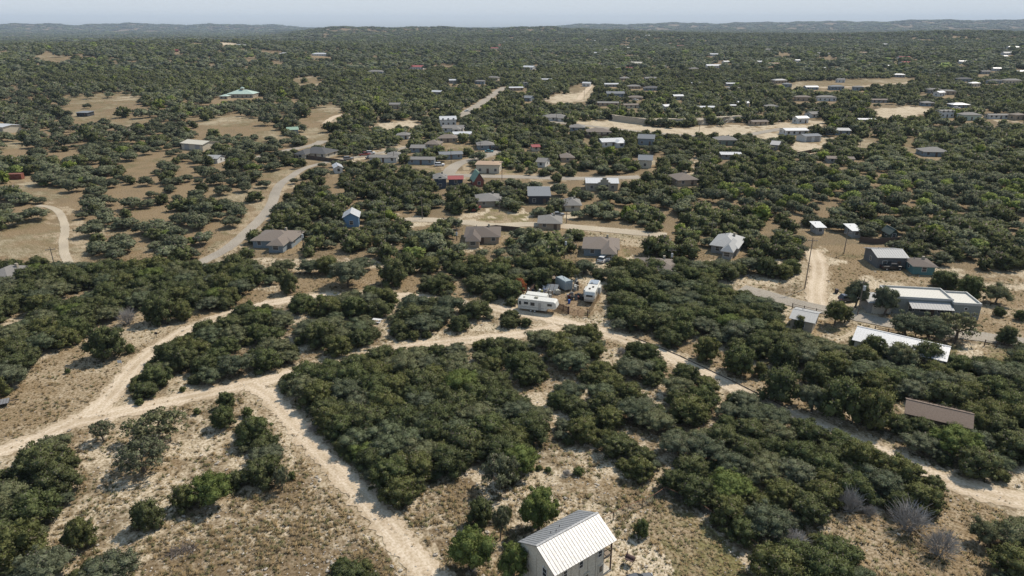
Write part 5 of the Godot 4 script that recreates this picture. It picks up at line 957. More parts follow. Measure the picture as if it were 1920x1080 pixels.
	["far_house", 483.6, -1219, 8, 6, 6, 3.4, "gable", 1, "white", "white", "", "far white house with white gable roof in the hazy eastern woods", "far houses in the hazy eastern woods"],
	["far_house", 704.8, -1672.9, 8, 6, 14, 3.4, "gable", 1, "white", "white", "", "far white house with white gable roof in the hazy eastern woods", "far houses in the hazy eastern woods"],
	["far_house", 442.4, -1026.8, 13.8, 6.9, -8, 3.4, "gable", 1.1, "white", "white", "", "far white house with white gable roof in the hazy eastern woods", "far houses in the hazy eastern woods"],
	["far_house", 691.5, -1422.7, 13.3, 6.6, -8, 3.4, "gable", 1.1, "tan", "cream", "", "far cream house with tan gable roof in the hazy eastern woods", "far houses in the hazy eastern woods"],
	["far_house", 826.3, -1610.1, 12.9, 6.4, -8, 3.4, "gable", 1, "white", "white", "", "far white house with white gable roof in the hazy eastern woods", "far houses in the hazy eastern woods"],
	["far_house", 557.2, -1065.7, 10, 6, 6, 3.4, "gable", 1, "white", "grey", "", "far grey house with white gable roof in the hazy eastern woods", "far houses in the hazy eastern woods"],
	["far_house", 541.7, -1079.3, 10.1, 6, 0, 3.4, "gable", 1, "white", "grey", "", "far grey house with white gable roof in the hazy eastern woods", "far houses in the hazy eastern woods"],
	["far_house", 490.7, -905.2, 13.4, 6.7, -18, 3.4, "hip", 1.1, "white", "grey", "", "far grey house with white hipped roof among the farther eastern streets", "far houses among the farther eastern streets"],
	["far_house", 521.6, -876.8, 10.6, 6, 14, 3.4, "hip", 1, "grey", "stone", "", "far stone house with grey hipped roof among the farther eastern streets", "far houses among the farther eastern streets"],
	["far_house", 518, -816.8, 15.4, 7.7, 0, 3.4, "hip", 1.2, "dark", "bluegrey", "", "far blue-grey house with dark hipped roof among the farther eastern streets", "far houses among the farther eastern streets"],
	["far_house", 400, -650.1, 12.4, 6.2, -18, 3.4, "hip", 1, "grey", "tan", "", "far tan house with grey hipped roof among the farther eastern streets", "far houses among the farther eastern streets"],
	["far_house", 396.8, -665.9, 11.8, 6, 0, 3.4, "hip", 1, "grey", "grey", "", "far grey house with grey hipped roof among the farther eastern streets", "far houses among the farther eastern streets"],
	["far_house", 478.9, -737.2, 11, 6, 14, 3.4, "hip", 1, "white", "cream", "", "far cream house with white hipped roof among the farther eastern streets", "far houses among the farther eastern streets"],
	["far_house", 522.5, -771.4, 15.6, 7.8, 25, 3.4, "hip", 1.3, "dark", "bluegrey", "", "far blue-grey house with dark hipped roof among the farther eastern streets", "far houses among the farther eastern streets"],
	["far_house", 556.6, -793.5, 18.2, 9.1, 0, 3.4, "hip", 1.5, "grey", "cream", "", "far cream house with grey hipped roof among the farther eastern streets", "far houses among the farther eastern streets"],
	["far_house", 660.2, -925.2, 16.2, 8.1, 14, 3.4, "hip", 1.3, "white", "white", "", "far white house with white hipped roof in the hazy eastern woods", "far houses in the hazy eastern woods"],
	["far_house", 671, -990.6, 10.6, 6, -8, 3.4, "gable", 1, "white", "white", "", "far white house with white gable roof in the hazy eastern woods", "far houses in the hazy eastern woods"],
	["far_house", 857.3, -1255, 10.1, 6, 6, 3.4, "gable", 1, "white", "white", "", "far white house with white gable roof in the hazy eastern woods", "far houses in the hazy eastern woods"],
	["far_house", 611.9, -925.2, 12.4, 6.2, 6, 3.4, "gable", 1, "grey", "grey", "", "far grey house with grey gable roof in the hazy eastern woods", "far houses in the hazy eastern woods"],
	["far_house", 292.3, -778.6, 14.7, 7.4, 14, 3.4, "hip", 1.2, "metal", "tan", "", "far tan house with bare metal hipped roof among the farther eastern streets", "far houses among the farther eastern streets"],
	["far_house", 285.5, -737.2, 8, 6, 0, 3.4, "hip", 1, "slate", "bluegrey", "", "far blue-grey house with slate hipped roof among the farther eastern streets", "far houses among the farther eastern streets"],
	["far_house", 325.2, -711.8, 13.5, 6.8, 6, 3.4, "hip", 1.1, "slate", "bluegrey", "", "far blue-grey house with slate hipped roof among the farther eastern streets", "far houses among the farther eastern streets"],
	["far_house", 344.3, -705.8, 8.6, 6, 6, 3.4, "hip", 1, "grey", "bluegrey", "", "far blue-grey house with grey hipped roof among the farther eastern streets", "far houses among the farther eastern streets"],
	["far_house", 244.6, -593.6, 12.1, 6.1, -8, 3.4, "hip", 1, "brown", "tan", "", "far tan house with brown hipped roof among the farther eastern streets", "far houses among the farther eastern streets"],
	["far_house", 264.4, -593.6, 14.6, 7.3, -8, 3.4, "hip", 1.2, "grey", "white", "", "far white house with grey hipped roof among the farther eastern streets", "far houses among the farther eastern streets"],
	["far_house", 197.4, -535.1, 8.8, 6, 0, 3.4, "hip", 1, "grey", "bluegrey", "", "far blue-grey house with grey hipped roof among the farther eastern streets", "far houses among the farther eastern streets"],
	["far_house", 366.1, -793.5, 8, 6, 0, 3.4, "gable", 1, "grey", "white", "", "far white house with grey gable roof among the farther eastern streets", "far houses among the farther eastern streets"],
	["far_house", 1065.3, -1706.2, 9.1, 6, -18, 3.4, "gable", 1, "white", "white", "", "far white house with white gable roof in the hazy eastern woods", "far houses in the hazy eastern woods"],
	["far_house", 808.8, -1524.1, 8, 6, -18, 3.4, "gable", 1, "white", "white", "", "far white house with white gable roof in the hazy eastern woods", "far houses in the hazy eastern woods"],
	["far_house", 77.6, -737.2, 8, 6, -18, 3.4, "gable", 1, "white", "white", "", "far white house with white gable roof in the woods behind the village", "far houses in the woods behind the village"],
	["far_house", 141.4, -602.4, 8.2, 6, 6, 3.4, "gable", 1, "white", "grey", "", "far grey house with white gable roof in the woods behind the village", "far houses in the woods behind the village"],
	["far_house", 115.8, -524.7, 8, 6, 25, 3.4, "gable", 1, "white", "white", "", "far white house with white gable roof in the woods behind the village", "far houses in the woods behind the village"],
	["far_house", 181.5, -553.3, 8, 6, 0, 3.4, "gable", 1, "white", "white", "", "far white house with white gable roof in the woods behind the village", "far houses in the woods behind the village"],
	["far_house", 341.3, -472.4, 8, 6, 14, 3.4, "hip", 1, "brown", "tan", "", "far tan house with brown hipped roof among the farther eastern streets", "far houses among the farther eastern streets"],
	["far_house", 189.7, -458.8, 8, 6, 14, 3.4, "gable", 1, "white", "white", "", "far white house with white gable roof among the farther eastern streets", "far houses among the farther eastern streets"],
	["far_house", 386.7, -640, 8, 6, 25, 3.4, "gable", 1, "white", "white", "", "far white house with white gable roof among the farther eastern streets", "far houses among the farther eastern streets"],
	["far_house", 510.9, -2196.5, 23, 12.6, 9, 3.4, "gable", 2, "red", "white", "", "tiny far-off white house with red roof lost in the distant woods", "tiny far-off houses"],
	["far_house", -439.1, -2432.5, 22.9, 12.6, -30, 3.4, "gable", 2, "white", "white", "", "tiny far-off white house with white roof lost in the distant woods", "tiny far-off houses"],
	["far_house", 520.9, -2794.4, 16, 8.8, 0, 3.4, "gable", 1.4, "white", "white", "", "tiny far-off white house with white roof lost in the distant woods", "tiny far-off houses"],
	["far_house", 24.1, -1055.6, 20.8, 11.5, -30, 3.4, "gable", 1.8, "white", "white", "", "tiny far-off white house with white roof lost in the distant woods", "tiny far-off houses"],
	["far_house", -1027.5, -4550.9, 15.5, 8.5, 9, 3.4, "gable", 1.4, "white", "white", "", "tiny far-off white house with white roof lost in the distant woods", "tiny far-off houses"],
	["far_house", -890.4, -2753.2, 16.4, 9, -12, 3.4, "gable", 1.4, "grey", "white", "", "tiny far-off white house with grey roof lost in the distant woods", "tiny far-off houses"],
	["far_house", 598.7, -1392.8, 23.8, 13.1, -12, 3.4, "gable", 2.1, "grey", "white", "", "tiny far-off white house with grey roof lost in the distant woods", "tiny far-off houses"],
	["far_house", -1417.2, -2451.5, 19.3, 10.6, 9, 3.4, "gable", 1.7, "cream", "white", "", "tiny far-off white house with cream roof lost in the distant woods", "tiny far-off houses"],
	["far_house", 571.1, -2044.5, 17.3, 9.5, -30, 3.4, "gable", 1.5, "grey", "white", "", "tiny far-off white house with grey roof lost in the distant woods", "tiny far-off houses"],
	["far_house", -162.9, -2639.1, 18, 9.9, -30, 3.4, "gable", 1.6, "white", "white", "", "tiny far-off white house with white roof lost in the distant woods", "tiny far-off houses"],
	["far_house", -696.9, -2082.3, 13.7, 7.5, 0, 3.4, "gable", 1.2, "white", "white", "", "tiny far-off white house with white roof lost in the distant woods", "tiny far-off houses"],
	["far_house", 2277.6, -3332.4, 17.9, 9.9, 9, 3.4, "gable", 1.6, "white", "white", "", "tiny far-off white house with white roof lost in the distant woods", "tiny far-off houses"],
	["far_house", -45.2, -1857.2, 18.3, 10.1, 0, 3.4, "gable", 1.6, "red", "white", "", "tiny far-off white house with red roof lost in the distant woods", "tiny far-off houses"],
	["far_house", -144.2, -1086, 23.5, 12.9, -12, 3.4, "gable", 2.1, "red", "white", "", "tiny far-off white house with red roof lost in the distant woods", "tiny far-off houses"],
	["far_house", 2610.5, -4725.2, 22.4, 12.3, 9, 3.4, "gable", 2, "red", "white", "", "tiny far-off white house with red roof lost in the distant woods", "tiny far-off houses"],
	["far_house", 1097.3, -2129.5, 14.5, 8, -30, 3.4, "gable", 1.3, "white", "white", "", "tiny far-off white house with white roof lost in the distant woods", "tiny far-off houses"],
	["far_house", 203.2, -1165.7, 22.5, 12.4, -30, 3.4, "gable", 2, "cream", "white", "", "tiny far-off white house with cream roof lost in the distant woods", "tiny far-off houses"],
	["far_house", 244.1, -1820.4, 23, 12.6, -30, 3.4, "gable", 2, "grey", "white", "", "tiny far-off white house with grey roof lost in the distant woods", "tiny far-off houses"],
	["far_house", 395.9, -1407.5, 19.3, 10.6, -30, 3.4, "gable", 1.7, "white", "white", "", "tiny far-off white house with white roof lost in the distant woods", "tiny far-off houses"],
	["far_house", 1150.5, -3057, 21.9, 12.1, 24, 3.4, "gable", 1.9, "white", "white", "", "tiny far-off white house with white roof lost in the distant woods", "tiny far-off houses"],
	["far_house", 231.9, -1695.5, 22.3, 12.2, -30, 3.4, "gable", 2, "grey", "white", "", "tiny far-off white house with grey roof lost in the distant woods", "tiny far-off houses"],
	["far_house", 1010.4, -1742.4, 17, 9.3, 9, 3.4, "gable", 1.5, "red", "white", "", "tiny far-off white house with red roof lost in the distant woods", "tiny far-off houses"],
	["far_house", 1005.6, -1888.4, 17.1, 9.4, 24, 3.4, "gable", 1.5, "metal", "white", "", "tiny far-off white house with bare metal roof lost in the distant woods", "tiny far-off houses"],
	["far_house", 1232.9, -2363.2, 22.3, 12.3, 24, 3.4, "gable", 2, "white", "white", "", "tiny far-off white house with white roof lost in the distant woods", "tiny far-off houses"],
	["far_house", -17.5, -4448.3, 18.5, 10.2, 24, 3.4, "gable", 1.6, "grey", "white", "", "tiny far-off white house with grey roof lost in the distant woods", "tiny far-off houses"],
	["far_house", -931.9, -2227.3, 19.3, 10.6, 24, 3.4, "gable", 1.7, "white", "white", "", "tiny far-off white house with white roof lost in the distant woods", "tiny far-off houses"],
	["far_house", 601.7, -1880.1, 19.4, 10.6, 9, 3.4, "gable", 1.7, "grey", "white", "", "tiny far-off white house with grey roof lost in the distant woods", "tiny far-off houses"],
	["far_house", 1326.6, -3484.8, 17.2, 9.5, -12, 3.4, "gable", 1.5, "cream", "white", "", "tiny far-off white house with cream roof lost in the distant woods", "tiny far-off houses"],
	["far_house", 1624.9, -3813, 18.9, 10.4, 24, 3.4, "gable", 1.7, "white", "white", "", "tiny far-off white house with white roof lost in the distant woods", "tiny far-off houses"],
	["far_house", 824.7, -3743.2, 18.3, 10.1, -30, 3.4, "gable", 1.6, "metal", "white", "", "tiny far-off white house with bare metal roof lost in the distant woods", "tiny far-off houses"],
	["far_house", 1297.5, -2328.2, 19.9, 11, -30, 3.4, "gable", 1.8, "white", "white", "", "tiny far-off white house with white roof lost in the distant woods", "tiny far-off houses"],
	["far_house", -28.6, -2110.7, 22.2, 12.2, 9, 3.4, "gable", 2, "red", "white", "", "tiny far-off white house with red roof lost in the distant woods", "tiny far-off houses"],
	["far_house", 335.9, -2114, 14.8, 8.1, 24, 3.4, "gable", 1.3, "white", "white", "", "tiny far-off white house with white roof lost in the distant woods", "tiny far-off houses"],
	["far_house", 1157.8, -1672.5, 23.6, 13, 0, 3.4, "gable", 2.1, "white", "white", "", "tiny far-off white house with white roof lost in the distant woods", "tiny far-off houses"],
	["far_house", 1464.6, -3476.5, 13.9, 7.6, 9, 3.4, "gable", 1.2, "white", "white", "", "tiny far-off white house with white roof lost in the distant woods", "tiny far-off houses"],
	["far_house", 929.4, -1350, 22.9, 12.6, 0, 3.4, "gable", 2, "metal", "white", "", "tiny far-off white house with bare metal roof lost in the distant woods", "tiny far-off houses"],
	["far_house", 1356, -3087.6, 13.8, 7.6, -30, 3.4, "gable", 1.2, "white", "white", "", "tiny far-off white house with white roof lost in the distant woods", "tiny far-off houses"],
	["far_house", 719.6, -1146.1, 12.2, 6.7, -12, 3.4, "gable", 1.1, "white", "white", "", "tiny far-off white house with white roof lost in the distant woods", "tiny far-off houses"],
	["far_house", 361.8, -2656.2, 12.7, 7, 0, 3.4, "gable", 1.1, "red", "white", "", "tiny far-off white house with red roof lost in the distant woods", "tiny far-off houses"],
	["far_house", 1026.5, -2363.6, 23.4, 12.9, -30, 3.4, "gable", 2.1, "red", "white", "", "tiny far-off white house with red roof lost in the distant woods", "tiny far-off houses"],
	["far_house", 1471.5, -3065.2, 14, 7.7, 24, 3.4, "gable", 1.2, "white", "white", "", "tiny far-off white house with white roof lost in the distant woods", "tiny far-off houses"],
	["far_house", 478.7, -1825.6, 12.7, 7, 0, 3.4, "gable", 1.1, "white", "white", "", "tiny far-off white house with white roof lost in the distant woods", "tiny far-off houses"],
	["far_house", 921.7, -5692.4, 17.7, 9.7, 24, 3.4, "gable", 1.6, "red", "white", "", "tiny far-off white house with red roof lost in the distant woods", "tiny far-off houses"],
	["far_house", 565.3, -1229.9, 16, 8.8, 24, 3.4, "gable", 1.4, "white", "white", "", "tiny far-off white house with white roof lost in the distant woods", "tiny far-off houses"],
	["far_house", 1887.7, -3295.5, 15.1, 8.3, 24, 3.4, "gable", 1.3, "metal", "white", "", "tiny far-off white house with bare metal roof lost in the distant woods", "tiny far-off houses"],
	["far_house", 1479.7, -2690.4, 22.7, 12.5, -30, 3.4, "gable", 2, "white", "white", "", "tiny far-off white house with white roof lost in the distant woods", "tiny far-off houses"],
	["far_house", 627.9, -5418.1, 12.5, 6.9, -30, 3.4, "gable", 1.1, "red", "white", "", "tiny far-off white house with red roof lost in the distant woods", "tiny far-off houses"],
	["far_house", 706.3, -4653.3, 12.9, 7.1, 24, 3.4, "gable", 1.1, "white", "white", "", "tiny far-off white house with white roof lost in the distant woods", "tiny far-off houses"],
	["far_house", 1378.5, -2185.2, 17.7, 9.8, -12, 3.4, "gable", 1.6, "white", "white", "", "tiny far-off white house with white roof lost in the distant woods", "tiny far-off houses"],
	["far_house", 616.5, -1122.9, 22.3, 12.3, 24, 3.4, "gable", 2, "red", "white", "", "tiny far-off white house with red roof lost in the distant woods", "tiny far-off houses"],
	["far_house", 311.5, -2747.2, 18.7, 10.3, -12, 3.4, "gable", 1.6, "white", "white", "", "tiny far-off white house with white roof lost in the distant woods", "tiny far-off houses"],
	["far_house", 896.7, -3010, 23.2, 12.8, 0, 3.4, "gable", 2, "white", "white", "", "tiny far-off white house with white roof lost in the distant woods", "tiny far-off houses"],
	["far_house", 308.5, -1100.2, 21, 11.6, 0, 3.4, "gable", 1.8, "white", "white", "", "tiny far-off white house with white roof lost in the distant woods", "tiny far-off houses"],
	["far_house", -1811.7, -3332.1, 19.4, 10.6, -30, 3.4, "gable", 1.7, "white", "white", "", "tiny far-off white house with white roof lost in the distant woods", "tiny far-off houses"],
	["far_house", 672.8, -1235.7, 20, 11, 9, 3.4, "gable", 1.8, "red", "white", "", "tiny far-off white house with red roof lost in the distant woods", "tiny far-off houses"],
	["far_house", 2547.8, -5770.4, 14, 7.7, 24, 3.4, "gable", 1.2, "white", "white", "", "tiny far-off white house with white roof lost in the distant woods", "tiny far-off houses"],
]
const PLACES := {
	"flat_building": Vector2(92.27, -142.98),
	"long_shed": Vector2(74.96, -118.91),
	"brown_house": Vector2(67.63, -94.01),
	"fifth_wheel": Vector2(5.87, -141.12),
	"travel_trailer": Vector2(18.8, -148.81),
	"camper": Vector2(5.66, -145.52),
	"cargo_trailer": Vector2(12.57, -154.7),
	"water_tote": Vector2(10.8, -151.18),
	"barrel_a": Vector2(13.15, -145.52),
	"barrel_b": Vector2(7.8, -152.22),
	"sheets": Vector2(9.48, -152.57),
	"junk_a": Vector2(6.4, -152.57),
	"junk_b": Vector2(14.91, -148.81),
	"junk_c": Vector2(15.49, -153.98),
	"junk_d": Vector2(14.2, -157.24),
	"junk_e": Vector2(7.83, -150.16),
	"shack": Vector2(8.85, -157.98),
	"fence_a": Vector2(10.11, -142.05),
	"fence_b": Vector2(12.55, -139.31),
	"gate_b": Vector2(16.54, -137.83),
	"post_row_a": Vector2(17.29, -139.31),
	"post_row_b": Vector2(20.47, -149.14),
	"back_fence_a": Vector2(3.51, -148.81),
	"back_fence_b": Vector2(6, -155.78),
	"grill": Vector2(14.1, -64.38),
	"dark_car": Vector2(14.23, -60.64),
	"sign": Vector2(-73.74, -114.69),
	"mailbox": Vector2(-72.95, -127.13),
	"utility_trailer": Vector2(-86.21, -99.55),
	"white_table": Vector2(-29.1, -134.66),
	"brush_heap": Vector2(-40.06, -66.25),
	"branch_pile": Vector2(55.29, -164.14),
	"bin": Vector2(78.03, -152.92),
	"stone_ring": Vector2(-44.8, -66.61),
}
const CARS := [
	["car", 24.8, -175.5, 60, "white", "suv", "white car on the drive below the large brown house, nearer the trees"],
	["car", 26.7, -177.3, 60, "white", "suv", "white car on the drive below the large brown house, nearer the door"],
	["pickup_truck", 100.6, -170.7, 0, "black", "pickup", "black pickup parked under the small white carport"],
	["pickup_truck", -12.6, -231, 70, "red", "pickup", "dark red pickup at the grey hipped house above the lawn"],
	["car", 15.4, -223.2, 15, "grey", "sedan", "grey car parked beside the small grey hipped house"],
	["car", -70.4, -341.3, 20, "white", "suv", "white car on the street by the mobile homes"],
	["pickup_truck", -72.4, -336.9, 25, "red", "pickup", "red pickup parked behind the white car on the street"],
	["car", -68.1, -328.3, 30, "black", "sedan", "dark car beside the white mobile home"],
	["car", -78, -325.5, 25, "grey", "suv", "silver car outside the charcoal-roofed house"],
	["car", -33.2, -312.2, 15, "white", "suv", "white van at the end of the wooden deck"],
	["car", -73.8, -360.3, 0, "white", "sedan", "white sedan beside the camper on the gravel lot"],
	["car", -63.4, -368.9, -10, "white", "sedan", "white sedan under the oak right of the camper"],
	["car", -33.3, -521.3, 40, "white", "sedan", "white car driving on the far street"],
	["car", -11.6, -347.4, 0, "teal", "sedan", "teal car outside the blue-grey hipped house"],
	["car", -8, -353.8, 0, "black", "suv", "dark car beside the teal car"],
	["car", 78.6, -147.8, 10, "navy", "suv", "dark blue car under the tree at the dirt drive"],
	["car", 105, -598, 0, "white", "suv", "white truck outside the brown-roofed tan house"],
	["car", 334.7, -528.1, 0, "white", "suv", "white car beside the blue house with bright roof"],
	["car", 344.2, -524.7, 0, "white", "suv", "white car on the sandy road by the mint house"],
	["car", 166, -387.1, 0, "grey", "sedan", "grey car on the pale lot before the white workshop"],
]
const POLES := [
	[71.6, -155.8, 13, 0, "tall power pole beside the dirt drive"],
	[93.7, -183.4, 6.9, 0, "power pole beside the drive oak"],
	[76.7, -139.3, 8.5, 1, "power pole with transformer where the drive meets the paved road"],
	[60, -197.4, 5.6, 0, "power pole beside the pale metal hipped roof"],
	[-119, -167.8, 6.7, 0, "leaning brown pole beside the farm lane"],
	[-59, -184.4, 6.7, 1, "power pole with transformer by the blue-grey house"],
	[-4.4, -228.2, 5.2, 0, "power pole on the lawn above the village street"],
	[17.6, -214, 3.7, 0, "power pole beside the grey car's drive"],
	[14.4, -177.8, 6.4, 1, "power pole with white transformer behind the trailer yard"],
	[42.2, -171.6, 5.2, 1, "power pole with transformer near the east brown roof"],
	[47.8, -215.2, 4.3, 0, "power pole in the woods at the village street's end"],
	[20.6, -234, 4.2, 0, "power pole behind the small grey hipped house"],
	[-4.2, -283.1, 8, 0, "power pole on the upper street"],
	[-40.8, -212.1, 7, 0, "power pole at the cul-de-sac"],
	[-29.7, -219.2, 7.9, 0, "power pole behind the cul-de-sac"],
	[-16.4, -194.7, 4.1, 1, "power pole with transformer left of the tan brick house"],
	[-90.6, -189.4, 3.5, 0, "power pole in the grass beside the curved road"],
	[75, -275.8, 6.6, 0, "power pole by the sandy lane"],
	[108.2, -400.9, 7.3, 0, "power pole on the quarry street"],
	[-55.3, -320.1, 8.2, 0, "power pole on the street of mobile homes"],
	[-28.4, -318.7, 7.2, 0, "power pole behind the slate-roofed mobile home"],
	[-15.7, -341.3, 6.3, 0, "power pole outside the blue-grey hipped house"],
	[-74.9, -322.7, 7.5, 0, "power pole at the charcoal-roofed house's forecourt"],
	[61.6, -602.4, 10.1, 0, "power pole on the ridge lane"],
	[29.5, -464.1, 8.6, 0, "power pole before the white hill-street house"],
	[-110.9, -433.8, 5.9, 0, "power pole on the bare western bank"],
	[173.4, -342.8, 6.9, 0, "power pole on the dry patch in the east woods"],
]
const FENCES := [
	["board_fence", 1.8, "dark", [-101.7,-325.5,-108.9,-336.9,-97.3,-347.4], "dark board fence round the charcoal-roofed house"],
	["board_fence", 1.8, "dark", [-101.6,-329.7,-87.9,-321.4,-76.4,-314.8], "dark board fence below the charcoal-roofed house"],
	["board_fence", 1.8, "brown", [36.4,-407.1,43.4,-387.1,64,-398.9,65.3,-420.1], "brown board fence round the cream house's yard"],
	["board_fence", 1.8, "brown", [128.6,-329.7,141.1,-335.4,154.2,-345.9], "brown board fence of the pale lot"],
	["board_fence", 1.8, "brown", [103.5,-194.7,107.2,-193,115.9,-194.7], "brown board fence behind the workshop"],
	["rail_fence", 1.3, "grey", [94.7,-123.6,96.5,-122.7,98.6,-121.5], "grey rail fence beside the paved road's far end"],
	["rail_fence", 1.3, "grey", [76,-130.3,80.2,-127.6,84.6,-125.6,89.2,-124.4,90.8,-123.1], "grey rail fence below the row of roadside oaks"],
	["rail_fence", 1.3, "grey", [63.6,-143,67.7,-139.9,72.1,-136.4,73.7,-134.9], "grey rail fence along the stone garage's verge"],
	["board_fence", 1.6, "brown", [-13.2,-203,-5,-206,2.5,-203.6], "low brown fence below the village street"],
]
const WIRE_FENCE := [11.5,-70.9,13.2,-72.1,15.3,-73.5,17.4,-74.6,19.2,-75.7,20.9,-77.2,23.3,-75.3,25.2,-73.3,26.7,-70.9,28.4,-68.5,29.9,-66.2]
const EDGING := [24.8,-127.4,27.5,-124.6,30.1,-121.7,32.6,-118.9,34.9,-115.6,37.1,-112.6,39.2,-109.7,41.2,-106.8,43.1,-104,44.9,-101.3,46.4,-99.2]
const QUARRY := [67.5,-469.6,77.3,-458.8,89.4,-448.5,97.3,-453.6,114.1,-451,133.5,-458.8,154.3,-466.9]

# ---------------------------------------------------------------- trees

const CROWN_R := 2.2
const CROWN_H := 3.6
var crowns := {}
var trunks := {}
var leaf_looks := {}

func leaf_look(key: String, tint: Color) -> StandardMaterial3D:
	if leaf_looks.has(key):
		return leaf_looks[key]
	var m := StandardMaterial3D.new()
	m.resource_name = key
	m.vertex_color_use_as_albedo = true
	m.albedo_color = tint.linear_to_srgb()
	m.roughness = 0.8
	m.metallic_specular = 0.25
	if not key.begins_with("quarry") and not key.begins_with("grey"):
		m.backlight_enabled = true
		m.backlight = Color(0.8, 0.8, 0.8)
	leaf_looks[key] = m
	return m

func crown_mesh(style: String, seed_value: int, lobes: int, tufts: int, size: float, core := 0.72) -> ArrayMesh:
	var g := RandomNumberGenerator.new()
	g.seed = seed_value
	var b := MB.new()
	var oak := style != "juniper"
	var base := Color(0.140, 0.160, 0.094) if oak else Color(0.112, 0.132, 0.054)
	var other := Color(0.178, 0.192, 0.124) if oak else Color(0.156, 0.168, 0.082)
	var start := g.randf() * TAU
	var open := style == "open_oak"
	# fine crowns also carry small sprays that break their outline
	var sprays := (16 if lobes > 20 else 0)
	for i in lobes + sprays:
		var k := (i + 0.5) / lobes if i < lobes else g.randf()
		var y := (lerpf(0.40, 0.86, k) if oak else lerpf(0.15, 0.90, k)) * CROWN_H
		var e := (y / CROWN_H - (0.45 if oak else 0.30)) / (0.62 if oak else 0.72)
		var profile := sqrt(maxf(0.04, 1.0 - e * e))
		var turn := start + i * 2.39996 + g.randf_range(-0.4, 0.4)
		var reach := profile * CROWN_R * lerpf(0.30, 0.78, g.randf())
		if g.randf() < 0.16 and lobes > 10:
			reach *= 1.3
			y *= g.randf_range(0.85, 1.12)
		if i == lobes - 1:
			reach *= 0.35
		var radius := CROWN_R * (g.randf_range(0.26, 0.42) if oak else g.randf_range(0.23, 0.40)) * (1.0 if lobes > 14 else 1.22)
		if lobes < 7:
			radius *= 1.35
		if open:
			radius *= 0.62
			reach *= 1.2
		if i >= lobes:
			radius = CROWN_R * g.randf_range(0.09, 0.17)
			reach = profile * CROWN_R * g.randf_range(0.82, 1.1)
			y = minf(y * g.randf_range(0.95, 1.15), CROWN_H)
		var middle := Vector3(cos(turn) * reach, y, sin(turn) * reach)
		var shape := Vector3(1.0, 0.72 if oak else 1.0, 1.0) * radius
		var lobe_tone := g.randf_range(0.82, 1.15)
		b.tint = base.lerp(other, 0.5)
		if not open:
			b.ball(middle, shape * core, 0.12, g, 3 if tufts < 40 else 4, 5 if tufts < 40 else 6)
		for t in (tufts if i < lobes else tufts / 4):
			var d := Vector3(g.randfn(), g.randfn() + 0.35, g.randfn()).normalized()
			if d.y < -0.45 and g.randf() < 0.7:
				d.y = -d.y
			var from := middle + d * shape * (g.randf_range(0.72, 1.05) if g.randf() < 0.8 else g.randf_range(1.0, 1.35))
			var w := size * g.randf_range(0.6, 1.35)
			var side := d.cross(Vector3(g.randfn(), g.randfn(), g.randfn())).normalized()
			var up := (d + Vector3(g.randfn(), g.randfn() + 0.5, g.randfn()) * (0.75 if oak else 0.45)).normalized()
			b.tint = base.lerp(other, g.randf()) * lobe_tone * g.randf_range(0.78, 1.24)
			if g.randf() < 0.07:
				b.tint = Color(0.21, 0.185, 0.16) * g.randf_range(0.8, 1.2)  # dead twigs
			b.tint.a = 1.0
			var face := (d * 0.75 + up * 0.25 + side * g.randf_range(-0.55, 0.55)).normalized()
			var tip := from + up * w * (0.8 if oak else 1.1)
			b.tri_soft(from - side * w * 0.5, from + side * w * 0.5, tip, face)
			var bent := side.cross(up).normalized()
			b.tri_soft(from - bent * w * 0.45, from + bent * w * 0.45, tip + side * w * 0.25, face)
	return b.done()

func trunk_mesh(style: String, seed_value: int) -> ArrayMesh:
	var g := RandomNumberGenerator.new()
	g.seed = seed_value
	var b := MB.new()
	b.tint = Color.WHITE
	if style == "oak":
		var fork := Vector3(g.randf_range(-0.25, 0.25), CROWN_H * 0.26, g.randf_range(-0.25, 0.25))
		b.tube(Vector3(0, -0.3, 0), fork, 0.21, 0.15, 7)
		for i in 6:
			var t := TAU * i / 6.0 + g.randf_range(-0.4, 0.4)
			var elbow := fork + Vector3(cos(t) * CROWN_R * 0.32, CROWN_H * g.randf_range(0.12, 0.2), sin(t) * CROWN_R * 0.32)
			var end := elbow + Vector3(cos(t + 0.3) * CROWN_R * 0.38, CROWN_H * g.randf_range(0.14, 0.26), sin(t + 0.3) * CROWN_R * 0.38)
			b.tube(fork, elbow, 0.12, 0.08, 5)
			b.tube(elbow, end, 0.08, 0.03, 5)
	else:
		for i in 4:
			var t := TAU * i / 4.0 + g.randf_range(-0.5, 0.5)
			var a := Vector3(cos(t) * 0.12, -0.3, sin(t) * 0.12)
			var mid := Vector3(cos(t) * 0.45, CROWN_H * 0.3, sin(t) * 0.45)
			b.tube(a, mid, 0.11, 0.08, 5)
			b.tube(mid, Vector3(cos(t) * 0.9, CROWN_H * 0.66, sin(t) * 0.9), 0.08, 0.03, 5)
	return b.done()

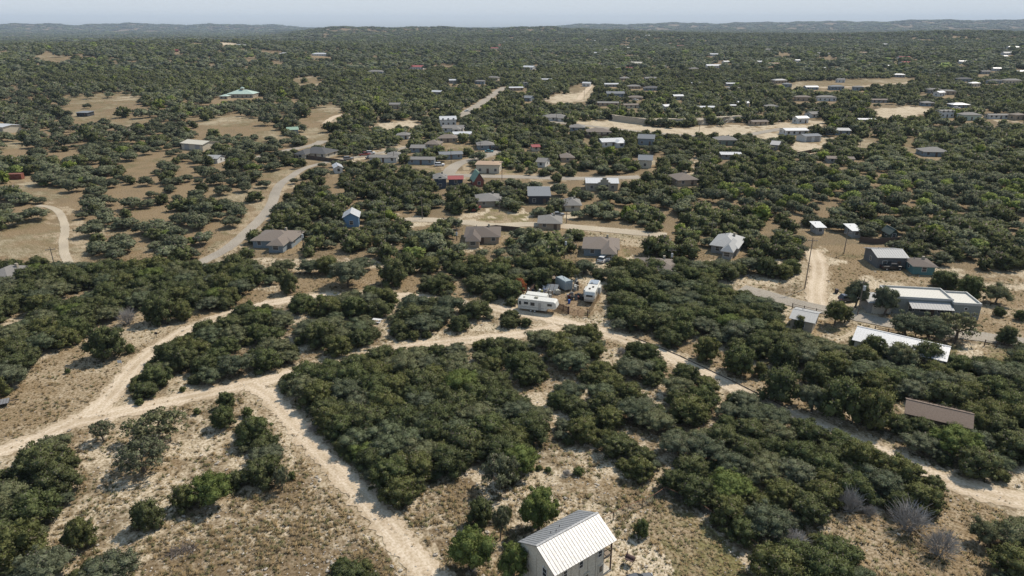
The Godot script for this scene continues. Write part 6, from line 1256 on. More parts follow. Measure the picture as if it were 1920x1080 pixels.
func twig_mesh(seed_value: int, thin: bool) -> ArrayMesh:
	var g := RandomNumberGenerator.new()
	g.seed = seed_value
	var b := MB.new()
	for i in (250 if thin else 26):
		var t := g.randf() * TAU
		var lean := sqrt(g.randf())
		var out := Vector3(cos(t) * lean, sqrt(maxf(0.12, 1.05 - lean * lean)), sin(t) * lean)
		var start := Vector3(cos(t), 0, sin(t)) * 0.15
		b.tint = Color(1, 1, 1) * g.randf_range(0.75, 1.2)
		if thin:
			var foot := start + out * Vector3(CROWN_R, CROWN_H, CROWN_R) * g.randf_range(0.25, 0.6)
			var end := foot + (out + Vector3(g.randfn(), g.randfn() * 0.4 + 0.2, g.randfn()) * 0.5) * Vector3(0.75, 0.9, 0.75) * g.randf_range(0.5, 1.0)
			b.tube(foot, end, 0.024, 0.010, 3)
			b.tube(foot.lerp(end, 0.4), end + Vector3(g.randfn(), g.randf(), g.randfn()) * 0.3, 0.018, 0.009, 3)
			b.tube(foot.lerp(end, 0.2), end + Vector3(g.randfn(), g.randf(), g.randfn()) * 0.4, 0.018, 0.009, 3)
		else:
			b.tube(start + Vector3(0, -0.2, 0), start + out * Vector3(CROWN_R, CROWN_H, CROWN_R) * g.randf_range(0.5, 0.72), 0.055, 0.025, 4)
	return b.done()

func build_trees() -> void:
	for i in 7:
		crowns["juniper%d" % i] = crown_mesh("juniper", 100 + i, 25 + i % 4, 210, 0.15)
		trunks["juniper%d" % i] = trunk_mesh("juniper", 300 + i)
	for i in 6:
		crowns["oak%d" % i] = crown_mesh("oak", 200 + i, 23 + i % 4, 230, 0.145)
		trunks["oak%d" % i] = trunk_mesh("oak", 400 + i)
	for i in 3:
		crowns["open_oak%d" % i] = crown_mesh("open_oak", 700 + i, 24, 110, 0.19)
		trunks["open_oak%d" % i] = trunk_mesh("oak", 720 + i)
	var twigs := [twig_mesh(1, true), twig_mesh(2, true), twig_mesh(3, true)]
	var stems := [twig_mesh(11, false), twig_mesh(12, false), twig_mesh(13, false)]
	var bark := mat("bark", 0.115, 0.09, 0.07, 0.95, 0.0, false)
	var grey_bark := leaf_look("grey_twigs", Color(0.31, 0.29, 0.27))
	var tints := [Color(1, 1, 1), Color(0.82, 0.86, 0.85), Color(1.12, 1.08, 0.95), Color(0.94, 1.0, 0.92)]
	for set_of in TREES:
		var kind: String = set_of[4]
		var data: Array = set_of[5]
		for i in range(0, data.size(), 4):
			var at := ground(data[i], data[i + 1])
			var o := thing(set_of[0], at, rng.randf() * TAU, set_of[1], set_of[3], set_of[2])
			var s := Vector3(float(data[i + 2]) / CROWN_R, float(data[i + 3]) / CROWN_H, float(data[i + 2]) / CROWN_R)
			var tint: Color = tints[rng.randi() % 4]
			var tone := "plain%d" % tints.find(tint)
			var style := "oak" if kind in ["O", "L"] else "juniper"
			if kind == "B":
				var which := rng.randi() % 3
				for piece in [["stem", stems[which]], ["twigs", twigs[which]]]:
					placed_part(piece[0], piece[1], grey_bark, o).scale = s
				continue
			if kind == "L":
				tint *= Color(1.03, 1.10, 0.62)
				tone = "leafy%d" % (rng.randi() % 1)
			elif kind == "K":
				tint = Color(2.3, 0.78, 0.75)
				tone = "rust"
			elif kind == "S":
				tint = Color(1.1, 1.18, 1.0)
				tone = "shrub"
			var key := "%s%d" % [style, rng.randi() % (6 if style == "oak" else 7)]
			if kind == "P":
				style = "oak"
				key = "open_oak%d" % (rng.randi() % 3)
			var lifted := 0.0
			if kind == "R":
				lifted = s.y * 1.0
				var stem := MB.new()
				stem.tube(Vector3(0, -0.3, 0), Vector3(0.1, lifted + 1.2, 0), 0.2, 0.13, 7)
				part("trunk", stem, bark, o)
			else:
				placed_part("trunk", trunks[key], bark, o).scale = s
			var top := placed_part("crown", crowns[key], leaf_look(style + tone, tint), o)
			top.scale = s if kind != "R" else s * Vector3(1.0, 0.74, 1.0)
			top.position.y = lifted

func copies(called: String, label: String, category: String, mesh: Mesh, m: Material, places: Array, colours: PackedColorArray) -> void:
	if places.is_empty():
		return
	var mm := MultiMesh.new()
	mm.transform_format = MultiMesh.TRANSFORM_3D
	mm.use_colors = true
	mm.mesh = mesh
	mm.instance_count = places.size()
	for i in places.size():
		mm.set_instance_transform(i, places[i])
		mm.set_instance_color(i, colours[i])
	var o := MultiMeshInstance3D.new()
	o.name = numbered(called)
	o.multimesh = mm
	o.material_override = m
	add_child(o)
	o.set_meta("kind", "stuff")
	tag(o, label, category)

func build_woods() -> void:
	var leaf := leaf_look("woods_leaf", Color(1, 1, 1))
	# juniper and oak variants for three distances
	var near := []
	var mid := []
	var far := []
	for i in 4:
		near.append(crown_mesh("juniper", 500 + i, 12, 46, 0.46, 0.8))
	for i in 4:
		near.append(crown_mesh("oak", 520 + i, 12, 50, 0.46, 0.8))
	for i in 3:
		mid.append(crown_mesh("juniper", 540 + i, 8, 22, 0.7, 0.85))
	for i in 3:
		mid.append(crown_mesh("oak", 560 + i, 8, 22, 0.7, 0.85))
	for i in 4:
		far.append(crown_mesh("oak" if i % 2 else "juniper", 580 + i, 6, 8, 0.8, 0.95))
	# the small scrub between the trees that stand singly
	for set_of in [[SCRUB, "juniper", "low_scrub", "low dark juniper scrub filling the gaps between the bigger bushes"], [SCRUB_OAKS, "oak", "oak_scrub", "small grey-green oak scrub filling the gaps between the bigger oaks"]]:
		var where: Array = set_of[0]
		var lists := [[], [], []]
		var tones := [PackedColorArray(), PackedColorArray(), PackedColorArray()]
		for i in range(0, where.size(), 4):
			var s := Vector3(where[i + 2] / CROWN_R, where[i + 3] / CROWN_H, where[i + 2] / CROWN_R)
			var k := rng.randi() % 3
			lists[k].append(Transform3D(Basis(Vector3.UP, rng.randf() * TAU).scaled_local(s), ground(where[i], where[i + 1])))
			tones[k].append(Color(1, 1, 1) * rng.randf_range(0.8, 1.12))
		for k in 3:
			copies(set_of[2], set_of[3], "scrub", crowns["%s%d" % [set_of[1], k]], leaf, lists[k], tones[k])
	band("mid_woodland", "unbroken juniper and oak woodland round the houses", 168.0, 430.0, 4.3, 1.7, 3.4, near, 4, leaf)
	band("far_woodland", "woodland between the farther streets and houses", 430.0, 1050.0, 6.4, 2.3, 4.4, mid, 3, leaf)
	band("distant_woodland", "distant woodland running up to the wooded ridge", 1050.0, 3200.0, 11.0, 3.0, 8.5, far, 2, leaf)
	band("horizon_woodland", "hazy woodland on the hills at the horizon", 3200.0, 8500.0, 42.0, 15.0, 26.0, far, 2, leaf)
	band("hilltop_woodland", "woodland on the farthest hills", 8500.0, 15500.0, 105.0, 42.0, 70.0, far, 2, leaf)

func open_to(x: float, z: float) -> bool:
	var k := covered(x, z)
	return k == WOOD or k == SAVANNA or k == CREEK

func band(called: String, label: String, r0: float, r1: float, gap: float, small: float, big: float, variants: Array, first_oak: int, m: Material) -> void:
	var lists := []
	var tones := []
	for i in variants.size():
		lists.append([])
		tones.append(PackedColorArray())
	var edge := tan(deg_to_rad(45.0))
	var z := -(r0 if r0 > 200.0 else 168.0)
	if r0 > 200.0:
		z *= 0.72
	while z > -r1:
		var reach := minf(-z * edge, r1)
		var x := -reach
		while x < reach:
			var px := x + rng.randf_range(-0.45, 0.45) * gap
			var pz := z + rng.randf_range(-0.45, 0.45) * gap
			x += gap
			var d := sqrt(px * px + pz * pz)
			if d > r1 or (d < r0 and r0 > 200.0) or pz > -168.0:
				continue
			var kind := covered(px, pz) if d < 2500.0 else WOOD
			if kind == DRY and d > 230.0 and px < 20.0 and noise_b.get_noise_2d(px * 0.8, pz * 0.8) + rng.randf() * 0.3 > 0.22:
				kind = SAVANNA
			if kind != WOOD and kind != SAVANNA and kind != CREEK:
				continue
			var a := noise_a.get_noise_2d(px, pz)
			var b := noise_b.get_noise_2d(px, pz)
			if kind == SAVANNA:
				if b + 0.5 * a < -0.06 or rng.randf() < 0.12:
					continue
			elif d < 1100.0:
				if b + 0.3 * a > 0.25 or rng.randf() < 0.05:
					continue
			elif a + 0.5 * b > 0.12 + 0.12 * noise_b.get_noise_2d(px * 0.05, pz * 0.05) or rng.randf() < 0.12:
				continue
			var r := lerpf(small, big, pow(rng.randf(), 1.4))
			var oak_share := 0.42 + 0.5 * noise_a.get_noise_2d(px + 900.0, pz - 300.0)
			if kind == SAVANNA:
				oak_share = 0.85
				r *= 1.12
			var oak := rng.randf() < oak_share or kind == CREEK
			var h := r * (rng.randf_range(1.0, 1.25) if oak else rng.randf_range(1.1, 1.45))
			if d > 3000.0:
				h = rng.randf_range(7.0, 10.0) * (1.0 if d < 8500.0 else 1.6)
			elif d > 1050.0:
				h = r * rng.randf_range(0.8, 1.15)
			if kind == CREEK:
				h *= 1.35
			# clearings keep their near edge open: no crown leans over them from in front
			var past := 1.0 + h * 0.85 / 60.0
			if d < 2000.0:
				if not open_to(px * (1.0 + (past - 1.0) * 0.5), pz * (1.0 + (past - 1.0) * 0.5)) and rng.randf() < 0.85:
					continue
				if not open_to(px * past, pz * past) and rng.randf() < 0.8:
					continue
			var n := variants.size()
			var k := (first_oak + rng.randi() % (n - first_oak)) if oak else rng.randi() % first_oak
			var s := Vector3(r / CROWN_R, h / CROWN_H, r / CROWN_R)
			lists[k].append(Transform3D(Basis(Vector3.UP, rng.randf() * TAU).scaled_local(s), ground(px, pz)))
			var tone := Color(1, 1, 1) * rng.randf_range(0.75, 1.2) * (1.0 + 0.45 * noise_a.get_noise_2d(px * 0.6 - 400.0, pz * 0.6))
			if kind == CREEK and rng.randf() < 0.3:
				tone *= Color(1.25, 1.38, 0.66)
			elif rng.randf() < 0.035:
				tone *= Color(1.3, 1.45, 0.75)
			tone.a = 1.0
			tones[k].append(tone)
		z -= gap
	for k in variants.size():
		copies(called, label, "woodland", variants[k], m, lists[k], tones[k])
	print(called, " ", lists.map(func(l): return l.size()))

# ---------------------------------------------------------------- grass and stones

func build_ground_cover() -> void:
	var g := RandomNumberGenerator.new()
	g.seed = 77
	var b := MB.new()
	for i in 16:
		var t := g.randf() * TAU
		var out := Vector3(cos(t), 0, sin(t))
		var foot := out * g.randf_range(0.0, 0.16)
		var w := Vector3(-out.z, 0, out.x) * 0.045
		var tip := foot + out * g.randf_range(0.08, 0.26) + Vector3(0, g.randf_range(0.14, 0.36), 0)
		b.tint = Color(1, 1, 1) * g.randf_range(0.8, 1.2)
		b.tri_soft(foot - w, foot + w, tip, (out * 0.4 + Vector3.UP).normalized())
	var tuft := b.done()
	b = MB.new()
	b.ball(Vector3(0, 0.04, 0), Vector3(0.16, 0.09, 0.12), 0.3, g, 3, 5)
	var stone := b.done()
	var places := []
	var tones := PackedColorArray()
	var stones := []
	var stone_tones := PackedColorArray()
	for i in 150000:
		var r := 58.0 * pow(3.6, g.randf())
		var t := deg_to_rad(g.randf_range(-42.0, 42.0))
		var x := sin(t) * r
		var z := -cos(t) * r
		var kind := covered(x, z)
		var n := noise_b.get_noise_2d(x * 1.7, z * 1.7) + 0.5 * noise_c.get_noise_2d(x, z)
		var share := 0.5
		match kind:
			ROAD: share = 0.04
			HOUSE, DIRT: share = 0.1
			PALE: share = 0.25
			ROCKY: share = 0.30 + 0.7 * n
			DRY: share = 0.45 + 0.6 * n
			BROWN: share = 0.55 + 0.9 * n
			LAWN: share = 0.6
		if g.randf() < share:
			var s := (0.35 + 1.25 * pow(g.randf(), 2.2)) * (0.7 if kind in [PALE, ROAD, LAWN] else 1.0)
			places.append(Transform3D(Basis(Vector3.UP, g.randf() * TAU).scaled_local(Vector3(s, s * g.randf_range(0.6, 1.2), s)), ground(x, z)))
			var c := Color(0.30, 0.225, 0.125)
			if g.randf() < (0.45 if kind in [ROCKY, PALE, LAWN] else 0.25):
				c = Color(0.15, 0.145, 0.07)
			elif g.randf() < 0.3:
				c = Color(0.20, 0.155, 0.095)
			c *= g.randf_range(0.8, 1.2)
			c.a = 1.0
			tones.append(c)
		elif g.randf() < (0.12 if kind in [ROCKY, BROWN] else 0.03):
			var s := g.randf_range(0.3, 1.0) * (2.2 if g.randf() < 0.05 else 1.0)
			stones.append(Transform3D(Basis(Vector3.UP, g.randf() * TAU).scaled_local(Vector3(s, s, s)), ground(x, z)))
			var c := Color(0.58, 0.52, 0.44) * g.randf_range(0.75, 1.15)
			c.a = 1.0
			stone_tones.append(c)
	var leaf := leaf_look("dry_grass", Color(1, 1, 1))
	copies("dry_grass", "short dry grass and weeds on the open ground", "grass", tuft, leaf, places, tones)
	copies("loose_stones", "pale limestone chips scattered over the open ground", "stones", stone, leaf, stones, stone_tones)
	print("grass ", places.size(), " stones ", stones.size())

# ---------------------------------------------------------------- buildings

const WALLS := {
	"blue": [0.15, 0.27, 0.42], "bluegrey": [0.24, 0.29, 0.33], "tan": [0.42, 0.33, 0.24], "stone": [0.40, 0.355, 0.28], "dark": [0.05, 0.055, 0.065], "cream": [0.62, 0.56, 0.45],
	"navy": [0.055, 0.075, 0.11], "brick": [0.27, 0.095, 0.075], "white": [0.68, 0.68, 0.66], "grey": [0.33, 0.33, 0.32], "darkgrey": [0.13, 0.135, 0.14], "tealwall": [0.10, 0.23, 0.24],
	"darkgreen": [0.05, 0.08, 0.065], "mint": [0.50, 0.58, 0.49], "greenwall": [0.23, 0.27, 0.23], "rust": [0.24, 0.075, 0.045],
}
const ROOFS := {
	"brown": [0.20, 0.165, 0.14], "darkbrown": [0.13, 0.105, 0.09], "grey": [0.215, 0.205, 0.195], "slate": [0.20, 0.215, 0.235], "dark": [0.085, 0.085, 0.09], "red": [0.33, 0.085, 0.085],
	"green": [0.27, 0.40, 0.31], "teal": [0.42, 0.54, 0.49], "tan": [0.42, 0.30, 0.21], "cream": [0.60, 0.57, 0.49], "rust": [0.22, 0.08, 0.055], "darkgreen": [0.06, 0.085, 0.075],
}

func wall_look(k: String) -> StandardMaterial3D:
	var c: Array = WALLS[k]
	return mat("wall_" + k, c[0], c[1], c[2], 0.85)

func roof_look(k: String) -> StandardMaterial3D:
	if k == "white":
		return mat("roof_white", 0.60, 0.61, 0.63, 0.5, 0.1)
	if k == "metal":
		return mat("roof_metal", 0.38, 0.385, 0.39, 0.7, 0.15)
	if k == "galvanised":
		return mat("roof_galvanised", 0.47, 0.47, 0.475, 0.52, 0.6)
	var c: Array = ROOFS[k]
	return mat("roof_" + k, c[0], c[1], c[2], 0.9)

# a plate of even thickness under the given top outline
func plate(b: MB, top: Array, thick: float) -> void:
	var n: Vector3 = (top[1] - top[0]).cross(top[2] - top[0]).normalized()
	if n.y < 0.0:
		n = -n
	var middle := Vector3.ZERO
	for p in top:
		middle += p
	middle /= top.size()
	var under := []
	for p in top:
		under.append(p - n * thick)
	b.poly(top, n)
	b.poly(under, -n)
	for i in top.size():
		var j: int = (i + 1) % top.size()
		b.quad(top[i], top[j], under[j], under[i], (top[i] + top[j]) * 0.5 - middle)

# raised seams running down a slope from its upper edge a-b to its lower edge d-c
func seams(b: MB, a: Vector3, c_up: Vector3, low_a: Vector3, low_b: Vector3, every: float) -> void:
	var n := int(a.distance_to(c_up) / every)
	var along := (c_up - a).normalized()
	for i in range(1, n):
		var t := float(i) / n
		var p := a.lerp(c_up, t)
		var q := low_a.lerp(low_b, t)
		var out := along.cross(q - p).normalized()
		if out.y < 0.0:
			out = -out
		var w := along * 0.02
		var h := out * 0.038
		b.quad(p - w + h, p + w + h, q + w + h, q - w + h, out)
		b.quad(p - w, p - w + h, q - w + h, q - w, -along)
		b.quad(p + w, p + w + h, q + w + h, q + w, along)

func gable_roof(o: Node, l: float, w: float, eave: float, rise: float, over: float, m: Material, seam: float, called := "roof", at := Vector3.ZERO, turn := 0.0) -> Node:
	var b := MB.new()
	var x := l * 0.5 + over
	var drop := rise * over / (w * 0.5)
	var ridge_a := Vector3(-x, eave + rise + 0.12, 0)
	var ridge_b := Vector3(x, eave + rise + 0.12, 0)
	var roof := Node3D.new()
	for s in [1.0, -1.0]:
		b = MB.new()
		var z: float = s * (w * 0.5 + over)
		var low_a := Vector3(-x, eave - drop + 0.12, z)
		var low_b := Vector3(x, eave - drop + 0.12, z)
		plate(b, [ridge_a, ridge_b, low_b, low_a], 0.12)
		if seam > 0.0:
			seams(b, ridge_a, ridge_b, low_a, low_b, seam)
		var p := part(called + "_slope", b, m, o)
		p.position = at
		p.rotation.y = turn
	b = MB.new()
	b.box(Vector3(0, eave + rise + 0.13, 0), Vector3(2.0 * x + 0.02, 0.05, 0.26))
	var cap := part("ridge_cap", b, m, o)
	cap.position = at
	cap.rotation.y = turn
	roof.free()
	return cap

func hip_roof(o: Node, l: float, w: float, eave: float, rise: float, over: float, m: Material, called := "roof", at := Vector3.ZERO, turn := 0.0) -> MeshInstance3D:
	var x := l * 0.5 + over
	var z := w * 0.5 + over
	var y0 := eave - 0.05
	var y1 := eave + rise
	var b := MB.new()
	var a := Vector3(-x, y0, z)
	var c := Vector3(x, y0, z)
	var d := Vector3(x, y0, -z)
	var e := Vector3(-x, y0, -z)
	var r0: Vector3
	var r1: Vector3
	if l >= w:
		r0 = Vector3(-maxf(x - z, 0.05), y1, 0)
		r1 = Vector3(maxf(x - z, 0.05), y1, 0)
		b.quad(a, c, r1, r0, Vector3(0, 1, 1))
		b.quad(e, d, r1, r0, Vector3(0, 1, -1))
		b.tri(c, d, r1, Vector3(1, 1, 0))
		b.tri(a, e, r0, Vector3(-1, 1, 0))
	else:
		r0 = Vector3(0, y1, maxf(z - x, 0.05))
		r1 = Vector3(0, y1, -maxf(z - x, 0.05))
		b.quad(a, e, r1, r0, Vector3(-1, 1, 0))
		b.quad(c, d, r1, r0, Vector3(1, 1, 0))
		b.tri(a, c, r0, Vector3(0, 1, 1))
		b.tri(e, d, r1, Vector3(0, 1, -1))
	b.quad(a, c, d, e, Vector3.DOWN)
	var p := part(called, b, m, o)
	p.position = at
	p.rotation.y = turn
	b = MB.new()
	b.box(Vector3(0, y0 - 0.09, 0), Vector3(2 * x - 0.04, 0.17, 2 * z - 0.04))
	part("fascia", b, mat("fascia", 0.5, 0.47, 0.42), p)
	return p

func window_at(o: Node, at: Vector3, turn: float, w: float, h: float, detailed: bool) -> void:
	if detailed:
		var b := MB.new()
		for s in [-1.0, 1.0]:
			b.box(Vector3(s * w * 0.5, 0, 0), Vector3(0.1, h + 0.1, 0.1))
			b.box(Vector3(0, s * h * 0.5, 0), Vector3(w - 0.1, 0.1, 0.1))
		b.box(Vector3(0, 0, 0), Vector3(w - 0.1, 0.05, 0.08))
		var f := part("window", b, mat("window_frame", 0.6, 0.6, 0.58, 0.6), o)
		f.position = at
		f.rotation.y = turn
		b = MB.new()
		b.box(Vector3.ZERO, Vector3(w - 0.1, h - 0.1, 0.05))
		part("pane", b, glass(), f)
	else:
		var b := MB.new()
		b.box(Vector3.ZERO, Vector3(w, h, 0.1))
		var f := part("window", b, glass(), o)
		f.position = at
		f.rotation.y = turn

func panel_at(o: Node, called: String, at: Vector3, turn: float, size: Vector3, m: Material) -> MeshInstance3D:
	var b := MB.new()
	b.box(Vector3.ZERO, size)
	var p := part(called, b, m, o)
	p.position = at
	p.rotation.y = turn
	return p

func build_house(h: Array) -> void:
	var l: float = h[3]
	var w: float = h[4]
	var wall_h: float = h[6]
	var type: String = h[7]
	var rise: float = h[8]
	var flags: String = h[11]
	var name: String = h[0]
	var category: String = name.replace("far_", "").replace("_", " ")
	var o := thing(name, ground(h[1], h[2]), deg_to_rad(h[5]), h[12], category, h[13])
	var d := Vector2(h[1], h[2]).length()
	var detailed := d < 400.0
	var wm := wall_look(h[10])
	var rm := roof_look(h[9])
	var metal: bool = h[9] in ["white", "metal", "red", "green", "cream", "teal"]
	var seam := 0.0
	if metal and d < 420.0:
		seam = 0.6 if d < 240.0 else 0.9
	if type == "gable_front":
		# the ridge runs front to back
		var k := l
		l = w
		w = k
		if l < w:
			l = w * 1.15
	var b := MB.new()
	var tall := wall_h
	b.box(Vector3(0, wall_h * 0.5 - 0.3, 0), Vector3(l, wall_h + 0.6, w) if type != "gable_front" else Vector3(w, wall_h + 0.6, l))
	match type:
		"gable":
			for s in [-1.0, 1.0]:
				b.tri(Vector3(s * l * 0.5, wall_h, w * 0.5), Vector3(s * l * 0.5, wall_h, -w * 0.5), Vector3(s * l * 0.5, wall_h + rise, 0), Vector3(s, 0, 0))
		"gable_front":
			for s in [-1.0, 1.0]:
				b.tri(Vector3(w * 0.5, wall_h, s * l * 0.5), Vector3(-w * 0.5, wall_h, s * l * 0.5), Vector3(0, wall_h + rise, s * l * 0.5), Vector3(0, 0, s))
		"shed":
			for s in [-1.0, 1.0]:
				b.tri(Vector3(s * l * 0.5, wall_h, w * 0.5), Vector3(s * l * 0.5, wall_h, -w * 0.5), Vector3(s * l * 0.5, wall_h + rise, -w * 0.5), Vector3(s, 0, 0))
			b.quad(Vector3(-l * 0.5, wall_h, -w * 0.5), Vector3(l * 0.5, wall_h, -w * 0.5), Vector3(l * 0.5, wall_h + rise, -w * 0.5), Vector3(-l * 0.5, wall_h + rise, -w * 0.5), Vector3(0, 0, -1))
	var wall := part("wall", b, wm, o)
	var top: Node = null
	match type:
		"gable":
			top = gable_roof(o, l, w, wall_h, rise, 0.45, rm, seam)
		"gable_front":
			top = gable_roof(o, l, w, wall_h, rise, 0.45, rm, seam, "roof", Vector3.ZERO, PI * 0.5)
		"hip", "pyramid":
			top = hip_roof(o, l, w, wall_h, rise, 0.55, rm)
		"shed":
			b = MB.new()
			var x := l * 0.5 + 0.5
			plate(b, [Vector3(-x, wall_h + rise + 0.25, -w * 0.5 - 0.5), Vector3(x, wall_h + rise + 0.25, -w * 0.5 - 0.5), Vector3(x, wall_h + 0.12, w * 0.5 + 0.5), Vector3(-x, wall_h + 0.12, w * 0.5 + 0.5)], 0.16)
			top = part("roof", b, rm, o)
		"flat":
			b = MB.new()
			b.box(Vector3(0, wall_h + 0.05, 0), Vector3(l + 0.06, 0.1, w + 0.06))
			top = part("roof", b, rm, o)
	var front := w * 0.5 if type != "gable_front" else l * 0.5
	var wide := l if type != "gable_front" else w
	var deep := w if type != "gable_front" else l
	# openings, storey by storey
	if name != "shipping_container":
		var storeys := 2 if wall_h > 4.0 and type != "gable_front" or wall_h > 5.0 else 1
		var n := clampi(int(wide / 3.2), 1, 6)
		var white := mat("door_white", 0.62, 0.62, 0.6, 0.6)
		var taken := -1
		if "b" in flags:
			for s in [-0.25, 0.25]:
				panel_at(o, "sliding_door", Vector3(s * wide, 1.5, front + 0.03), 0, Vector3(minf(3.2, wide * 0.3), 3.0, 0.06), mat("door_grey", 0.36, 0.36, 0.35, 0.6))
		else:
			for f in storeys:
				var y := 1.5 + f * 2.7
				for i in n:
					var x := (i + 0.5) / n * wide - wide * 0.5
					if f == 0 and i == n / 2 and n > 1:
						panel_at(o, "door", Vector3(x, 1.05, front + 0.03), 0, Vector3(1.0, 2.1, 0.06), mat("door_dark", 0.12, 0.08, 0.06, 0.5))
						continue
					if "g" in flags and f == 0 and i == 0:
						panel_at(o, "garage_door", Vector3(x, 1.15, front + 0.03), 0, Vector3(minf(4.6, wide / n * 0.9), 2.3, 0.06), white)
						continue
					window_at(o, Vector3(x, y, front + 0.02), 0, 1.15, 1.25, detailed)
				for s in [-1.0, 1.0]:
					var m := clampi(int(deep / 4.5), 1, 3)
					if d > 900.0 and m > 1:
						m = 1
					for i in m:
						window_at(o, Vector3(s * (wide * 0.5 + 0.02), y, (i + 0.5) / m * deep - deep * 0.5), PI * 0.5, 1.0, 1.2, detailed)
	else:
		for s in [-0.25, 0.25]:
			panel_at(o, "door", Vector3(wide * 0.5 + 0.03, 1.2, s * deep), 0, Vector3(0.06, 2.2, deep * 0.45), wm)
		b = MB.new()
		for i in int(wide / 0.4):
			b.box(Vector3(-wide * 0.5 + 0.2 + i * 0.4, 1.2, front + 0.03), Vector3(0.16, 2.3, 0.06))
		part("ribs", b, wm, o)
	if "w" in flags:
		# a wing that comes forward, with its own roof
		var wl := l * 0.36
		var ww := 4.2
		var at := Vector3(l * 0.24 if "g" not in flags else -l * 0.26, 0, w * 0.5 + ww * 0.5 - 0.05)
		b = MB.new()
		b.box(at + Vector3(0, wall_h * 0.5 - 0.3, 0), Vector3(wl, wall_h + 0.58, ww))
		part("wing", b, wm, o)
		hip_roof(o, wl, ww + 5.0, wall_h - 0.02, minf(rise * 0.8, 2.2), 0.5, rm, "wing_roof", at + Vector3(0, 0, -2.5))
		window_at(o, at + Vector3(0, 1.5, ww * 0.5 + 0.02), 0, 1.6, 1.25, detailed)
	if "d" in flags:
		b = MB.new()
		var gx := l * 0.06
		var gz := w * 0.5 + 0.6
		var prof := [Vector3(gx - 2.3, -0.3, gz), Vector3(gx + 2.3, -0.3, gz), Vector3(gx + 2.3, 3.5, gz), Vector3(gx + 1.5, 3.5, gz), Vector3(gx + 1.5, 4.5, gz), Vector3(gx + 0.8, 4.5, gz), Vector3(gx + 0.8, 5.3, gz), Vector3(gx - 0.8, 5.3, gz), Vector3(gx - 0.8, 4.5, gz), Vector3(gx - 1.5, 4.5, gz), Vector3(gx - 1.5, 3.5, gz), Vector3(gx - 2.3, 3.5, gz)]
		b.box(Vector3(gx, 1.6, gz - 0.3), Vector3(4.6, 3.8, 0.6))
		b.box(Vector3(gx, 4.0, gz - 0.3), Vector3(3.0, 1.0, 0.6))
		b.box(Vector3(gx, 4.9, gz - 0.3), Vector3(1.6, 0.8, 0.6))
		part("stepped_gable", b, wm, o)
		for s in [-1.1, 1.1]:
			window_at(o, Vector3(gx + s, 2.0, gz + 0.03), 0, 0.9, 1.5, detailed)
	if "t" in flags:
		b = MB.new()
		b.box(Vector3(0, wall_h + rise + 0.4, 0), Vector3(2.4, 1.6, 2.4))
		part("lantern", b, wm, o)
		hip_roof(o, 2.5, 2.5, wall_h + rise + 1.2, 1.2, 0.4, rm, "lantern_roof")
	if type == "hip" and detailed and top:
		b = MB.new()
		b.box(Vector3(l * 0.18, wall_h + rise * 0.75, -w * 0.12), Vector3(0.6, 1.6, 0.6))
		part("chimney", b, wall_look("stone"), top)
	if d < 260.0 and type != "gable_front":
		b = MB.new()
		b.tube(Vector3(-l * 0.2, wall_h + rise * 0.3, -w * 0.2), Vector3(-l * 0.2, wall_h + rise * 0.62 + 0.5, -w * 0.2), 0.08, 0.08)
		part("vent_pipe", b, mat("pipe", 0.3, 0.3, 0.3, 0.5), o)

func build_buildings() -> void:
	for h in HOUSES:
		build_house(h)
	build_barn_house()
	build_flat_building()
	build_long_shed()
	build_brown_roof()

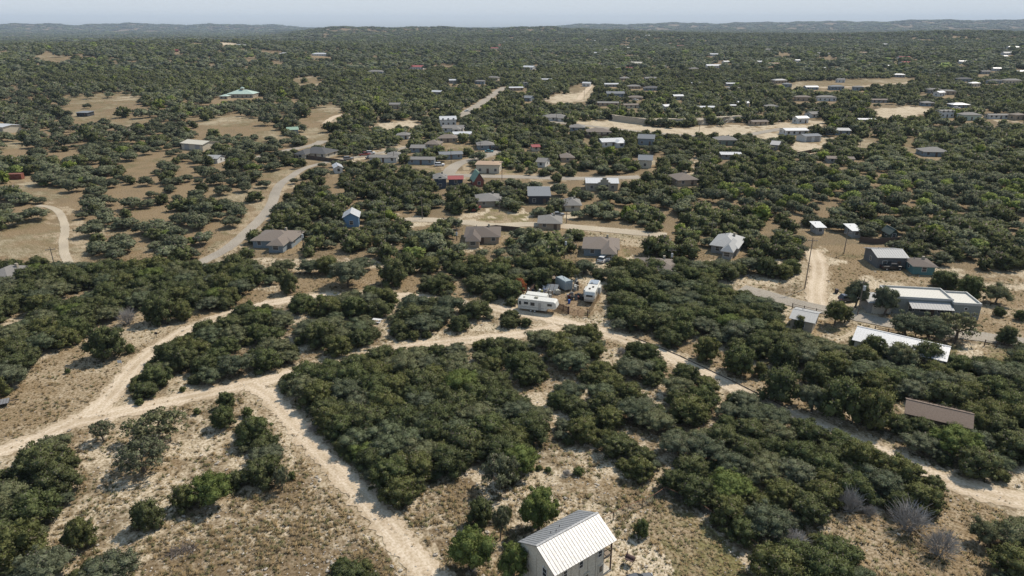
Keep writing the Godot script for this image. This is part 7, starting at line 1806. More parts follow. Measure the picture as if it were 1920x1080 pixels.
# the two-storey metal-roofed house in the foreground
func build_barn_house() -> void:
	var o := thing("barn_house", ground(6.4, -62.9), deg_to_rad(36.5), "two-storey grey house with steep ribbed white metal roof and side balcony", "house")
	var l := 7.6
	var w := 5.9
	var eave := 4.75
	var rise := 1.55
	var shift := -0.75
	var wm := mat("wall_board", 0.60, 0.57, 0.49, 0.85)
	var b := MB.new()
	b.box(Vector3(shift, eave * 0.5 - 0.25, 0), Vector3(l, eave + 0.5, w))
	for s in [-1.0, 1.0]:
		b.tri(Vector3(shift + s * l * 0.5, eave, w * 0.5), Vector3(shift + s * l * 0.5, eave, -w * 0.5), Vector3(shift + s * l * 0.5, eave + rise, 0), Vector3(s, 0, 0))
	var wall := part("wall", b, wm, o)
	# boards with narrow battens on their joints
	var batten := MB.new()
	for i in 7:
		var x := shift - l * 0.5 + 0.03 + i * (l - 0.06) / 6.0
		for s in [-1.0, 1.0]:
			batten.box(Vector3(x, eave * 0.5 - 0.1, s * (w * 0.5 + 0.012)), Vector3(0.05, eave - 0.1, 0.024))
	for i in 5:
		var z := -w * 0.5 + 0.03 + i * (w - 0.06) / 4.0
		batten.box(Vector3(shift - l * 0.5 - 0.012, eave * 0.5 - 0.05, z), Vector3(0.024, eave, 0.05))
	part("battens", batten, mat("batten", 0.34, 0.315, 0.27, 0.85), wall)
	gable_roof(o, 8.6, w, eave, rise, 0.36, roof_look("galvanised"), 0.42)
	# windows and doors of the long side
	var z := w * 0.5 + 0.02
	for x in [-2.9, -0.55, 2.35]:
		window_at(o, Vector3(x, 3.75, z), 0, 0.62, 0.95, true)
	for x in [0.35, 2.6]:
		var door := panel_at(o, "door", Vector3(x, 1.05, z + 0.02), 0, Vector3(0.85, 2.05, 0.06), mat("door_pale", 0.52, 0.5, 0.44, 0.6))
		panel_at(door, "pane", Vector3(0, 0.35, 0.035), 0, Vector3(0.45, 0.8, 0.02), glass())
	for y in [1.3, 3.75]:
		window_at(o, Vector3(shift - l * 0.5 - 0.02, y, 1.5), PI * 0.5, 0.75, 1.25, true)
	# balcony and porch under the roof's right end
	var end := shift + l * 0.5
	var wood := mat("porch_wood", 0.09, 0.055, 0.05, 0.8)
	panel_at(o, "porch_slab", Vector3(end + 0.72, 0.06, 0), 0, Vector3(1.42, 0.24, w), mat("concrete", 0.52, 0.49, 0.43, 0.9))
	panel_at(o, "balcony_floor", Vector3(end + 0.68, 2.5, 0), 0, Vector3(1.34, 0.16, w), mat("deck", 0.25, 0.2, 0.15, 0.85))
	for s in [-1.0, 0.0, 1.0]:
		panel_at(o, "porch_post", Vector3(end + 1.28, eave * 0.5 - 0.05, s * (w * 0.5 - 0.12)), 0, Vector3(0.14, eave + 0.05, 0.14), wood)
	var rail := MB.new()
	rail.box(Vector3(end + 1.28, 3.5, 0), Vector3(0.07, 0.07, w - 0.3))
	rail.box(Vector3(end + 0.64, 3.5, w * 0.5 - 0.12), Vector3(1.2, 0.07, 0.07))
	part("balcony_rail", rail, wood, o)
	for p in [[-1.6, 1.15], [-1.0, 0.9], [0.1, 1.6]]:
		var pipe := MB.new()
		var y: float = eave + rise * (1.0 - p[1] / (w * 0.5)) + 0.12
		pipe.tube(Vector3(p[0], y - 0.15, -p[1]), Vector3(p[0], y + 0.28, -p[1]), 0.05, 0.05)
		part("vent_pipe", pipe, mat("vent_dark", 0.12, 0.1, 0.1, 0.6), o)
	var meter := MB.new()
	meter.bevel_box(Vector3(end + 1.0, 2.9, -w * 0.5 - 0.2), Vector3(0.35, 0.5, 0.3), 0.05)
	part("electric_box", meter, mat("box_green", 0.25, 0.33, 0.31, 0.6), o)

func build_flat_building() -> void:
	var p: Vector2 = PLACES["flat_building"]
	var o := thing("flat_roofed_house", ground(p.x, p.y), deg_to_rad(-9.0), "long grey flat-roofed house with parapet and metal porch roof beside the paved road", "house")
	o.scale = Vector3(0.87, 0.87, 0.87)
	var wm := mat("wall_sage", 0.23, 0.25, 0.24, 0.85)
	var trim := mat("parapet_trim", 0.48, 0.49, 0.48, 0.6)
	var white := mat("flat_roof", 0.66, 0.64, 0.59, 0.9)
	var b := MB.new()
	var parts := [[-1.5, 0.0, 15.0, 8.0, 4.2], [8.8, 1.2, 6.4, 8.4, 3.9]]
	for q in parts:
		b.box(Vector3(q[0], q[4] * 0.5 - 0.3, q[1]), Vector3(q[2], q[4] + 0.6, q[3]))
	part("wall", b, wm, o)
	for q in parts:
		panel_at(o, "roof", Vector3(q[0], q[4] + 0.04, q[1]), 0, Vector3(q[2] - 0.5, 0.1, q[3] - 0.5), white)
		b = MB.new()
		for s in [-1.0, 1.0]:
			b.box(Vector3(q[0], q[4] + 0.25, q[1] + s * (q[3] * 0.5 - 0.1)), Vector3(q[2] + 0.06, 0.6, 0.26))
			b.box(Vector3(q[0] + s * (q[2] * 0.5 - 0.1), q[4] + 0.25, q[1]), Vector3(0.26, 0.56, q[3] - 0.46))
		part("parapet", b, trim, o)
	# porch roof with seams, posts below
	b = MB.new()
	var a := Vector3(-4.6, 3.7, 4.05)
	var c := Vector3(5.3, 3.7, 4.05)
	var e := Vector3(5.3, 2.9, 7.2)
	var f := Vector3(-4.6, 2.9, 7.2)
	plate(b, [a, c, e, f], 0.1)
	seams(b, a, c, f, e, 0.7)
	part("porch_roof", b, roof_look("metal"), o)
	for x in [-4.4, -1.2, 2.0, 5.1]:
		panel_at(o, "porch_post", Vector3(x, 1.35, 7.0), 0, Vector3(0.15, 2.95, 0.15), mat("post_dark", 0.1, 0.1, 0.1, 0.7))
	for x in [-3.4, -0.6, 3.6]:
		window_at(o, Vector3(x, 1.6, 4.03), 0, 1.5, 1.4, true)
	panel_at(o, "door", Vector3(1.6, 1.05, 4.04), 0, Vector3(1.0, 2.1, 0.06), mat("door_dark", 0.12, 0.08, 0.06, 0.5))
	# the round window and two small ones in the taller block
	b = MB.new()
	b.tube(Vector3(8.6, 2.9, 5.38), Vector3(8.6, 2.9, 5.46), 0.5, 0.5, 16)
	var round := part("round_window", b, mat("window_frame", 0.6, 0.6, 0.58, 0.6), o)
	b = MB.new()
	b.tube(Vector3(8.6, 2.9, 5.44), Vector3(8.6, 2.9, 5.48), 0.36, 0.36, 16)
	part("pane", b, glass(), round)
	for x in [6.8, 10.6]:
		window_at(o, Vector3(x, 1.5, 5.42), 0, 1.0, 0.8, true)
	# garage block on the left
	b = MB.new()
	b.box(Vector3(-11.2, 1.3, 2.0), Vector3(5.6, 3.2, 6.0))
	part("garage_wall", b, wall_look("grey"), o)
	b = MB.new()
	plate(b, [Vector3(-14.4, 3.5, -1.4), Vector3(-8.9, 3.5, -1.4), Vector3(-8.9, 3.1, 5.5), Vector3(-14.4, 3.1, 5.5)], 0.15)
	part("garage_roof", b, roof_look("metal"), o)
	var gate := panel_at(o, "garage_door", Vector3(-11.0, 1.2, 5.04), 0, Vector3(4.2, 2.3, 0.06), mat("door_cream", 0.6, 0.57, 0.5, 0.6))
	for i in 4:
		panel_at(gate, "pane", Vector3(-1.5 + i, 0.85, 0.04), 0, Vector3(0.6, 0.3, 0.03), glass())

func build_long_shed() -> void:
	var p: Vector2 = PLACES["long_shed"]
	var o := thing("metal_barn", ground(p.x, p.y), deg_to_rad(-36.0), "long low barn with ribbed white metal roof half hidden by trees", "barn")
	var b := MB.new()
	b.box(Vector3(0, 1.3, 0), Vector3(15.0, 3.2, 7.0))
	for s in [-1.0, 1.0]:
		b.tri(Vector3(s * 7.5, 2.9, 3.5), Vector3(s * 7.5, 2.9, -3.5), Vector3(s * 7.5, 4.2, 0), Vector3(s, 0, 0))
	part("wall", b, wall_look("cream"), o)
	gable_roof(o, 15.0, 7.0, 2.9, 1.3, 0.5, roof_look("white"), 0.5)
	for x in [-6.0, -2.0, 2.0, 6.2]:
		window_at(o, Vector3(x, 1.5, 3.52), 0, 1.2, 1.1, true)
	panel_at(o, "door", Vector3(4.2, 1.05, 3.53), 0, Vector3(1.0, 2.1, 0.06), mat("door_dark", 0.12, 0.08, 0.06, 0.5))

func build_brown_roof() -> void:
	var p: Vector2 = PLACES["brown_house"]
	var o := thing("brown_house", ground(p.x, p.y), deg_to_rad(-30.0), "old house with weathered brown shingle roof sunk in the roadside wood", "house")
	var b := MB.new()
	b.box(Vector3(0, 1.1, 0), Vector3(8.4, 2.8, 4.8))
	for s in [-1.0, 1.0]:
		b.tri(Vector3(s * 4.2, 2.5, 2.4), Vector3(s * 4.2, 2.5, -2.4), Vector3(s * 4.2, 3.5, 0), Vector3(s, 0, 0))
	part("wall", b, mat("wall_brownboard", 0.16, 0.12, 0.09), o)
	gable_roof(o, 8.4, 4.8, 2.5, 1.0, 0.45, mat("roof_brownshingle", 0.20, 0.15, 0.12, 0.95), 0.0)
	# branches and litter lodged behind the ridge
	b = MB.new()
	for i in 40:
		var x := rng.randf_range(-4.2, 4.2)
		b.tint = Color(1, 1, 1) * rng.randf_range(0.7, 1.2)
		b.tube(Vector3(x, 3.58, rng.randf_range(-0.7, -0.1)), Vector3(x + rng.randf_range(-0.7, 0.7), 3.6 + rng.randf() * 0.2, rng.randf_range(-0.9, 0.1)), 0.04, 0.02, 4)
	var litter := part("branch_litter", b, mat("litter", 0.16, 0.115, 0.085), o)
	litter.set_meta("kind", "stuff")
	for x in [-2.5, 2.5]:
		window_at(o, Vector3(x, 1.4, 2.42), 0, 1.0, 1.0, true)

# ---------------------------------------------------------------- the trailer yard

func at_place(k: String) -> Vector3:
	var p: Vector2 = PLACES[k]
	return ground(p.x, p.y)

# a side outline (x, y) given thickness across z, its long edges softened
func extruded(outline: PackedVector2Array, wide: float, soft := 0.08) -> MB:
	var b := MB.new()
	var index := Geometry2D.triangulate_polygon(outline)
	var middle := Vector2.ZERO
	for p in outline:
		middle += p
	middle /= outline.size()
	var inner := PackedVector2Array()
	for p in outline:
		inner.append(p + (middle - p).normalized() * soft)
	for s in [-1.0, 1.0]:
		var z: float = s * wide * 0.5
		for i in range(0, index.size(), 3):
			var a := inner[index[i]]
			var c := inner[index[i + 1]]
			var d := inner[index[i + 2]]
			b.tri(Vector3(a.x, a.y, z), Vector3(c.x, c.y, z), Vector3(d.x, d.y, z), Vector3(0, 0, s))
		for i in outline.size():
			var j := (i + 1) % outline.size()
			var e := outline[i]
			var f := outline[j]
			var out := (e + f) * 0.5 - middle
			b.quad(Vector3(inner[i].x, inner[i].y, z), Vector3(inner[j].x, inner[j].y, z), Vector3(f.x, f.y, z - s * soft), Vector3(e.x, e.y, z - s * soft), Vector3(out.x, out.y, s))
	for i in outline.size():
		var j := (i + 1) % outline.size()
		var e := outline[i]
		var f := outline[j]
		var z := wide * 0.5 - soft
		var n := Vector2(f.y - e.y, e.x - f.x)
		if n.dot((e + f) * 0.5 - middle) < 0.0:
			n = -n
		b.quad(Vector3(e.x, e.y, -z), Vector3(f.x, f.y, -z), Vector3(f.x, f.y, z), Vector3(e.x, e.y, z), Vector3(n.x, n.y, 0))
	return b

func wheel(o: Node, at: Vector3, r: float) -> void:
	var b := MB.new()
	b.tube(at - Vector3(0, 0, 0.11), at + Vector3(0, 0, 0.11), r, r, 14)
	var w := part("wheel", b, mat("tyre", 0.025, 0.025, 0.025, 0.9, 0.0, false), o)
	b = MB.new()
	b.tube(at - Vector3(0, 0, 0.125), at + Vector3(0, 0, 0.125), r * 0.58, r * 0.58, 10)
	part("rim", b, mat("rim", 0.6, 0.6, 0.6, 0.4, 0.5, false), w)

func build_trailer(called: String, at: Vector3, turn: float, outline: PackedVector2Array, wide: float, label: String, windows: Array, axles: Array, stripe: bool) -> Node3D:
	var o := thing(called, at, turn, label, called.replace("_", " "))
	var white := mat("trailer_white", 0.70, 0.69, 0.65, 0.45)
	part("body", extruded(outline, wide, 0.1), white, o)
	for w in windows:
		for s in [1.0, -1.0]:
			var b := MB.new()
			b.box(Vector3(w[0], w[1], s * (wide * 0.5 + 0.015)), Vector3(w[2] + 0.12, w[3] + 0.12, 0.03))
			var f := part("window", b, mat("trailer_trim", 0.42, 0.41, 0.39, 0.5), o)
			b = MB.new()
			b.box(Vector3(w[0], w[1], s * (wide * 0.5 + 0.03)), Vector3(w[2], w[3], 0.03))
			part("pane", b, glass(), f)
	for x in axles:
		for s in [1.0, -1.0]:
			wheel(o, Vector3(x, 0.36, s * (wide * 0.5 - 0.12)), 0.36)
	if stripe:
		for s in [1.0, -1.0]:
			var b := MB.new()
			b.box(Vector3(-1.2, 1.22, s * (wide * 0.5 + 0.012)), Vector3(5.6, 0.09, 0.02))
			part("stripe", b, mat("stripe_grey", 0.26, 0.27, 0.3, 0.5), o)
	return o

func build_yard() -> void:
	var fifth := build_trailer("fifth_wheel_trailer", at_place("fifth_wheel"), deg_to_rad(-17.0), PackedVector2Array([Vector2(-4.4, 0.6), Vector2(2.1, 0.6), Vector2(2.5, 1.2), Vector2(4.2, 1.3), Vector2(4.5, 1.7), Vector2(4.2, 2.75), Vector2(3.8, 3.0), Vector2(-4.1, 3.05), Vector2(-4.4, 2.85)]), 2.45,
		"white fifth-wheel trailer parked along the dirt track outside the yard fence", [[-3.9, 2.0, 0.4, 0.8], [-2.5, 2.1, 0.9, 0.5], [-1.0, 2.0, 0.9, 0.7], [2.9, 2.2, 1.0, 0.5]], [-1.4, -0.5], true)
	panel_at(fifth, "door", Vector3(0.65, 1.55, 1.24), 0, Vector3(0.65, 1.75, 0.04), mat("trailer_trim", 0.42, 0.41, 0.39, 0.5))
	var b := MB.new()
	b.bevel_box(Vector3(-0.5, 3.2, 0), Vector3(0.8, 0.3, 0.7), 0.06)
	b.bevel_box(Vector3(-3.2, 3.14, 0.3), Vector3(0.4, 0.18, 0.4), 0.04)
	part("roof_vent", b, mat("vent_tan", 0.45, 0.42, 0.34, 0.6), fifth)
	b = MB.new()
	for s in [-0.8, 0.8]:
		b.box(Vector3(2.0, 0.3, s), Vector3(0.1, 0.6, 0.1))
	part("landing_leg", b, mat("steel", 0.3, 0.3, 0.3, 0.5, 0.4), fifth)
	b = MB.new()
	b.tube(Vector3(-4.42, 1.3, 0.5), Vector3(-4.6, 1.3, 0.5), 0.36, 0.36, 12)
	part("spare_wheel", b, mat("tyre", 0.025, 0.025, 0.025, 0.9, 0.0, false), fifth)
	var second := build_trailer("travel_trailer", at_place("travel_trailer"), deg_to_rad(-106.0), PackedVector2Array([Vector2(-4.2, 0.55), Vector2(3.7, 0.55), Vector2(4.05, 1.2), Vector2(4.1, 2.3), Vector2(3.7, 2.95), Vector2(3.3, 3.1), Vector2(-3.9, 3.1), Vector2(-4.2, 2.9)]), 2.45,
		"white travel trailer with slide-outs standing end-on inside the yard", [[1.5, 2.0, 1.0, 0.7], [-2.8, 2.0, 0.9, 0.7]], [-0.9, 0.1], false)
	b = MB.new()
	b.bevel_box(Vector3(0.6, 1.75, 1.45), Vector3(2.6, 1.7, 0.7), 0.05)
	part("slide_out", b, mat("trailer_white", 0.70, 0.69, 0.65, 0.45), second)
	b = MB.new()
	b.bevel_box(Vector3(-1.6, 1.75, -1.45), Vector3(2.2, 1.7, 0.7), 0.05)
	part("slide_out", b, mat("trailer_white", 0.70, 0.69, 0.65, 0.45), second)
	b = MB.new()
	b.box(Vector3(4.11, 2.1, 0), Vector3(0.03, 0.45, 1.5))
	part("front_window", b, glass(), second)
	b = MB.new()
	for k in [[2.2, 0.3], [0.9, -0.3], [-1.4, 0.4]]:
		b.bevel_box(Vector3(k[0], 3.22, k[1]), Vector3(0.55, 0.24, 0.45), 0.05)
	part("roof_vent", b, mat("vent_dark", 0.12, 0.1, 0.1, 0.6), second)
	b = MB.new()
	b.box(Vector3(-2.4, 3.2, 0), Vector3(2.6, 0.12, 2.0))
	part("roof_tarp", b, mat("tarp_blue", 0.30, 0.36, 0.44, 0.7), second)
	build_trailer("small_camper", at_place("camper"), deg_to_rad(-14.0), PackedVector2Array([Vector2(-2.6, 0.5), Vector2(2.3, 0.5), Vector2(2.7, 1.2), Vector2(2.5, 2.3), Vector2(-2.3, 2.5), Vector2(-2.6, 2.1)]), 2.1,
		"small white camper squeezed behind the white fifth-wheel trailer", [[-1.0, 1.6, 0.9, 0.5], [1.0, 1.6, 0.7, 0.5]], [-0.2], false)
	# grey box trailer
	var cargo := thing("box_trailer", at_place("cargo_trailer"), deg_to_rad(-60.0), "grey enclosed box trailer at the back of the yard", "trailer")
	b = MB.new()
	b.bevel_box(Vector3(0, 1.6, 0), Vector3(4.4, 2.2, 2.2), 0.12)
	part("body", b, mat("box_grey", 0.36, 0.42, 0.45, 0.5), cargo)
	b = MB.new()
	for i in 9:
		for s in [-1.0, 1.0]:
			b.box(Vector3(-1.9 + i * 0.47, 1.5, s * 1.11), Vector3(0.05, 1.9, 0.03))
	part("wall_rib", b, mat("box_rib", 0.30, 0.36, 0.39, 0.5), cargo)
	panel_at(cargo, "rear_door", Vector3(2.21, 1.5, 0.45), 0, Vector3(0.03, 1.8, 0.9), mat("box_rib", 0.30, 0.36, 0.39, 0.5))
	panel_at(cargo, "rear_door", Vector3(2.21, 1.5, -0.48), 0, Vector3(0.03, 1.8, 0.9), mat("box_rib", 0.30, 0.36, 0.39, 0.5))
	for s in [-0.95, 0.95]:
		wheel(cargo, Vector3(-0.3, 0.35, s), 0.35)
	# white tank in its cage
	var tote := thing("water_tank", at_place("water_tote"), 0.3, "white plastic water tank in a wire cage", "tank")
	b = MB.new()
	b.bevel_box(Vector3(0, 0.65, 0), Vector3(1.15, 1.05, 1.0), 0.1)
	part("tank", b, mat("plastic_white", 0.66, 0.64, 0.55, 0.5), tote)
	b = MB.new()
	for i in 5:
		b.box(Vector3(-0.56 + i * 0.28, 0.62, 0.52), Vector3(0.03, 1.1, 0.03))
		b.box(Vector3(-0.56 + i * 0.28, 0.62, -0.52), Vector3(0.03, 1.1, 0.03))
	part("cage", b, mat("steel", 0.3, 0.3, 0.3, 0.5, 0.4), tote)
	panel_at(tote, "pallet", Vector3(0, 0.05, 0), 0, Vector3(1.2, 0.12, 1.1), mat("old_wood", 0.2, 0.16, 0.12))
	b = MB.new()
	b.tube(Vector3(0, 1.15, 0), Vector3(0, 1.25, 0), 0.15, 0.15, 10)
	part("cap", b, mat("plastic_white", 0.66, 0.64, 0.55, 0.5), tote)
	for k in [["barrel_a", "blue plastic barrel standing alone in the yard"], ["barrel_b", "blue plastic barrel beside the heap of white scrap"]]:
		var o := thing("barrel", at_place(k[0]), 0.0, k[1], "barrel")
		b = MB.new()
		b.tube(Vector3(0, 0, 0), Vector3(0, 0.3, 0), 0.27, 0.31, 12)
		b.tube(Vector3(0, 0.3, 0), Vector3(0, 0.62, 0), 0.31, 0.31, 12)
		b.tube(Vector3(0, 0.62, 0), Vector3(0, 0.92, 0), 0.31, 0.27, 12)
		part("drum", b, mat("barrel_blue", 0.03, 0.09, 0.32, 0.5, 0.0, false), o)
		b = MB.new()
		b.tube(Vector3(0, 0.92, 0), Vector3(0, 0.95, 0), 0.25, 0.25, 12)
		part("lid", b, mat("barrel_lid", 0.04, 0.11, 0.36, 0.5, 0.0, false), o)
	# sheets of roofing leaning against a rail
	var stack := thing("roofing_sheets", at_place("sheets"), deg_to_rad(-20.0), "leaning sheets of grey corrugated roofing", "metal sheets")
	for i in 3:
		b = MB.new()
		b.box(Vector3.ZERO, Vector3(0.9, 2.6, 0.05), Basis(Vector3.RIGHT, deg_to_rad(-52.0)))
		for j in 4:
			b.box(Basis(Vector3.RIGHT, deg_to_rad(-52.0)) * Vector3(-0.36 + j * 0.24, 0, 0.04), Vector3(0.06, 2.6, 0.04), Basis(Vector3.RIGHT, deg_to_rad(-52.0)))
		part("sheet", b, roof_look("metal"), stack).position = Vector3(-1.0 + i * 1.0, 0.85 + 0.03 * i, 0)
	b = MB.new()
	b.box(Vector3(0, 0.65, -0.85), Vector3(3.2, 1.5, 0.1))
	part("rail", b, mat("old_wood", 0.2, 0.16, 0.12), stack)
	scrap_heap("junk_a", "heap of white appliances and scrap at the yard's back fence", [[0.62, 0.62, 0.6], [0.55, 0.56, 0.55], [0.03, 0.04, 0.06], [0.3, 0.28, 0.1]], 14, 2.4, 5)
	scrap_heap("junk_b", "dark heap of machinery parts in the middle of the yard", [[0.03, 0.03, 0.035], [0.06, 0.06, 0.06], [0.4, 0.42, 0.42], [0.25, 0.07, 0.05]], 14, 1.7, 6)
	scrap_heap("junk_c", "low stack of pale planks and frames beside the travel trailer", [[0.5, 0.5, 0.48], [0.2, 0.18, 0.15]], 7, 1.4, 7)
	scrap_heap("junk_d", "low jumble of tyres, pipes and buckets along the yard's back edge", [[0.05, 0.05, 0.05], [0.45, 0.43, 0.4], [0.1, 0.14, 0.25]], 12, 1.9, 8)
	scrap_heap("junk_e", "loose timber and white panels left of the roofing sheets", [[0.55, 0.54, 0.5], [0.3, 0.22, 0.14], [0.5, 0.5, 0.5]], 9, 1.5, 9)
	var shack := thing("shack", at_place("shack"), deg_to_rad(15.0), "weathered wooden lean-to behind the roofing sheets", "shack")
	b = MB.new()
	for s in [-1.0, 1.0]:
		b.box(Vector3(s * 1.5, 0.9, 0), Vector3(0.1, 1.9, 2.0))
	b.box(Vector3(0, 0.9, -1.0), Vector3(3.1, 1.9, 0.1))
	part("wall", b, mat("old_wood", 0.2, 0.16, 0.12), shack)
	b = MB.new()
	plate(b, [Vector3(-1.8, 2.2, -1.3), Vector3(1.8, 2.2, -1.3), Vector3(1.8, 1.75, 1.3), Vector3(-1.8, 1.75, 1.3)], 0.08)
	part("roof", b, mat("roof_oldshingle", 0.27, 0.205, 0.16, 0.95), shack)
	# fence panels, gate, post row
	var a := at_place("fence_a")
	var c := at_place("fence_b")
	var d := at_place("gate_b")
	plank_fence(a, c, 1.7, 0.07, [0.105, 0.06, 0.045], "brown plank fence between the fifth-wheel trailer and the pipe gate")
	plank_fence(at_place("back_fence_a"), at_place("back_fence_b"), 1.6, 0.02, [0.14, 0.08, 0.055], "brown plank fence at the yard's back corner")
	pipe_gate(c, d)
	plank_fence(at_place("post_row_a"), at_place("post_row_b"), 1.7, 0.28, [0.38, 0.27, 0.15], "row of pale wooden fence pickets beside the travel trailer")

func scrap_heap(k: String, label: String, colours: Array, n: int, reach: float, seed_value: int) -> void:
	var g := RandomNumberGenerator.new()
	g.seed = seed_value
	var o := thing("scrap_heap", at_place(k), 0.0, label, "scrap")
	for i in n:
		var c: Array = colours[i % colours.size()]
		var b := MB.new()
		var at := Vector3(g.randf_range(-1, 1) * reach, 0, g.randf_range(-0.7, 0.7) * reach)
		var turn := Basis(Vector3.UP, g.randf() * TAU)
		var called := "scrap_piece"
		if i % 3 == 0:
			var size := Vector3(g.randf_range(0.6, 0.9), g.randf_range(0.7, 1.2), g.randf_range(0.5, 0.7))
			b.bevel_box(Vector3(0, size.y * 0.5, 0), size, 0.05)
			called = "appliance"
		elif i % 3 == 1:
			b.box(Vector3(0, 0.6, 0), Vector3(0.12, 1.7, 0.7), Basis(Vector3.FORWARD, g.randf_range(0.3, 0.9)))
			b.box(Vector3(0.2, 0.3, 0), Vector3(1.4, 0.08, 0.2), Basis(Vector3.FORWARD, 0.2))
			called = "panel"
		else:
			b.tube(Vector3(0, 0.05, 0), Vector3(0, 0.3, 0), 0.35, 0.35, 10)
			b.tube(Vector3(0.5, 0.1, 0.1), Vector3(-0.6, 0.7, 0.3), 0.06, 0.06, 6)
			called = "drum"
		var p := part(called, b, mat("%s%d" % [k, i % colours.size()], c[0], c[1], c[2], 0.6), o)
		p.position = at
		p.basis = turn

func plank_fence(a: Vector3, c: Vector3, h: float, gap: float, colour: Array, label: String) -> void:
	var o := thing("plank_fence", a, atan2(-(c.z - a.z), c.x - a.x), label, "fence")
	var l := Vector2(c.x - a.x, c.z - a.z).length()
	var n := int(l / (0.16 + gap))
	var m := mat("plank_%s" % str(colour), colour[0], colour[1], colour[2], 0.9)
	var b := MB.new()
	b.box(Vector3(0, h * 0.5, 0), Vector3(0.15, h, 0.025))
	var board := b.done()
	for i in n:
		var p := placed_part("plank", board, m, o)
		p.position = Vector3((i + 0.5) * l / n, rng.randf_range(-0.05, 0.03), 0)
	for y in [0.4, h - 0.35]:
		b = MB.new()
		b.box(Vector3(l * 0.5, y, -0.05), Vector3(l, 0.09, 0.05))
		part("rail", b, m, o)
	for x in [0.0, l * 0.5, l]:
		b = MB.new()
		b.box(Vector3(x, h * 0.52, -0.12), Vector3(0.11, h * 1.06, 0.11))
		part("post", b, m, o)

func pipe_gate(a: Vector3, c: Vector3) -> void:
	var o := thing("pipe_gate", a, atan2(-(c.z - a.z), c.x - a.x), "rusty tube gate closing the trailer yard", "gate")
	var l := Vector2(c.x - a.x, c.z - a.z).length()
	var m := mat("rust_pipe", 0.27, 0.16, 0.11, 0.8)
	for x in [0.05, l * 0.5 - 0.05, l * 0.5 + 0.05, l - 0.05]:
		var b := MB.new()
		b.tube(Vector3(x, 0.1, 0), Vector3(x, 1.35, 0), 0.035, 0.035)
		part("upright", b, m, o)
	for i in 6:
		var b := MB.new()
		b.tube(Vector3(0.05, 0.2 + i * 0.23, 0), Vector3(l - 0.05, 0.2 + i * 0.23, 0), 0.025, 0.025)
		part("tube", b, m, o)
	for x in [-0.1, l + 0.1]:
		var b := MB.new()
		b.box(Vector3(x, 0.9, 0), Vector3(0.18, 1.9, 0.18))
		part("gate_post", b, mat("post_brown", 0.09, 0.055, 0.045, 0.9), o)

# ---------------------------------------------------------------- things along the roads

const PAINTS := {"white": [0.72, 0.72, 0.71], "black": [0.02, 0.02, 0.022], "red": [0.25, 0.03, 0.025], "grey": [0.22, 0.23, 0.24], "teal": [0.05, 0.22, 0.26], "navy": [0.03, 0.045, 0.08], "graphite": [0.045, 0.05, 0.06]}

func build_car(called: String, at: Vector3, turn: float, colour: String, kind: String, label: String) -> void:
	var o := thing(called, at, turn, label, called.replace("pickup_truck", "pickup"))
	var c: Array = PAINTS[colour]
	var paint := mat("paint_" + colour, c[0], c[1], c[2], 0.3, 0.0, false)
	paint.clearcoat_enabled = true
	paint.clearcoat = 0.6
	var lower: PackedVector2Array
	var cabin: PackedVector2Array
	if kind == "pickup":
		lower = PackedVector2Array([Vector2(-2.8, 0.45), Vector2(2.7, 0.4), Vector2(2.8, 0.7), Vector2(2.7, 1.08), Vector2(1.5, 1.18), Vector2(-2.75, 1.15), Vector2(-2.8, 0.8)])
		cabin = PackedVector2Array([Vector2(-0.9, 1.16), Vector2(1.5, 1.17), Vector2(0.85, 1.82), Vector2(-0.7, 1.86)])
	elif kind == "suv":
		lower = PackedVector2Array([Vector2(-2.3, 0.4), Vector2(2.25, 0.38), Vector2(2.35, 0.7), Vector2(2.2, 0.98), Vector2(1.1, 1.1), Vector2(-2.25, 1.12), Vector2(-2.35, 0.75)])
		cabin = PackedVector2Array([Vector2(-2.2, 1.1), Vector2(1.15, 1.1), Vector2(0.5, 1.66), Vector2(-1.85, 1.7)])
	else:
		lower = PackedVector2Array([Vector2(-2.25, 0.35), Vector2(2.2, 0.33), Vector2(2.3, 0.6), Vector2(2.1, 0.8), Vector2(1.0, 0.95), Vector2(-1.6, 0.98), Vector2(-2.2, 0.9), Vector2(-2.3, 0.6)])
		cabin = PackedVector2Array([Vector2(-1.7, 0.96), Vector2(1.1, 0.94), Vector2(0.35, 1.4), Vector2(-1.0, 1.44)])
	part("body", extruded(lower, 1.82, 0.1), paint, o)
	part("glasshouse", extruded(cabin, 1.6, 0.12), glass(), o)
	var top := cabin[2].y
	var b := MB.new()
	b.bevel_box(Vector3((cabin[2].x + cabin[3].x) * 0.5, top + 0.04, 0), Vector3(cabin[2].x - cabin[3].x - 0.05, 0.09, 1.4), 0.04)
	part("roof", b, paint, o)
	var ax := 1.45 if kind != "pickup" else 1.75
	for x in [-ax, ax]:
		for s in [-0.85, 0.85]:
			wheel(o, Vector3(x, 0.34, s), 0.34)
	for s in [-0.62, 0.62]:
		b = MB.new()
		b.box(Vector3(lower[2].x - 0.03, 0.72, s), Vector3(0.08, 0.14, 0.34))
		part("headlight", b, mat("headlight_glass", 0.5, 0.52, 0.54, 0.15, 0.0, false), o)
		b = MB.new()
		b.box(Vector3(-lower[2].x + 0.02, 0.82, s), Vector3(0.08, 0.16, 0.3))
		part("tail_light", b, mat("tail_red", 0.3, 0.02, 0.02, 0.3, 0.0, false), o)
	if kind == "pickup":
		b = MB.new()
		b.box(Vector3(-1.85, 1.17, 0), Vector3(1.7, 0.05, 1.4))
		part("bed", b, mat("bed_dark", 0.03, 0.03, 0.03, 0.8), o)

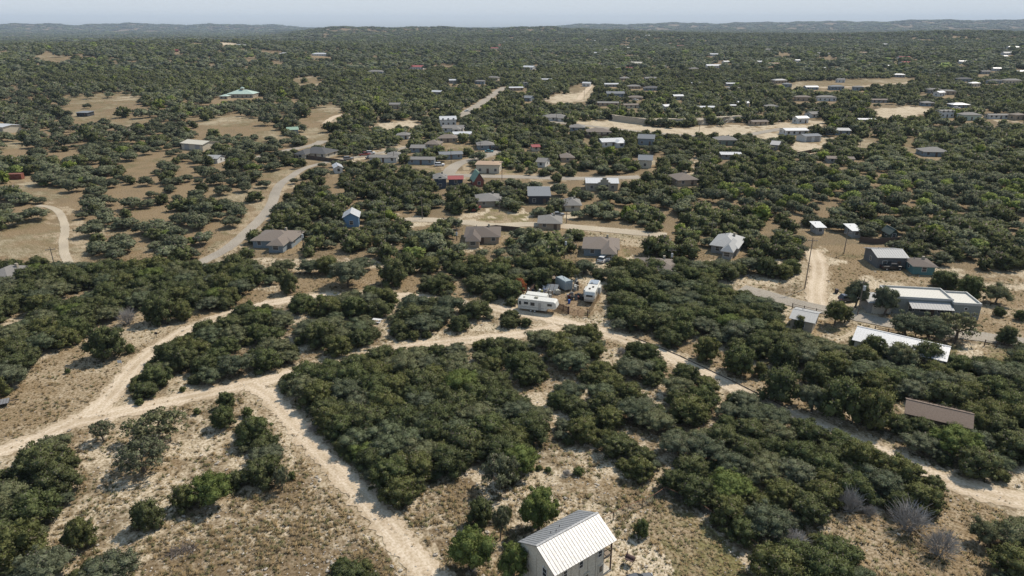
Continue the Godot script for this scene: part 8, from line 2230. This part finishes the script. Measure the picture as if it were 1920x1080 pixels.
func build_street_things() -> void:
	for c in CARS:
		build_car(c[0], ground(c[1], c[2]), deg_to_rad(c[3]), c[4], c[5], c[6])
	build_car("car", at_place("dark_car"), deg_to_rad(18.0), "graphite", "sedan", "dark grey car parked on the pale yard beside the barbecue grill")
	var camper := Vector2(0, 0)
	for p in POLES:
		build_pole(p)
	for f in FENCES:
		build_fence(f)
	build_wire_fence()
	build_edging()
	build_quarry()
	build_grill()
	build_small_things()

func build_pole(p: Array) -> void:
	var o := thing("power_pole", ground(p[0], p[1]), rng.randf_range(-0.5, 0.5), p[4], "power pole")
	var h: float = p[2]
	var wood := mat("pole_wood", 0.19, 0.155, 0.125, 0.9)
	var b := MB.new()
	b.tube(Vector3(0, -0.5, 0), Vector3(0, h, 0), 0.14, 0.09, 8)
	part("pole", b, wood, o)
	b = MB.new()
	b.box(Vector3(0, h - 0.7, 0.13), Vector3(2.2, 0.13, 0.11))
	var arm := part("crossarm", b, wood, o)
	for x in [-1.0, -0.4, 0.4, 1.0]:
		b = MB.new()
		b.tube(Vector3(x, h - 0.63, 0.13), Vector3(x, h - 0.42, 0.13), 0.06, 0.04)
		part("insulator", b, mat("insulator", 0.4, 0.4, 0.42, 0.4), arm)
	if p[3]:
		b = MB.new()
		b.tube(Vector3(0.05, h - 2.4, 0.42), Vector3(0.05, h - 1.4, 0.42), 0.28, 0.28, 10)
		part("transformer", b, mat("transformer_grey", 0.55, 0.57, 0.58, 0.5), o)

func build_fence(f: Array) -> void:
	var p := flat_points(f[3])
	var a := ground(p[0].x, p[0].y)
	var o := thing(f[0], a, 0.0, f[4], "fence")
	var h: float = f[1]
	var m := mat("fence_" + f[2], 0.10, 0.07, 0.055, 0.9)
	if f[2] == "brown":
		m = mat("fence_brown", 0.17, 0.115, 0.08, 0.9)
	elif f[2] == "grey":
		m = mat("fence_grey", 0.36, 0.34, 0.30, 0.9)
	for i in p.size() - 1:
		var l := p[i].distance_to(p[i + 1])
		var n := maxi(1, int(l / 2.4))
		for k in n:
			var s := p[i].lerp(p[i + 1], float(k) / n)
			var e := p[i].lerp(p[i + 1], float(k + 1) / n)
			var g0 := ground(s.x, s.y) - a
			var g1 := ground(e.x, e.y) - a
			var b := MB.new()
			if f[0] == "board_fence":
				var up := Vector3(0, h, 0)
				var side := (g1 - g0).cross(Vector3.UP).normalized() * 0.03
				b.quad(g0 + side, g1 + side, g1 + up + side, g0 + up + side, side)
				b.quad(g0 - side, g1 - side, g1 + up - side, g0 + up - side, -side)
				b.quad(g0 + up + side, g1 + up + side, g1 + up - side, g0 + up - side, Vector3.UP)
				part("panel", b, m, o)
			else:
				for y in [0.35, 0.75, 1.15]:
					b = MB.new()
					b.tube(g0 + Vector3(0, y, 0), g1 + Vector3(0, y, 0), 0.05, 0.05, 5)
					part("rail", b, m, o)
			b = MB.new()
			b.box(g0 + Vector3(0, h * 0.5, 0), Vector3(0.14, h + 0.15, 0.14))
			part("post", b, m, o)

func build_wire_fence() -> void:
	var p := flat_points(WIRE_FENCE)
	var a := ground(p[0].x, p[0].y)
	var o := thing("wire_fence", a, 0.0, "wire fence with rusty top rail round the grey house's yard", "fence")
	var rust := mat("rail_rust", 0.26, 0.13, 0.08, 0.85)
	var post := mat("post_rust", 0.12, 0.085, 0.065, 0.85)
	var h := 1.25
	for i in p.size():
		var g := ground(p[i].x, p[i].y) - a
		var b := MB.new()
		b.tube(g + Vector3(0, -0.2, 0), g + Vector3(0, h + 0.05, 0), 0.045, 0.045, 6)
		part("post", b, post, o)
		if i:
			var e := ground(p[i - 1].x, p[i - 1].y) - a
			b = MB.new()
			b.tube(e + Vector3(0, h, 0), g + Vector3(0, h, 0), 0.035, 0.035, 6)
			part("top_rail", b, rust, o)
			b = MB.new()
			for k in 6:
				b.tube(e + Vector3(0, 0.1 + k * 0.19, 0), g + Vector3(0, 0.1 + k * 0.19, 0), 0.006, 0.006, 3)
			var n := int(e.distance_to(g) / 0.3)
			for k in n:
				var q := e.lerp(g, (k + 0.5) / n)
				b.tube(q + Vector3(0, 0.08, 0), q + Vector3(0, h - 0.05, 0), 0.005, 0.005, 3)
			part("mesh_wire", b, mat("wire", 0.25, 0.24, 0.23, 0.5, 0.4, false), o)

func build_edging() -> void:
	var p := flat_points(EDGING)
	var a := ground(p[0].x, p[0].y)
	var o := thing("timber_edging", a, 0.0, "low line of dark timbers edging the straight dirt track", "edging")
	var m := mat("dark_timber", 0.12, 0.095, 0.075, 0.95)
	for i in p.size() - 1:
		for k in 2:
			var s := p[i].lerp(p[i + 1], k * 0.5)
			var e := p[i].lerp(p[i + 1], k * 0.5 + 0.48)
			var b := MB.new()
			b.tube(ground(s.x, s.y) - a + Vector3(0, 0.11 + rng.randf() * 0.04, 0), ground(e.x, e.y) - a + Vector3(0, 0.11 + rng.randf() * 0.04, 0), 0.09, 0.08, 6)
			part("timber", b, m, o)

func build_quarry() -> void:
	var p := flat_points(QUARRY)
	var b := MB.new()
	for i in p.size() - 1:
		for k in 10:
			var s := p[i].lerp(p[i + 1], k / 10.0)
			var e := p[i].lerp(p[i + 1], (k + 1) / 10.0)
			var rows := []
			for q in [s, e]:
				var col := []
				for r in 5:
					var j := noise_c.get_noise_3d(q.x * 0.4, r * 2.0, q.y * 0.4) * 1.2
					col.append(ground(q.x, q.y) + Vector3(j, r * 1.05 - 0.3 + j * 0.3, j - r * 0.35))
				col.append(ground(q.x, q.y) + Vector3(0, 3.4, -9.0))
				col.append(ground(q.x, q.y) + Vector3(0, -0.5, -26.0))
				rows.append(col)
			for r in 6:
				b.tint = Color(1, 1, 1) * (0.85 + 0.3 * rng.randf())
				b.quad(rows[0][r], rows[1][r], rows[1][r + 1], rows[0][r + 1], Vector3(0, 0.6, 1) if r < 5 else Vector3(0, 1, 0))
	var m := leaf_look("quarry_rock", Color(0.36, 0.305, 0.23))
	structure("quarry_face", b, m)

func build_grill() -> void:
	var o := thing("barrel_grill", at_place("grill"), deg_to_rad(-35.0), "rusty barrel barbecue grill on legs in the pale yard", "grill")
	var m := mat("grill_rust", 0.075, 0.035, 0.03, 0.7)
	var b := MB.new()
	b.tube(Vector3(-0.55, 0.9, 0), Vector3(0.55, 0.9, 0), 0.3, 0.3, 14)
	part("barrel", b, m, o)
	for x in [-0.4, 0.4]:
		for s in [-0.22, 0.22]:
			b = MB.new()
			b.tube(Vector3(x, 0, s * 1.2), Vector3(x, 0.75, s), 0.03, 0.03, 6)
			part("leg", b, m, o)
	b = MB.new()
	b.tube(Vector3(-0.4, 1.15, 0), Vector3(-0.4, 1.65, 0), 0.06, 0.06, 8)
	part("chimney", b, m, o)
	b = MB.new()
	b.box(Vector3(0, 0.9, 0.45), Vector3(1.0, 0.04, 0.3))
	part("shelf", b, m, o)

func build_small_things() -> void:
	var o := thing("yard_sign", at_place("sign"), 0.15, "small white sign on two stakes beside the upper dirt track", "sign")
	var b := MB.new()
	b.box(Vector3(0, 0.75, 0), Vector3(0.75, 0.6, 0.03))
	part("board", b, mat("sign_white", 0.66, 0.70, 0.74, 0.5), o)
	for s in [-0.3, 0.3]:
		b = MB.new()
		b.box(Vector3(s, 0.4, -0.03), Vector3(0.04, 1.0, 0.03))
		part("stake", b, mat("stake", 0.4, 0.4, 0.4, 0.6), o)
	o = thing("mailbox", at_place("mailbox"), 0.4, "dark mailbox on a post in the dry grass strip", "mailbox")
	b = MB.new()
	b.bevel_box(Vector3(0, 0.95, 0), Vector3(0.55, 0.42, 0.34), 0.08)
	part("box", b, mat("mailbox_dark", 0.025, 0.02, 0.025, 0.5), o)
	b = MB.new()
	b.box(Vector3(0, 0.35, 0), Vector3(0.1, 0.8, 0.1))
	part("post", b, mat("old_wood", 0.2, 0.16, 0.12), o)
	o = thing("utility_trailer", at_place("utility_trailer"), 0.5, "grey slatted utility trailer at the edge of the dry grass", "trailer")
	for i in 9:
		b = MB.new()
		b.box(Vector3(-1.6 + i * 0.4, 0.75, 0), Vector3(0.34, 0.06, 2.0))
		part("slat", b, mat("grey_slat", 0.20, 0.20, 0.21, 0.9), o)
	b = MB.new()
	b.box(Vector3(0, 0.62, 0), Vector3(3.6, 0.16, 1.5))
	b.box(Vector3(2.4, 0.6, 0), Vector3(1.4, 0.1, 0.12))
	part("frame", b, mat("frame_dark", 0.04, 0.04, 0.045, 0.7), o)
	for s in [-1.1, 1.1]:
		wheel(o, Vector3(-0.2, 0.34, s), 0.34)
	o = thing("picnic_table", at_place("white_table"), -0.25, "white picnic table in a gap between the track island's bushes", "table")
	var white := mat("table_white", 0.74, 0.74, 0.75, 0.5)
	panel_at(o, "top", Vector3(0, 0.76, 0), 0, Vector3(1.9, 0.06, 0.8), white)
	for s in [-0.8, 0.8]:
		panel_at(o, "bench", Vector3(0, 0.44, s), 0, Vector3(1.9, 0.05, 0.3), white)
	for x in [-0.7, 0.7]:
		panel_at(o, "leg", Vector3(x, 0.37, 0), 0, Vector3(0.08, 0.72, 1.2), white)
	o = thing("rubbish_bin", at_place("bin"), 0.2, "dark rubbish bin at the mouth of the dirt drive", "bin")
	b = MB.new()
	b.bevel_box(Vector3(0, 0.52, 0), Vector3(0.6, 1.0, 0.65), 0.05)
	part("body", b, mat("bin_dark", 0.03, 0.025, 0.03, 0.6), o)
	b = MB.new()
	b.box(Vector3(0, 1.05, 0.03), Vector3(0.64, 0.06, 0.7))
	part("lid", b, mat("bin_lid", 0.04, 0.03, 0.035, 0.6), o)
	branch_heap("brush_heap", "small heap of grey dead branches on the brown grass", 26, 1.5, [0.16, 0.13, 0.11])
	branch_heap("branch_pile", "big pile of cut grey brush in the clearing below the hipped metal roof", 90, 5.0, [0.27, 0.245, 0.225])

func branch_heap(k: String, label: String, n: int, reach: float, colour: Array) -> void:
	var o := thing("brush_pile", at_place(k), 0.3, label, "brush pile")
	var m := mat(k + "_wood", colour[0], colour[1], colour[2], 0.95)
	for layer in [["branches", n, 0.05], ["twigs", n * 2, 0.025]]:
		var b := MB.new()
		for i in layer[1]:
			var at := Vector3(rng.randf_range(-1, 1) * reach, 0, rng.randf_range(-0.4, 0.4) * reach)
			var up := (1.0 - absf(at.x) / reach) * reach * 0.3
			var along := Vector3(rng.randfn(), rng.randf_range(-0.1, 0.35), rng.randfn()).normalized() * rng.randf_range(0.5, 1.2)
			at.y = 0.1 + rng.randf() * up
			b.tube(at - along, at + along, layer[2], layer[2] * 0.5, 4)
		part(layer[0], b, m, o).set_meta("kind", "stuff")
